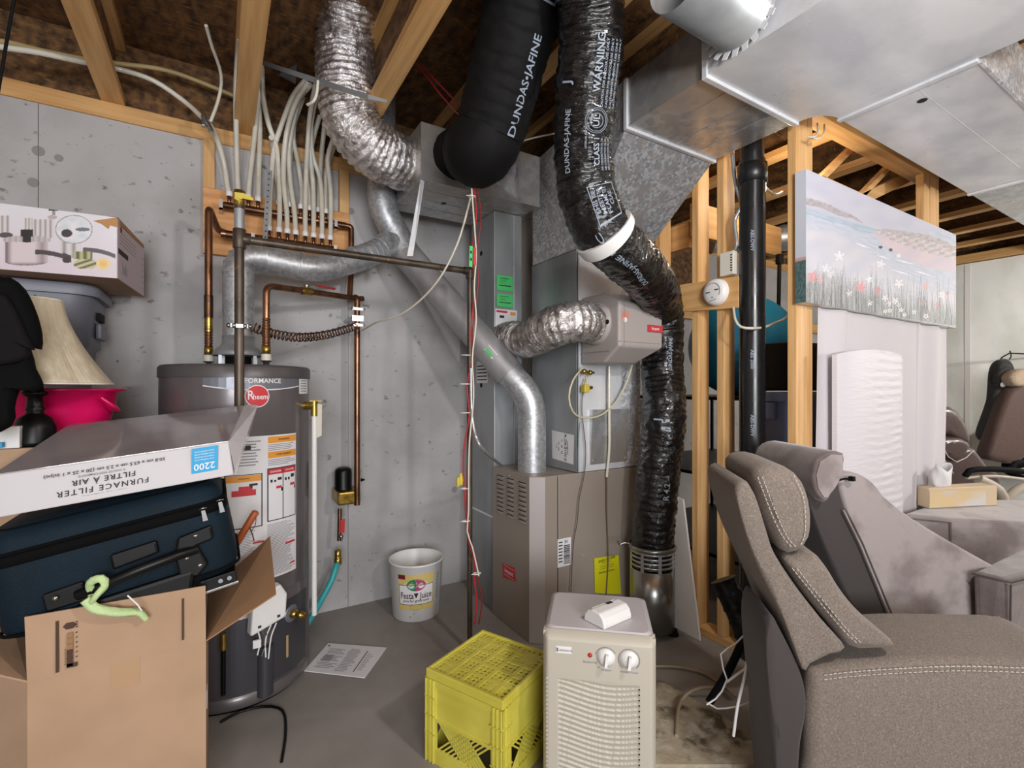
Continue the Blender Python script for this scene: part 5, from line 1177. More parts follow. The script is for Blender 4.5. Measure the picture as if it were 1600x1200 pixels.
# pink tub
t = thing('pink_tub', (-.478, 2.32, 1.07), 'bright pink plastic tub behind the lamp base', 'tub')
mb = MB('pink'); mb.lathe([(.0, 0), (.10, 0), (.115, .01), (.14, .10), (.15, .165), (.172, .17), (.172, .176), (.155, .178), (.146, .172), (.135, .10), (.11, .016), (0, .012)], (-.478, 2.32, 1.07), 64, sx=1.05); mb.done('tub_body', t)
mb = MB('pink'); a = V((-.478 + .145, 2.27, 1.185)); mb.tube(spline([a + V((-.02, -.06, .03)), a + V((.01, -.05, .0)), a + V((.02, 0, -.02)), a + V((.0, .05, 0))], .01), .006, 8); mb.done('grip', t)
# grey tote and cookware box
tote('storage_tote', -.99, -.43, 2.46, 2.80, 1.07, 1.655, 'tote', 'totelid', 'large grey storage tote against the wall under the cookware box', taper=.05)
TC = rotz((-.324, 2.317, 1.66), -5.5)
t = thing('cookware_box', (-.6, 2.5, 1.66), 'white cookware box with pots pictured, torn at one corner', 'box')
mb = MB('card', TC); mb.box(-.62, 0, 0, .40, 0, .228); mb.done('box_body', t, bevel=.002)
def proj(P):
    q = P - CO; k = F_PX / q.dot(FWD); return 800 + q.dot(RGT) * k, HOR - q.z * k
def E(u, v, cx, cy, rx, ry): return ((u - cx) / rx) ** 2 + ((v - cy) / ry) ** 2
def cook(u, v):                        # u 0..1 right, v 0..1 up ; aspect .62 x .228
    # visible part: u .28 .. 1 maps photo x 0..183
    x, y = proj(TC @ V((-.62 + .62 * u, -.0012, .228 * v))); x = x * 6.667; y = (y - 300) * 6.667
    wcol = lin('#dddbe1'); c = mixc(wcol, lin('#d8c9d2'), (1 - v) * .8)
    st = lambda k: mixc(lin('#e6dfe0'), lin('#4d4044'), k)
    def pot(x0, x1, y0, y1, sh):
        if x0 < x < x1 and y0 < y < y1:
            k = (x - x0) / (x1 - x0); return st(.15 + .5 * abs(math.sin(k * sh)) ** 4)
        return None
    for a in ((-60, 100, 245, 440, 9), (250, 340, 270, 480, 8), (340, 560, 285, 480, 13), (620, 840, 500, 690, 7)):
        p = pot(*a)
        if p: c = p
    if E(x, y, 60, 450, 75, 30) < 1: c = lin('#5a5051')
    if E(x, y, 280, 500, 250, 48) < 1: c = mixc(lin('#cbc3c4'), lin('#8f8587'), (x % 60) / 90)
    if 50 < x < 500 and 520 < y < 730 or E(x, y, 275, 725, 225, 40) < 1 and y > 700: c = mixc(lin('#d9cbd0'), lin('#7b686d'), max(0, 1 - abs(x - 70) / 60) + .7 * max(0, 1 - abs(x - 440) / 80)); c = mixc(c, lin('#6a5c61'), max(0, (y - 725) / 40))
    e = E(x, y, 770, 390, 195, 150)
    if e < 1: c = mixc(lin('#cdd3da'), lin('#e4e0e4'), noise.noise(V((x / 90, y / 50, 0))) + .5)
    if .9 < e < 1: c = lin('#8b8b90')
    if E(x, y, 695, 430, 58, 42) < 1: c = lin('#3d3338')
    if E(x, y, 860, 390, 75, 20) < 1: c = lin('#6b7078')
    for (x0, x1, y0, y1) in ((215, 345, 390, 465), (235, 320, 465, 525), (505, 615, 145, 195)):
        if x0 < x < x1 and y0 < y < y1: c = lin('#2b2526')
    if 540 < x < 575 and 195 < y < 240: c = lin('#9b9093')
    if E(x, y, 545, 262, 50, 22) < 1: c = lin('#b9a9ae')
    yh = 625 + 75 * ((x - 370) / 370) ** 2 * 1.0
    if 365 < x < 740 and abs(y - yh) < 24 + 14 * (x > 650): c = lin('#4c4244')
    if E(x, y, 697, 705, 48, 36) < 1: c = lin('#3f3437')
    yh = 600 + 70 * ((x - 880) / 320) ** 2
    if 860 < x < 1205 and abs(y - yh) < 22: c = lin('#5a565c')
    if 770 < x < 960 and 620 < y < 700: c = mixc(lin('#55592f'), lin('#b8b58a'), (math.sin(x / 12) + 1) / 2)
    if 770 < x < 1010 and 700 < y < 800 and E(x, y, 890, 750, 125, 55) < 1: c = mixc(lin('#5d5a35'), lin('#cfc6a0'), (math.sin((x + y * 3) / 26) + 1) / 2)
    e = E(x, y, 1075, 750, 70, 58)
    if e < 1: c = mixc(lin('#f0d79a'), lin('#e2b877'), 1 - e)
    if e < 1.15 and e >= 1: c = lin('#d8c08a')
    if 110 < y < 118 and x < 200: c = lin('#b9b4bb')
    return c
mb = MB(paintmat('printed_carton', .35, .2), TC); mb.grid(lambda u, v: V((-.62 + .62 * u, -.0012, .228 * v)), 340, 130, False, cook); mb.done('front_print', t, loc=None)
mb = MB(mat('carton_side', '#cdbcc4', .5), TC); mb.box(-.0, .0012, .004, .398, .002, .226); mb.use('ink'); mb.box(.001, .002, .01, .14, .098, .118); mb.use('greyink')
for k in range(6): mb.box(.001, .002, .06 + k * .012, .066 + k * .012, .03, .075 - (k % 3) * .008)
for k in range(6): mb.box(.001, .002, .35 + (k % 2) * .006, .38, .03 + k * .026, .032 + k * .026)
for k in range(4): mb.box(.001, .002, .03, .26, .14 + k * .014, .1415 + k * .014)
mb.use('redink').lathe([(.0, .001), (.012, .001)], (.001, .045, .195), 14, (1, 0, 0)); mb.done('side_print', t)
mb = MB(mat('torn_card', '#b98a5c', .9), TC); mb.add([(-.07, -.002, .205), (-.03, -.002, .218), (-.0, -.003, .228), (.004, -.002, .19), (-.02, -.002, .195), (-.025, -.002, .18), (-.045, -.002, .196)], [(0, 6, 5, 4, 3, 2, 1)]); mb.add([(-.03, -.003, .2285), (.003, -.003, .2285), (.003, .39, .2285), (-.015, .39, .2285)], [(0, 1, 2, 3)]); mb.prism([(.001, .02, .228), (.001, .39, .228), (.003, .39, .216), (.003, .02, .21)], (.001, 0, 0)); mb.done('torn_corner', t)
# pillow-like extrusions
def puff(mb, poly, off, edge=.035, seg=5, smooth_step=.02, infl=.0, closed=True):
    """rounded cushion: closed outline lofted along off with rounded ends"""
    P = [V(p) for p in poly]; n0 = len(P); out = []
    for i in range(n0):
        p0, p1, p2, p3 = P[i - 1], P[i], P[(i + 1) % n0], P[(i + 2) % n0]; n = max(2, int((p2 - p1).length / smooth_step))
        for k in range(n):
            tt = k / n; out.append(.5 * ((2 * p1) + (-p0 + p2) * tt + (2 * p0 - 5 * p1 + 4 * p2 - p3) * tt * tt + (-p0 + 3 * p1 - 3 * p2 + p3) * tt ** 3))
    c = sum(out, V()) / len(out); off = V(off); L = off.length; d = off / L
    rings = []
    def ring(y, ins):
        return [p + (c - p).normalized() * min(ins, (c - p).length * .9) + d * y for p in out]
    e = min(edge, L * .45)
    rings.append([p.lerp(c, .55) + d * 0 for p in out]); 
    for s in range(seg + 1):
        a = PI / 2 * s / seg; rings.append(ring(e * (1 - math.cos(a)) + .0005, e * (1 - math.sin(a))))
    for s in range(seg + 1):
        a = PI / 2 * (1 - s / seg); rings.append(ring(L - e * (1 - math.cos(a)) - .0005, e * (1 - math.sin(a))))
    rings.append([p.lerp(c, .55) + d * L for p in out])
    loft(mb, rings); return out
# black garment
t = thing('black_jacket', (-.75, 1.75, 1.15), 'black jacket hanging at the left edge in front of the lamp', 'jacket')
G = lambda *pts, Y=1.80: [PY(x, y, Y) for x, y in pts]
mb = MB('cloth'); puff(mb, G((-60, 400), (-10, 428), (10, 430), (32, 448), (50, 485), (59, 520), (58, 545), (45, 542), (20, 560), (-60, 580)), (0, .07, 0), .03); mb.done('hood', t)
mb = MB('cloth2'); puff(mb, G((-60, 470), (-5, 455), (14, 470), (30, 500), (50, 545), (44, 544), (38, 560), (0, 570), (-60, 560), Y=1.775), (0, .04, 0), .015); mb.done('collar_fold', t)
mb = MB('cloth'); puff(mb, G((-60, 540), (20, 530), (42, 545), (50, 575), (62, 600), (48, 612), (25, 608), (15, 640), (10, 668), (-60, 680)), (0, .06, 0), .025); mb.done('sleeve', t)
mb = MB('mattblack'); mb.tube(spline([V((-.56, 1.83, 1.56)), V((-.50, 1.83, 2.1)), V((-.445, 1.83, 2.553))], .05), .004, 6); mb.done('hanging_strap', t)
mb = MB('white'); mb.box(-.64, -.505, 1.99, 2.03, 1.07, 1.135); tag(mb.done('white_carton', bevel=.002), 'small white box beside the lamp base', 'box')
mb = MB('blueink'); a = PY(0, 700, 1.97); mb.box(-.66, -.535, 1.965, 1.985, 1.075, 1.09); tag(mb.done('blue_booklet', bevel=.001), 'thin blue booklet below the small white box', 'booklet')
# tool handle
a, b = PD(368, 852, 1.72), PD(400, 799, 1.72); mb = MB(mat('orange_wood', '#a8552a', .5)); mb.tube([a + (a - b) * .8, a, b - (b - a) * .03, b], [.012, .012, .0125, .008], 16); t = thing('wooden_handle', a, 'orange brown wooden tool handle between suitcase and heater', 'tool handle'); mb.done('shaft', t)
mb = MB(mat('leather_cord', '#5b4536', .8)); mb.tube(spline([PD(390, 824, 1.70), PD(394, 834, 1.69), PD(397, 845, 1.69)], .01), .0022, 6); mb.tube(spline([PD(400, 808, 1.70), PD(399, 820, 1.69), PD(392, 831, 1.69)], .01), .0015, 6); mb.done('wrist_cord', t)

# ================================================================== FLOOR OBJECTS
# juice pail
KX, KY, KH = .945, 2.585, .308
t = thing('juice_pail', (KX, KY, 0), 'white plastic pail with Festa Juice label on the floor by the wall', 'pail')
rb, rt = .128, .146
mb = MB('white'); mb.lathe([(0, 0), (rb - .006, 0), (rb, .005), (rt, KH - .012), (rt + .004, KH - .01), (rt + .005, KH), (rt - .002, KH + .001), (rt - .004, KH - .006), (rb - .004, .01), (0, .008)], (KX, KY, 0), 72); mb.done('pail_body', t)
AK = math.atan2(-KY, -KX)
def kc(x, z, e=.001):
    r = rb + (rt - rb) * z / KH; a = AK + x / rt; return V((KX + (r + e) * math.cos(a), KY + (r + e) * math.sin(a), z))
def kq(m, x0, x1, z0, z1, e): mb.use(m); n = 12; vs = []; [vs.extend([kc(x0 + (x1 - x0) * i / n, z0, e), kc(x0 + (x1 - x0) * i / n, z1, e)]) for i in range(n + 1)]; mb.add(vs, [(2 * i, 2 * i + 2, 2 * i + 3, 2 * i + 1) for i in range(n)], True)
def kel(m, cx, cz, rx, rz, e, a0=0, a1=32): mb.use(m); mb.add([kc(cx, cz, e)] + [kc(cx + rx * math.cos(a * PI / 16), cz + rz * math.sin(a * PI / 16), e) for a in range(a0, a1 + 1)], [(0, i + 1, i + 2) for i in range(a1 - a0)])
gold = mat('gold_label', '#d3bd72', .5); mb = MB(gold); kq(gold, -.105, .105, .07, .262, .001); kq('ink', -.1, .1, .098, .205, .0014); kq('paper', -.097, .097, .101, .202, .0018)
kel('paper', 0, .20, .07, .03, .0019); kel(mat('label_green', '#1f7a55', .5), 0, .205, .052, .032, .0024, 8, 24); kel(mat('label_pink', '#b53a78', .5), 0, .205, .052, .032, .0024, -8, 8); kel(gold, 0, .086, .035, .014, .0024)
mb.use(mat('label_olive', '#8b7a36', .5)).tube([kc(.036 * math.cos(a * PI / 16), .086 + .015 * math.sin(a * PI / 16), .002) for a in range(33)], .001, 4)
random.seed(9); mb.use(mat('label_speck', '#8ec9a4', .5))
for k in range(26): a = random.random() * 6.28; r_ = random.random() ** .5; x = .045 * r_ * math.cos(a); kel(mat('label_speck', '#8ec9a4', .5) if x < 0 else mat('label_rose', '#dd86b0', .5), x, .205 + .026 * r_ * math.sin(a), .003, .003, .003, 0, 8) if False else mb.add([kc(x, .205 + .026 * r_ * math.sin(a), .003), kc(x + .006, .205 + .026 * r_ * math.sin(a), .003), kc(x + .003, .211 + .026 * r_ * math.sin(a), .003)], [(0, 1, 2)])
plum = mat('label_plum', '#3c1420', .6); mb.use(plum); mb.text('Festa', .045, lambda x, y: kc(x * .82 - .052, y + .147, .0026)); mb.text('Juice', .045, lambda x, y: kc(x * .82 + .056, y + .147, .0026))
for (a_, b_) in ((-.007, .158), (.007, .158), (0, .158), (-.0035, .15), (.0035, .15), (0, .142)): kel(plum, a_, b_, .0048, .0048, .0026)
mb.text('juice for great wine', .019, lambda x, y: kc(x, y + .12, .0026)); kq('ink', -.09, -.02, .1325, .1335, .0026); kq('ink', .02, .09, .1325, .1335, .0026)
kq(mat('label_maroon', '#6e1426', .6), -.104, -.06, .235, .259, .0016); mb.use('redink'); mb.add([kc(-.02, .045), kc(-.01, .05), kc(-.012, .055)], [(0, 1, 2)]); mb.use('ink').text('F', .014, lambda x, y: kc(x - .035, y + .03))
mb.use('greyink')
for k in range(12): kq('greyink', .125, .15, .11 + k * .012, .116 + k * .012, .001)
mb.done('pail_label', t)
# paper sheet
q = [PZ(475, 1049, .003), PZ(570, 1060, .003), PZ(604, 1013, .003), PZ(513, 1006, .003)]
t = thing('paper_sheet', (q[0] + q[2]) / 2, 'printed white paper folder lying on the floor by the heater', 'paper')
mb = MB('paper'); mb.prism(q, (0, 0, .004)); mb.done('sheet', t)
mb = MB('greyink'); o_ = q[0]; ex_ = q[1] - q[0]; ey_ = q[3] - q[0]
def pq(u0, u1, v0, v1, m='greyink', h=.0048): mb.use(m).add([o_ + ex_ * u + ey_ * v + V((0, 0, h)) for u, v in ((u0, v0), (u1, v0), (u1, v1), (u0, v1))], [(0, 1, 2, 3)])
random.seed(4)
for k in range(16): pq(.08 + random.random() * .05, .34 + random.random() * .1, .1 + k * .05, .115 + k * .05) if k % 5 else None; pq(.45 + random.random() * .03, .62 + random.random() * .08, .1 + k * .05, .115 + k * .05)
pq(.76, .775, .12, .85, 'ink'); pq(.12, .28, .35, .6, mat('pale_ink', '#b9b7ba', .7)); pq(.04, .07, .88, .92, 'ink')
for k in range(10): pq(.8, .86 + random.random() * .06, .2 + k * .06, .215 + k * .06)
mb.done('printing', t)
# milk crate
P1, P2, P3, P4 = PZ(667, 1048, .305), PZ(752, 980, .305), PZ(845, 1012, .305), PZ(808, 1110, .305)
ex_ = ((P4 - P1) + (P3 - P2)).normalized(); ey_ = V((-ex_.y, ex_.x, 0)); cc = (P1 + P2 + P3 + P4) / 4; cc.z = 0
TK = Matrix(((ex_.x, ey_.x, 0, cc.x), (ex_.y, ey_.y, 0, cc.y), (0, 0, 1, 0), (0, 0, 0, 1)))
t = thing('milk_crate', cc, 'yellow plastic milk crate turned upside down on the floor', 'crate')
S = .158; KZ = .305
mb = MB('crate', TK)
for s in (-1, 1):
    mb.box(-S, S, s * S - (.012 if s > 0 else 0), s * S + (.0 if s > 0 else .012), KZ - .03, KZ); mb.box(s * S - (.012 if s > 0 else 0), s * S + (0 if s > 0 else .012), -S + .012, S - .012, KZ - .03, KZ)
mb.done('top_rim', t, bevel=.003)
mb = MB('crate', TK); n = 14; st_ = 2 * (S - .012) / n
for k in range(n + 1):
    x = -S + .012 + k * st_; wdt = .0075 if k % 3 == 0 else .0042
    if k % 3 != 0: mb.box(x - wdt, x + wdt, -S + .01, S - .01, KZ - .012, KZ - .0065)
    else: mb.box(x - wdt, x + wdt, -S + .01, S - .01, KZ - .020, KZ - .004)
for k in range(n + 1):
    y = -S + .012 + k * st_; wdt = .0085 if k % 3 == 0 else .0045
    mb.box(-S + .01, S - .01, y - wdt, y + wdt, KZ - (.020 if k % 3 == 0 else .0125), KZ - (.0045 if k % 3 == 0 else .006))
for sx in (-1, 1):
    for sy in (-1, 1): mb.box(sx * (S - .062) - .026, sx * (S - .062) + .026, sy * (S - .062) - .026, sy * (S - .062) + .026, KZ - .012, KZ - .0052)
mb.done('base_lattice', t)
def crate_side(T2, nm, rich):
    mb = MB('crate', T2)              # local: x along side, y=-S outward face, z up
    mb.box(-S, -S + .045, -S, -S + .008, 0, KZ - .03); mb.box(S - .045, S, -S, -S + .008, 0, KZ - .03)
    mb.box(-S + .045, S - .045, -S, -S + .006, KZ - .05, KZ - .03); mb.box(-S + .045, S - .045, -S + .004, -S + .008, KZ - .155, KZ - .05)
    mb.box(-S + .045, S - .045, -S, -S + .006, KZ - .165, KZ - .155); mb.box(-S + .045, S - .045, -S, -S + .008, 0, .05)
    for xx in (-S + .002, -S + .02, -S + .034, S - .036, S - .022, S - .006): mb.box(xx, xx + .004, -S - .006, -S + .002, 0, KZ - .03)
    for zz in (KZ - .09, KZ - .15, KZ - .21): mb.box(-S, -S + .045, -S - .006, -S, zz, zz + .004); mb.box(S - .045, S, -S - .006, -S, zz, zz + .004)
    for k in range(-7, 8):
        x = k * .018
        for sg_ in (-1, 1):
            a = V((x - .05 * sg_, -S + .004, .05)); b = V((x + .05 * sg_, -S + .004, KZ - .165))
            if abs(a.x) < S - .045 and abs(b.x) < S - .045: mb.prism([a + V((-.004, 0, 0)), a + V((.004, 0, 0)), b + V((.004, 0, 0)), b + V((-.004, 0, 0))], (0, .005, 0))
    if rich: mb.text('punpulhdun', .052, lambda x, y: V((x, -S + .0035, KZ - .10 + y))); vs, fs = text_mesh('punpulhdun', .052)
    mb.done(nm, t, bevel=.0)
for k, nm in enumerate(('front_side', 'right_side', 'back_side', 'left_side')): crate_side(TK @ Matrix.Rotation(k * PI / 2, 4, 'Z'), nm, k == 0)
# dehumidifier
Lp, Rp = PZ(848, 986, .525), PZ(1026, 1001, .525); ex_ = (Rp - Lp).normalized(); ey_ = V((-ex_.y, ex_.x, 0)); DW = (Rp - Lp).length; DD = .30; DH = .525
TD = Matrix(((ex_.x, ey_.x, 0, Lp.x), (ex_.y, ey_.y, 0, Lp.y), (0, 0, 1, 0), (0, 0, 0, 1)))
t = thing('dehumidifier', TD @ V((DW / 2, DD / 2, 0)), 'beige dehumidifier with two dials and wavy grille in the foreground', 'dehumidifier')
mb = MB('topwhite', TD); loft(mb, [rrect(i, DW - i, .03 + i * .5, DD - i, z, .025) for z, i in ((0.01, .004), (.02, 0), (DH - .02, 0), (DH - .005, .004), (DH, .016))]); mb.done('cabinet', t)
mb = MB('beige', TD)
PT_ = .007
def ff(u, v):
    x = u * DW; z = .01 + v * (DH - .012); y = 0.
    gx0, gx1, gz1 = .045, DW - .05, DH - .135
    if gx0 <= x <= gx1 and z < gz1:
        wv = .016 * math.sin((x / DW - .30) * 5.2); q = ((z + wv) / .0155) % 1.0; y += .007 * (1 - q) if q < .92 else 0
        y *= min(1, (gz1 - z) / .01)
    e = min(x, DW - x); y += .02 * max(0, 1 - e / .018) ** 2 
    e2 = DH - z; y += .03 * max(0, 1 - e2 / .025) ** 2
    return V((x, y, z))
mb.grid(ff, 110, 330, True); mb.box(.0, DW, .02, .036, .008, DH - .006); mb.done('front_grille', t)
mb = MB('mattblack', TD)
for k in range(24): z = DH - .145 - k * .0155; mb.box(DW - .05, DW - .046, -.0005, .001, z - .003, z + .001)
mb.done('slot_ends', t)
fD = onplane((0, 0, 0), (1, 0, 0), (0, 0, 1))
mb = MB('beige', TD)
for k in range(26): mb.ball((.012, .004, DH - .14 - k * .013), .0045, 8)
mb.done('edge_beads', t)
p1 = (.175 / .328 * DW * 1.0); kx1, kx2 = DW * .565, DW * .765; kz = DH - .062
mb = MB('red', TD); mb.lathe([(.0065, 0), (.0065, .002), (.0, .005)], (DW * .425, -.0005, kz + .004), 16, (0, -1, 0)); mb.done('indicator_light', t)
for kx in (kx1, kx2):
    mb = MB('white', TD); mb.lathe([(.026, 0), (.026, .003), (.02, .006), (.018, .012), (0, .013)], (kx, 0, kz), 32, (0, -1, 0)); mb_d = mb; mb.prism([(kx - .005, -.012, kz - .018), (kx + .003, -.012, kz - .018), (kx + .007, -.012, kz + .017), (kx - .001, -.012, kz + .018)], (0, -.012, 0)); kb = mb.done('dial', t)
    mb = MB('greyink', TD); mb.tube([V((kx + .03 * math.cos(a * .1), -.0012, kz + .03 * math.sin(a * .1))) for a in range(*((5, 30) if kx == kx1 else (-8, 42)))], .0014, 5); mb.done('dial_scale', kb)
mb = MB('white', TD); mb.box(DW * .12, DW * .26, -.0015, 0, kz + .002, kz + .022); mb.use('greyink').box(DW * .125, DW * .14, -.0025, -.001, kz + .006, kz + .018); mb.text('Kenmore', .012, lambda x, y: V((DW * .197 + x, -.0025, kz + .012 + y))); mb.done('maker_plate', t)
mb = MB('greyink', TD); 
for s_, xx, zz, sz in (('Bucket Full', DW * .425, kz - .017, .009), ('Fan Speed', kx1, kz - .036, .007), ('Humidity Control', kx2, kz - .036, .007), ('Min', kx1 - .02, kz - .03, .005)): mb.text(s_, sz, lambda x, y, xx=xx, zz=zz: V((xx + x, -.001, zz + y)))
mb.done('dial_lettering', t)
# white gadget on it
G1, G2, G3, G4 = PZ(944, 985, .526), PZ(987, 966, .526), PZ(972, 944, .526), PZ(918, 963, .526)
ex_ = (G2 - G1).normalized(); ey_ = V((-ex_.y, ex_.x, 0)); gw = (G2 - G1).length; gd = .085
TG = Matrix(((ex_.x, ey_.x, 0, G1.x), (ex_.y, ey_.y, 0, G1.y), (0, 0, 1, .526), (0, 0, 0, 1)))
t = thing('white_control', G1, 'small white rounded control unit lying on the dehumidifier', 'control unit')
mb = MB('white', TG); prof = [(0, .0), (0, .012), (.006, .03), (.02, .042), (.05, .044), (.07, .036), (.082, .02), (.085, .0)]
mb.prism([(0, a, b) for a, b in prof], (gw, 0, 0)); mb.done('shell', t, bevel=.004)
mb = MB('ink', TG); mb.box(gw * .52, gw * .72, .044, .056, .0438, .0448); mb.done('display', t)
mb = MB('offwhite', TG); mb.box(gw * .1, gw * .9, .06, .0615, .0395, .0425); mb.done('seam', t)
# black cord bottom left
cab('power_cord', [PZ(345, 1128, .005), PZ(375, 1112, .005), PZ(410, 1104, .005), PZ(435, 1106, .005), PZ(445, 1118, .005), PZ(446, 1150, .005), PZ(440, 1190, .005)], .005, 'black', 'black power cord on the floor in front of the heater', 'cord')
# worn board and cords to the right of dehumidifier
q = [PZ(1010, 1068, .003), PZ(1042, 1072, .003), PZ(1160, 1142, .003), PZ(1230, 1200, .003), PZ(1010, 1200, .003)]
mb = MB('carpetc'); mb.prism(q, (0, 0, .012)); tag(mb.done('worn_board'), 'stained cream board on the floor behind the dehumidifier', 'board')
cab('floor_tube', [PZ(1000, 1042, .01), PZ(1050, 1041, .01), PZ(1095, 1050, .01), PZ(1125, 1068, .01), PZ(1150, 1090, .01)], .006, mat('tan_tube', '#9d8b70', .5), 'tan tube curving across the floor right of the dehumidifier', 'tube')
cab('floor_tube', [PZ(1135, 1075, .03), PZ(1095, 1075, .03), PZ(1072, 1085, .03), PZ(1060, 1105, .025), PZ(1057, 1150, .02)], .007, mat('tan_tube', '#9d8b70', .5), 'tan tube looping over the stained board', 'tube')
cab('white_cable', [PD(1183, 938, 1.65), PD(1173, 960, 1.62), PD(1170, 1000, 1.6), PD(1165, 1050, 1.55), PD(1153, 1100, 1.5), PD(1146, 1150, 1.5)], .0045, 'white', 'thick white cable hanging behind the tweed recliner', 'cable')
cab('white_cable', [PD(1165, 990, 1.66), PD(1150, 1005, 1.66), PD(1126, 1022, 1.66), PD(1130, 1045, 1.64), PD(1136, 1062, 1.62), PD(1128, 1080, 1.6), PD(1118, 1092, 1.6), PD(1104, 1101, 1.6)], .0028, 'white', 'thin kinked white wire behind the tweed recliner', 'cable')
cab('white_cable', [PD(1172, 1040, 1.62), PD(1150, 1055, 1.62), PD(1135, 1066, 1.62)], .004, 'white', 'short white cord joining the thin kinked wire', 'cable')
cab('grey_cable', [PD(1105, 1098, 1.6), PD(1120, 1107, 1.6), PD(1150, 1104, 1.6), PD(1180, 1095, 1.6)], .0028, 'cable', 'pale grey cable near the floor behind the recliner', 'cable')
a, b = PD(1130, 905, 1.95), PD(1158, 965, 1.9); t = thing('ribbed_tube', b, 'thick black ribbed tube leaning behind the tweed recliner', 'tube')
mb = MB('black'); mb.tube(spline([a, a.lerp(b, .5), b, PD(1172, 1000, 1.85)], .01), lambda i, th: (.048 if i % 5 else .052) , 24); mb.done('tube', t)
mb = MB('mattblack'); mb.tube(spline([PD(1168, 985, 1.75), PD(1140, 1045, 1.72), PD(1108, 1098, 1.7)], .02), .014, 12); tag(mb.done('black_pole'), 'thin black pole slanting to the floor behind the recliner', 'pole')

# ================================================================== RIGHT SIDE
EX = V((.89, -.456, 0)).normalized(); EY0 = V((-EX.y, EX.x, 0)); EY1 = V((.66, .75, 0)).normalized(); EY = EY1
def pl(x, y, c):
    r = ray(x, y); k = c / (r.x * EY.x + r.y * EY.y); return CO + r * k
def poly(c, *pts): return [pl(x, y, c) for x, y in pts]
t = thing('tweed_recliner', pl(1400, 1100, 1.44), 'grey tweed recliner with stitched pillow back in the right foreground', 'recliner')
t.location.z = 0; t['_o'] = [t.location.x, t.location.y, 0]
c1 = 1.44
mb = MB('tweed'); puff(mb, poly(c1, (1149, 764), (1163, 752), (1178, 768), (1204, 850), (1244, 915), (1286, 970), (1324, 1016), (1300, 1026), (1268, 1042), (1256, 1050), (1222, 965), (1178, 872), (1156, 805)), EY * 0.36, .02); mb.done('back_frame', t)
mb = MB('tweed'); puff(mb, poly(c1 - .005, (1180, 742), (1200, 728), (1236, 733), (1262, 757), (1275, 800), (1272, 846), (1252, 868), (1226, 866), (1202, 825), (1185, 778)), EY * 0.36, .05, 8); mb.done('head_pillow', t)
mb = MB('tweed'); puff(mb, poly(c1 - .005, (1228, 876), (1250, 874), (1276, 868), (1296, 888), (1320, 925), (1346, 958), (1378, 988), (1408, 1016), (1370, 1022), (1334, 1018), (1296, 975), (1256, 925)), EY * 0.34, .045, 8); mb.done('lumbar_cushion', t)
mb = MB('tweed'); puff(mb, poly(c1, (1266, 1062), (1285, 1048), (1370, 1038), (1470, 1033), (1600, 1037), (1720, 1050), (1730, 1120), (1720, 1290), (1500, 1290), (1270, 1290), (1262, 1180)), EY * 0.3, .035, 6); mb.done('seat_cushion', t)
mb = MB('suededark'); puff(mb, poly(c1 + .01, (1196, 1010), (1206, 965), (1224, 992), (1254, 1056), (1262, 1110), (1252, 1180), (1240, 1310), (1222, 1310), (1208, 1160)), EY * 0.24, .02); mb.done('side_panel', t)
mb = MB('tweedd')
def stitch(pts, c, off, dy=.0, dash=.010):
    path = spline([pl(x, y, c) for x, y in pts], .004); s_ = 0; i = 0
    while i < len(path) - 3: mb.tube([path[i] + EY * dy, path[i + 2] + EY * dy], .0011, 5); i += 3
for dx_ in (0, 7):
    stitch([(1184 + dx_, 745), (1194 + dx_, 772), (1208 + dx_, 808), (1224 + dx_, 840), (1240 + dx_, 858)], c1 - .008, 0, -.0)
    stitch([(1238 + dx_, 888), (1262 + dx_, 918), (1290 + dx_, 952), (1318 + dx_, 985), (1340 + dx_, 1006)], c1 - .008, 0)
    stitch([(1288, 1055 + dx_), (1330, 1050 + dx_), (1400, 1045 + dx_), (1500, 1041 + dx_), (1610, 1044 + dx_)], c1 - .002, 0)
stitch([(1240, 742), (1256, 780), (1258, 830), (1250, 855)], c1 - .006, 0)
mb.done('stitching', t)
EY = EY0
c2 = 1.627
t = thing('suede_recliner', pl(1450, 1000, c2 + .1), 'mauve grey suede recliner with rolled headrest behind the tweed one', 'recliner')
t.location.z = 0; t['_o'] = [t.location.x, t.location.y, 0]
mb = MB('suedel'); puff(mb, poly(c2, (1312, 745), (1335, 738), (1360, 750), (1378, 772), (1420, 805), (1480, 842), (1565, 890), (1630, 925), (1620, 990), (1560, 1000), (1480, 1003), (1422, 1004), (1403, 992), (1378, 930), (1345, 850), (1322, 795)), EY * .24, .02, 5); mb.done('back_side', t)
mb = MB('suededark'); puff(mb, poly(c2 + .012, (1262, 760), (1310, 755), (1340, 830), (1375, 920), (1408, 1002), (1385, 1010), (1340, 960), (1300, 880), (1272, 810)), EY * .24, .015, 4); mb.done('back_shell', t)  # recliner back in shadow: its shade is put into the darker suede colour
mb = MB('suedel'); mb.tube([pl(x, y, c2 - .004) for x, y in ((1318, 797), (1345, 852), (1375, 925), (1402, 990))], .003, 8); mb.tube([pl(x, y, c2 - .004) for x, y in ((1323, 795), (1350, 850), (1380, 922), (1407, 988))], .002, 8); mb.done('seam_piping', t)
mb = MB('suede'); puff(mb, poly(1.585, (1271, 742), (1277, 718), (1296, 706), (1319, 708), (1319, 728), (1310, 748), (1294, 782), (1286, 782), (1274, 765)), EY * .36, .012, 4); mb.done('headrest_roll', t)
mb = MB('suedel'); cp = poly(1.5845, (1275, 742), (1281, 721), (1298, 710), (1316, 711), (1316, 728), (1307, 747), (1293, 777), (1287, 777), (1278, 763)); cen = pl(1313, 746, 1.574)
ring = []
for i in range(len(cp)):
    for k in range(6): ring.append(cp[i].lerp(cp[(i + 1) % len(cp)], k / 6))
vs = [cen]; fs = []
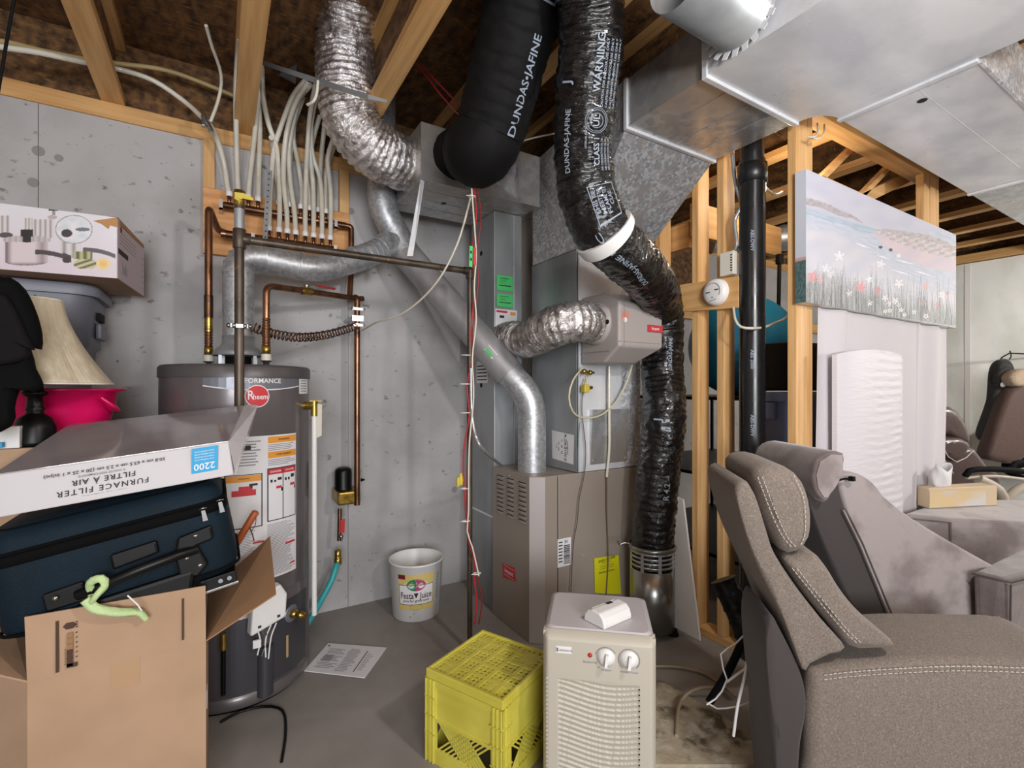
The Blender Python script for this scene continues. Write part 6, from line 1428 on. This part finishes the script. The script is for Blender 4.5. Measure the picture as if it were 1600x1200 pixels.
for q_ in (.5, 1.0):
    for i, p in enumerate(ring): vs.append(cen.lerp(p, q_) - EY * (.006 * (i % 2) * (1 - q_) * 2 + .002))
n = len(ring); fs = [(0, 1 + i, 1 + (i + 1) % n) for i in range(n)] + [(1 + i, 1 + n + i, 1 + n + (i + 1) % n, 1 + (i + 1) % n) for i in range(n)]
mb.add(vs, fs, True); plabel(mb.done('gathered_cap', t), 'paler gathered end cap')
mb = MB('mattblack'); mb.tube(spline([pl(1312, 750, 1.60), pl(1322, 748, 1.60), pl(1336, 750, 1.605)], .01), .0035, 8); mb.box(*sum(([a - .008, a + .008] for a in pl(1331, 748, 1.60)), [])); mb.done('strap_buckle', t)
s_ = 1.07
def sc(p, k=1.0): return CO + (p - CO) * k
A = sc(PZ(1572, 906, .6)); Bq = sc(PZ(1519, 892, .6)); Cq = A + V((.55, -.10, 0)); Dq = Cq + (Bq - A) * 1.4 + V((.05, .05, 0))
low = lambda p, dx: V((p.x + dx, p.y - .0, .22))
mb = MB('suede'); mb.hexa([low(A, .06), low(Cq, .06), low(Dq, .0), low(Bq, .03)], [A, Cq, Dq, Bq]); mb.done('arm', t, bevel=.02, seg=3)
mb = MB('suededark'); r_ = [A, low(A, .06)]; mb.tube([A + V((-.002, -.012, -.012)), A.lerp(low(A, .06), .5) + V((-.005, -.004, 0)), low(A, .06)], .003, 8); mb.tube([Bq + V((-.004, 0, -.008)), A + V((-.0, -.012, -.006)), Cq + V((0, -.012, -.006))], .003, 8); mb.done('arm_piping', t)
mb = MB('suedel')
for k in range(5): a_ = A.lerp(low(A, .06), .35 + k * .11) ; mb.tube([A.lerp(Bq, .22) + V((-.001, 0, -.13 - k * .006)), A.lerp(Bq, .10) + V((.006 + k * .002, -.01, -.2 - k * .004)), A.lerp(Bq, .06) + V((.03, -.0, -.30))], .002, 6) if k < 3 else None
mb.done('arm_creases', t)
# second sofa piece and things on it
t = thing('suede_ottoman', (3.4, .85, 0), 'low mauve suede ottoman behind the recliners under the tissue box', 'ottoman')
foot = [V((2.93, 1.075, 0)), V((3.03, .90, 0)), V((3.55, .38, 0)), V((4.0, .80, 0)), V((3.6, 1.09, 0))]
mb = MB('suedel'); mb.prism([p + V((0, 0, .05)) for p in foot], (0, 0, .565)); mb.done('cushion', t, bevel=.035, seg=4)
for p in foot[:4]: mb = MB('mattblack'); q_ = p.lerp(V((3.45, .85, 0)), .25); mb.cyl(q_, q_ + V((0, 0, .06)), .02, 10); mb.done('foot', t)
mb = MB('suede'); mb.tube([foot[0] + V((0, -.006, .60)), foot[1] + V((-.002, -.004, .60)), foot[1] + V((-.004, -.006, .2))], .006, 8); mb.done('piping', t)
t = thing('tissue_box', (3.4, 1.0, .617), 'cream tissue box with a white tissue on the suede ottoman', 'tissue box')
TB0 = [V((3.19, 1.03, .617)), V((3.60, .87, .617)), V((3.645, .95, .617)), V((3.235, 1.095, .617))]
mb = MB(mat('cream_wood', '#d9c3a3', .55)); mb.prism(TB0, (0, 0, .105)); mb.done('box_body', t, bevel=.003)
mb = MB('white'); d_ = (TB0[1] - TB0[0]).normalized(); mb.prism([TB0[0] - d_ * .0 + V((-.002, -.004, .006)), TB0[0] + d_ * .36 + V((-.002, -.004, .006)), TB0[0] + d_ * .36 + V((-.002, -.004, .09)), TB0[0] + V((-.002, -.004, .09))], (0, .002, 0)); mb.mats[0] = mat('cream_print', '#e0c69a', .5, 0, var=[('#d6d3cf', 4, (1, 1, 2), .45, .6)]); mb.done('side_picture', t)
mb = MB('paper'); c0 = V((3.36, 1.03, .72))
def tis(u, v): a = u * 2 * PI; r = (.05 + .03 * v) * (1 - .35 * v * v) + .012 * math.sin(3 * a + v * 3) * v; return c0 + V((r * 1.5 * math.cos(a), r * .6 * math.sin(a), v * .10 + .02 * v * math.cos(2 * a)))
mb.grid(tis, 40, 8); mb.done('tissue', t, solid=.001)
# painting
PXa, PXb, PYf, PYb, Pz0, Pz1 = 2.075, 3.72, 1.075, 1.119, 1.605, 2.155
t = thing('painting', ((PXa + PXb) / 2, PYb, Pz0), 'wide canvas painting of a flowery beach hung on the studs', 'painting')
mb = MB('white'); mb.box(PXa, PXb, PYf + .001, PYb, Pz0, Pz1); mb.done('canvas_frame', t)
random.seed(21)
FP = [(140, 795, '#d9868a', 45), (195, 815, '#d7a0a3', 26), (485, 870, '#d98686', 42), (605, 895, '#c67f89', 32), (955, 865, '#dd9c8c', 28), (1035, 1000, '#c8868f', 22), (1110, 915, '#c98f97', 18), (930, 985, '#c0929a', 18),
      (330, 645, '#e6e4e6', 38), (630, 705, '#e6e4e6', 35), (760, 845, '#e8e5e6', 35), (235, 735, '#dcdadd', 35), (545, 815, '#e5e2e4', 30), (1070, 925, '#e0dde0', 28), (400, 915, '#d8d4d4', 26), (660, 950, '#e0dcdc', 26), (550, 985, '#dedada', 22), (735, 970, '#e2dede', 26), (270, 780, '#d6d2d4', 30),
      (695, 1040, '#e9e6e6', 18), (660, 1045, '#e9e6e6', 17), (775, 1035, '#e9e6e6', 18), (800, 1070, '#e9e6e6', 16), (870, 1050, '#e9e6e6', 18), (955, 1080, '#e9e6e6', 20), (690, 990, '#d8d2d2', 22), (760, 1000, '#dcd6d6', 18)]
BL = {}
for _ in range(520):
    bx = random.uniform(80, 1180); b_ = (bx, random.choice([60, 90, 120, 160, 200, 260, 330]) * random.uniform(.7, 1.1), random.uniform(-28, 28), random.choice(['#5c605f', '#6f7473', '#7f8280', '#90918f', '#575450', '#9b9ea0', '#8b96a0', '#b3b3b2', '#a7a3a0']), random.uniform(1.6, 4.5))
    for k in range(-2, 3): BL.setdefault(int(bx / 20) + k, []).append(b_)
def pline(pts, x):
    if x <= pts[0][0]: return pts[0][1]
    for (x0, y0), (x1, y1) in zip(pts, pts[1:]):
        if x <= x1: return y0 + (y1 - y0) * (x - x0) / (x1 - x0)
    return pts[-1][1]
def paint(u, v):
    x, y = proj(V((PXa + (PXb - PXa) * u, PYf, Pz0 + (Pz1 - Pz0) * v))); x = (x - 1240) * 4.615; y = (y - 260) * 4.615
    nz = noise.noise(V((x / 130, y / 90, 3))); n2 = noise.noise(V((x / 28, y / 22, 8))); n3 = noise.noise(V((x / 60, y / 14 - x / 40, 5)))
    yb = 1000 + (x - 95) * .139
    c = mixc(lin('#bcbccb'), lin('#c6c4cf'), nz + .5)
    w0 = pline([(85, 290), (250, 340), (450, 410), (590, 465), (640, 470)], x)
    if y > w0: c = mixc(lin('#b4bac8'), lin('#c2c6d2'), n3 + .5)
    hd = pline([(85, 250), (200, 275), (330, 335), (430, 365), (500, 410)], x); th = pline([(85, 26), (330, 24), (500, 4)], x)
    if x < 500 and abs(y - hd - 6 * n2) < th: c = mixc(lin('#a39ca2'), lin('#b3adb2'), n2 + .5)
    wl = pline([(85, 320), (250, 372), (450, 432), (590, 472)], x)
    if x < 600 and abs(y - wl + 14 * n3) < 22: c = mixc(lin('#a2b3c2'), lin('#b7c1cd'), n3 + .4)
    dune = pline([(85, 400), (300, 450), (450, 520), (560, 600), (700, 720), (900, 830), (1180, 900)], x)
    if y > dune: c = mixc(c, mixc(lin('#cbc8cf'), lin('#bfc0cc'), nz + .5), min(1, (y - dune) / 60))
    hs = pline([(590, 462), (650, 447), (800, 468), (950, 490), (1100, 540), (1150, 578)], x); hb = pline([(590, 478), (700, 530), (850, 590), (1000, 632), (1150, 668)], x); sb = pline([(590, 495), (640, 560), (760, 640), (950, 725), (1150, 762)], x)
    if x > 560 and hb <= y < sb: c = mixc(lin('#cfbfc5'), lin('#c6bac6'), nz + .5)
    if x > 590 and hs + 5 * n2 <= y < hb:
        c = mixc(lin('#a8a39f'), lin('#bdb6b8'), n2 + .5)
        if y > hs + (hb - hs) * .3:
            k = (math.floor(x / 17 + n3) * 7 + math.floor((y - .4 * x) / 14) * 13) % 9; c = mixc(lin(['#cfc9cb', '#b9a9ab', '#c9a9a9', '#dad6d8', '#95a3b2', '#c5bfc0', '#d3cdd0', '#c09598', '#ccc6c8'][k]), c, .3 + .3 * abs(n2))
    for (x0, y0, x1, y1) in ((440, 552, 550, 590), (740, 672, 870, 705), (700, 742, 845, 784), (870, 750, 985, 788), (600, 640, 690, 668)):
        if x0 < x < x1 and abs(y - (y0 + (y1 - y0) * (x - x0) / (x1 - x0))) < 5 * (1 - abs(2 * (x - x0) / (x1 - x0) - 1)) + 1: c = lin('#e2e0e8')
    if E(x, y, 627, 583, 15, 11) < 1 or E(x, y, 700, 602, 14, 11) < 1: c = lin('#45454f')
    if E(x, y, 757, 645, 16, 14) < 1: c = lin('#dcdde0')
    g0 = yb - pline([(85, 290), (400, 260), (700, 190), (1180, 170)], x)
    if y > g0: c = mixc(c, mixc(lin('#85898b'), lin('#b0b1b1'), noise.noise(V((x / 9, y / 90, 2))) * 1.2 + .5), min(.95, (y - g0) / 150))
    for b_ in BL.get(int(x / 20), ()):
        k = (yb - y) / b_[1]
        if 0 <= k < 1 and abs(x - b_[0] - b_[2] * k * k) < b_[4] * (1 - k) + .5: c = mixc(mixc(lin(b_[3]), lin('#3c403f'), .25), c, .12)
    for (a, b, h, r) in FP:
        dx = x - a; dy = y - b; rr = math.hypot(dx, dy); q_ = math.atan2(dy, dx)
        if rr < r * (.72 + .28 * math.sin(q_ * 5 + a)) and (r < 21 or noise.noise(V((x / 9, y / 9, a))) > -.22): c = mixc(lin(h), c, .15)
        if r < 21 and rr < r * .3: c = lin('#9a7f78')
    return c
mb = MB(paintmat('painted_canvas', .6)); mb.grid(lambda u, v: V((PXa + (PXb - PXa) * u, PYf, Pz0 + (Pz1 - Pz0) * v)), 620, 220, False, paint); mb.done('painted_front', t)
mb = MB(paintmat('painted_canvas', .6)); mb.grid(lambda u, v: V((PXa - .0005, PYb - (PYb - PYf) * u, Pz0 + (Pz1 - Pz0) * v)), 8, 80, False, lambda u, v: mixc(lin('#a9b3bd'), lin('#c2c4cd'), v + .2) if v > .34 else (lin('#b9918f') if v > .32 else mixc(lin('#2f4a4c'), lin('#5f7472'), noise.noise(V((u * 9, v * 60, 1))) + .4))); mb.done('painted_edge', t)
# hung sheet and wrapped foam
t = thing('white_sheet', (2.9, 1.1, .3), 'white sheet hanging on the partition under the painting', 'sheet')
mb = MB('curtain'); X0_, X1_ = 2.225, 3.67
def shf2(u, v):
    x = X0_ + (X1_ - X0_) * u; z = .25 + 1.352 * v
    f = .012 * math.sin(u * 34 + .8 * math.sin(v * 3)) * (1 if u > .70 or u < .16 else .25) + .006 * noise.noise(V((u * 8, v * 3, 2)))
    return V((x - (1 - v) * .07 * u, 1.10 + f, z))
mb.grid(shf2, 220, 40); mb.done('cloth', t, solid=.0015)
t = thing('wrapped_mattress', (2.6, 1.05, .3), 'tall arched foam panel in wrinkled white wrap against the sheet', 'mattress')
def arch(x0, x1, z1, hz, n=16): return [(x0, .25)] + [(x0 + (x1 - x0) * k / n, z1 + hz * math.sin(PI * k / n) ** .7) for k in range(n + 1)] + [(x1, .25)]
mb = MB('foam'); A_ = arch(2.285, 2.93, 1.395, .03)
def fm(u, v):
    x = 2.285 + .645 * u; top = 1.395 + .03 * math.sin(PI * u) ** .7; z = .25 + (top - .25) * v
    w_ = .0016 * math.sin(z * 160 + 3 * noise.noise(V((u * 3, z * 2, 0)))) * max(0, min(1, (u - .25) * 4)) * (.6 + noise.noise(V((u * 7, z * 9, 0))))
    bulge = .035 * (1 - abs(2 * u - 1) ** 6)
    return V((x, 1.058 - bulge - w_, z))
mb.grid(fm, 90, 260); mb.done('front_wrap', t)
mb = MB('foam'); mb.prism([(x, 1.055, z) for x, z in A_], (0, .02, 0)); mb.done('foam_slab', t)
# office chair
def cp_(d, *pts): return [PD(x, y, d) for x, y in pts]
t = thing('office_chair', PD(1530, 900, 3.5), 'brown leather office chair with curved arms by the far wall', 'office chair'); t.location.z = 0; t['_o'] = [t.location.x, t.location.y, 0]
DD_ = FWD
mb = MB('leather'); puff(mb, cp_(3.5, (1450, 640), (1478, 634), (1494, 638), (1508, 652), (1518, 675), (1519, 693), (1500, 688), (1480, 680), (1450, 682)), DD_ * .12, .05, 6); mb.done('headrest', t)
mb = MB('leather'); puff(mb, cp_(3.48, (1455, 690), (1480, 683), (1505, 684), (1521, 696), (1512, 712), (1496, 722), (1478, 716), (1455, 708)), DD_ * .12, .05, 6); mb.done('neck_pillow', t)
mb = MB('leather'); puff(mb, cp_(3.52, (1450, 700), (1500, 700), (1524, 700), (1548, 728), (1568, 748), (1560, 800), (1500, 830), (1450, 800)), DD_ * .14, .05, 6); mb.done('backrest', t)
mb = MB('offwhite'); mb.tube([PD(x, y, 3.47) for x, y in ((1474, 700), (1482, 714), (1495, 722), (1510, 715), (1522, 703))], .003, 6); mb.tube([PD(x, y, 3.48) for x, y in ((1470, 706), (1478, 722), (1490, 740))], .003, 6); mb.done('piping', t)
mb = MB('leather'); puff(mb, cp_(3.35, (1480, 800), (1560, 790), (1660, 800), (1670, 830), (1560, 850), (1480, 840)), DD_ * .4, .04, 5); mb.done('seat', t)
for (yy, dd, x0) in ((0, 3.05, 0), (-12, 3.55, 72)):
    mb = MB('mattblack'); mb.tube(spline([PD(1508 + x0, 744 + yy, dd), PD(1514 + x0, 736 + yy, dd), PD(1540 + x0, 733 + yy, dd), PD(1600 + x0, 737 + yy, dd), PD(1680 + x0, 752 + yy, dd)], .03), .018, 12); mb.done('arm_pad', t)
    mb = MB('armgrey'); mb.tube(spline([PD(1510 + x0, 747 + yy, dd), PD(1550 + x0, 744 + yy, dd), PD(1600 + x0, 749 + yy, dd), PD(1680 + x0, 762 + yy, dd)], .03), .010, 10)
    mb.tube(spline([PD(1528 + x0, 748 + yy, dd), PD(1552 + x0, 760 + yy, dd), PD(1566 + x0, 775 + yy, dd), PD(1568 + x0, 800 + yy, dd)], .03), [.016] * 40, 12) if False else mb.tube(spline([PD(1528 + x0, 748 + yy, dd), PD(1552 + x0, 760 + yy, dd), PD(1566 + x0, 775 + yy, dd), PD(1568 + x0, 810 + yy, dd)], .03), .03, 14)
    mb.tube(spline([PD(1620 + x0, 754 + yy, dd), PD(1592 + x0, 764 + yy, dd), PD(1575 + x0, 780 + yy, dd), PD(1568 + x0, 810 + yy, dd)], .03), .026, 14); mb.done('arm_frame', t)
cb = PD(1560, 850, 3.6); mb = MB('black'); mb.cyl((cb.x, cb.y, .08), (cb.x, cb.y, .45), .03, 14); mb.done('gas_lift', t)
for k in range(5): a = k * 2 * PI / 5; mb = MB('black'); mb.tube([V((cb.x, cb.y, .12)), V((cb.x + .3 * math.cos(a), cb.y + .3 * math.sin(a), .06))], [.025, .018], 10); mb.ball((cb.x + .3 * math.cos(a), cb.y + .3 * math.sin(a), .03), .03, 10); mb.done('base_leg', t)
# coats on a rack
t = thing('garment_rack', PD(1660, 800, 3.9), 'thin dark metal clothes rack by the far wall', 'clothes rack'); t.location.z = 0; t['_o'] = [t.location.x, t.location.y, 0]
mb = MB('black'); ra, rbb = PD(1577, 552, 4.2), PD(1760, 558, 4.2); mb.tube([ra, rbb], .006, 8); mb.done('rail', t)
mb = MB('black'); rc = V((rbb.x, rbb.y, 0)); mb.tube([rbb, rc], .012, 8); mb.done('post', t); 
mb = MB('black'); mb.tube([rc + V((-.25, 0, .02)), rc + V((.25, 0, .02))], .015, 8); mb.done('foot', t)
mb = MB('black'); mb.tube(spline([PD(1577, 552, 4.18), PD(1563, 562, 4.18), PD(1560, 585, 4.18), PD(1556, 590, 4.18)], .02), .006, 8); mb.tube(spline([PD(1578, 548, 4.18), PD(1580, 556, 4.18), PD(1577, 562, 4.18)], .01), .005, 8); tag(mb.done('coat_hook'), 'curved dark wire hanger holding the charcoal sleeve', 'hanger')
t = thing('charcoal_coat', PD(1560, 640, 3.75), 'charcoal knit coat sleeve hanging left of the brown coat', 'coat')
mb = MB('greycoat'); puff(mb, cp_(4.05, (1562, 575), (1568, 563), (1580, 561), (1588, 575), (1590, 600), (1578, 640), (1562, 690), (1552, 690), (1539, 684), (1550, 645), (1558, 605)), FWD * .10, .04, 5); mb.done('sleeve', t)
mb = MB('greyink'); puff(mb, cp_(4.03, (1558, 592), (1568, 575), (1580, 570), (1582, 578), (1570, 590), (1562, 602)), FWD * .05, .02, 4); mb.mats[0] = M['greycoat']; mb.done('collar', t)
mb = MB('white'); mb.lathe([(.022, 0), (.02, .004), (0, .005)], PD(1567, 601, 4.02), 16, -FWD); mb.done('white_button', t)
t = thing('brown_coat', PD(1590, 650, 3.6), 'padded brown coat with fur collar at the right edge', 'coat')
mb = MB('browncoat'); puff(mb, cp_(3.95, (1592, 604), (1606, 596), (1640, 600), (1650, 650), (1620, 700), (1592, 724), (1565, 722), (1547, 716), (1553, 690), (1568, 645), (1580, 615)), FWD * .14, .05, 5); mb.done('coat_body', t)
mb = MB('fur'); puff(mb, cp_(3.92, (1582, 590), (1590, 580), (1604, 576), (1630, 582), (1630, 602), (1600, 604), (1588, 602)), FWD * .12, .04, 5); mb.done('fur_collar', t)
mb = MB('cloth'); puff(mb, cp_(4.15, (1588, 700), (1602, 660), (1650, 650), (1650, 745), (1584, 742)), FWD * .1, .03, 4); tag(mb.done('black_coat'), 'black garment hanging below the brown coat', 'coat')
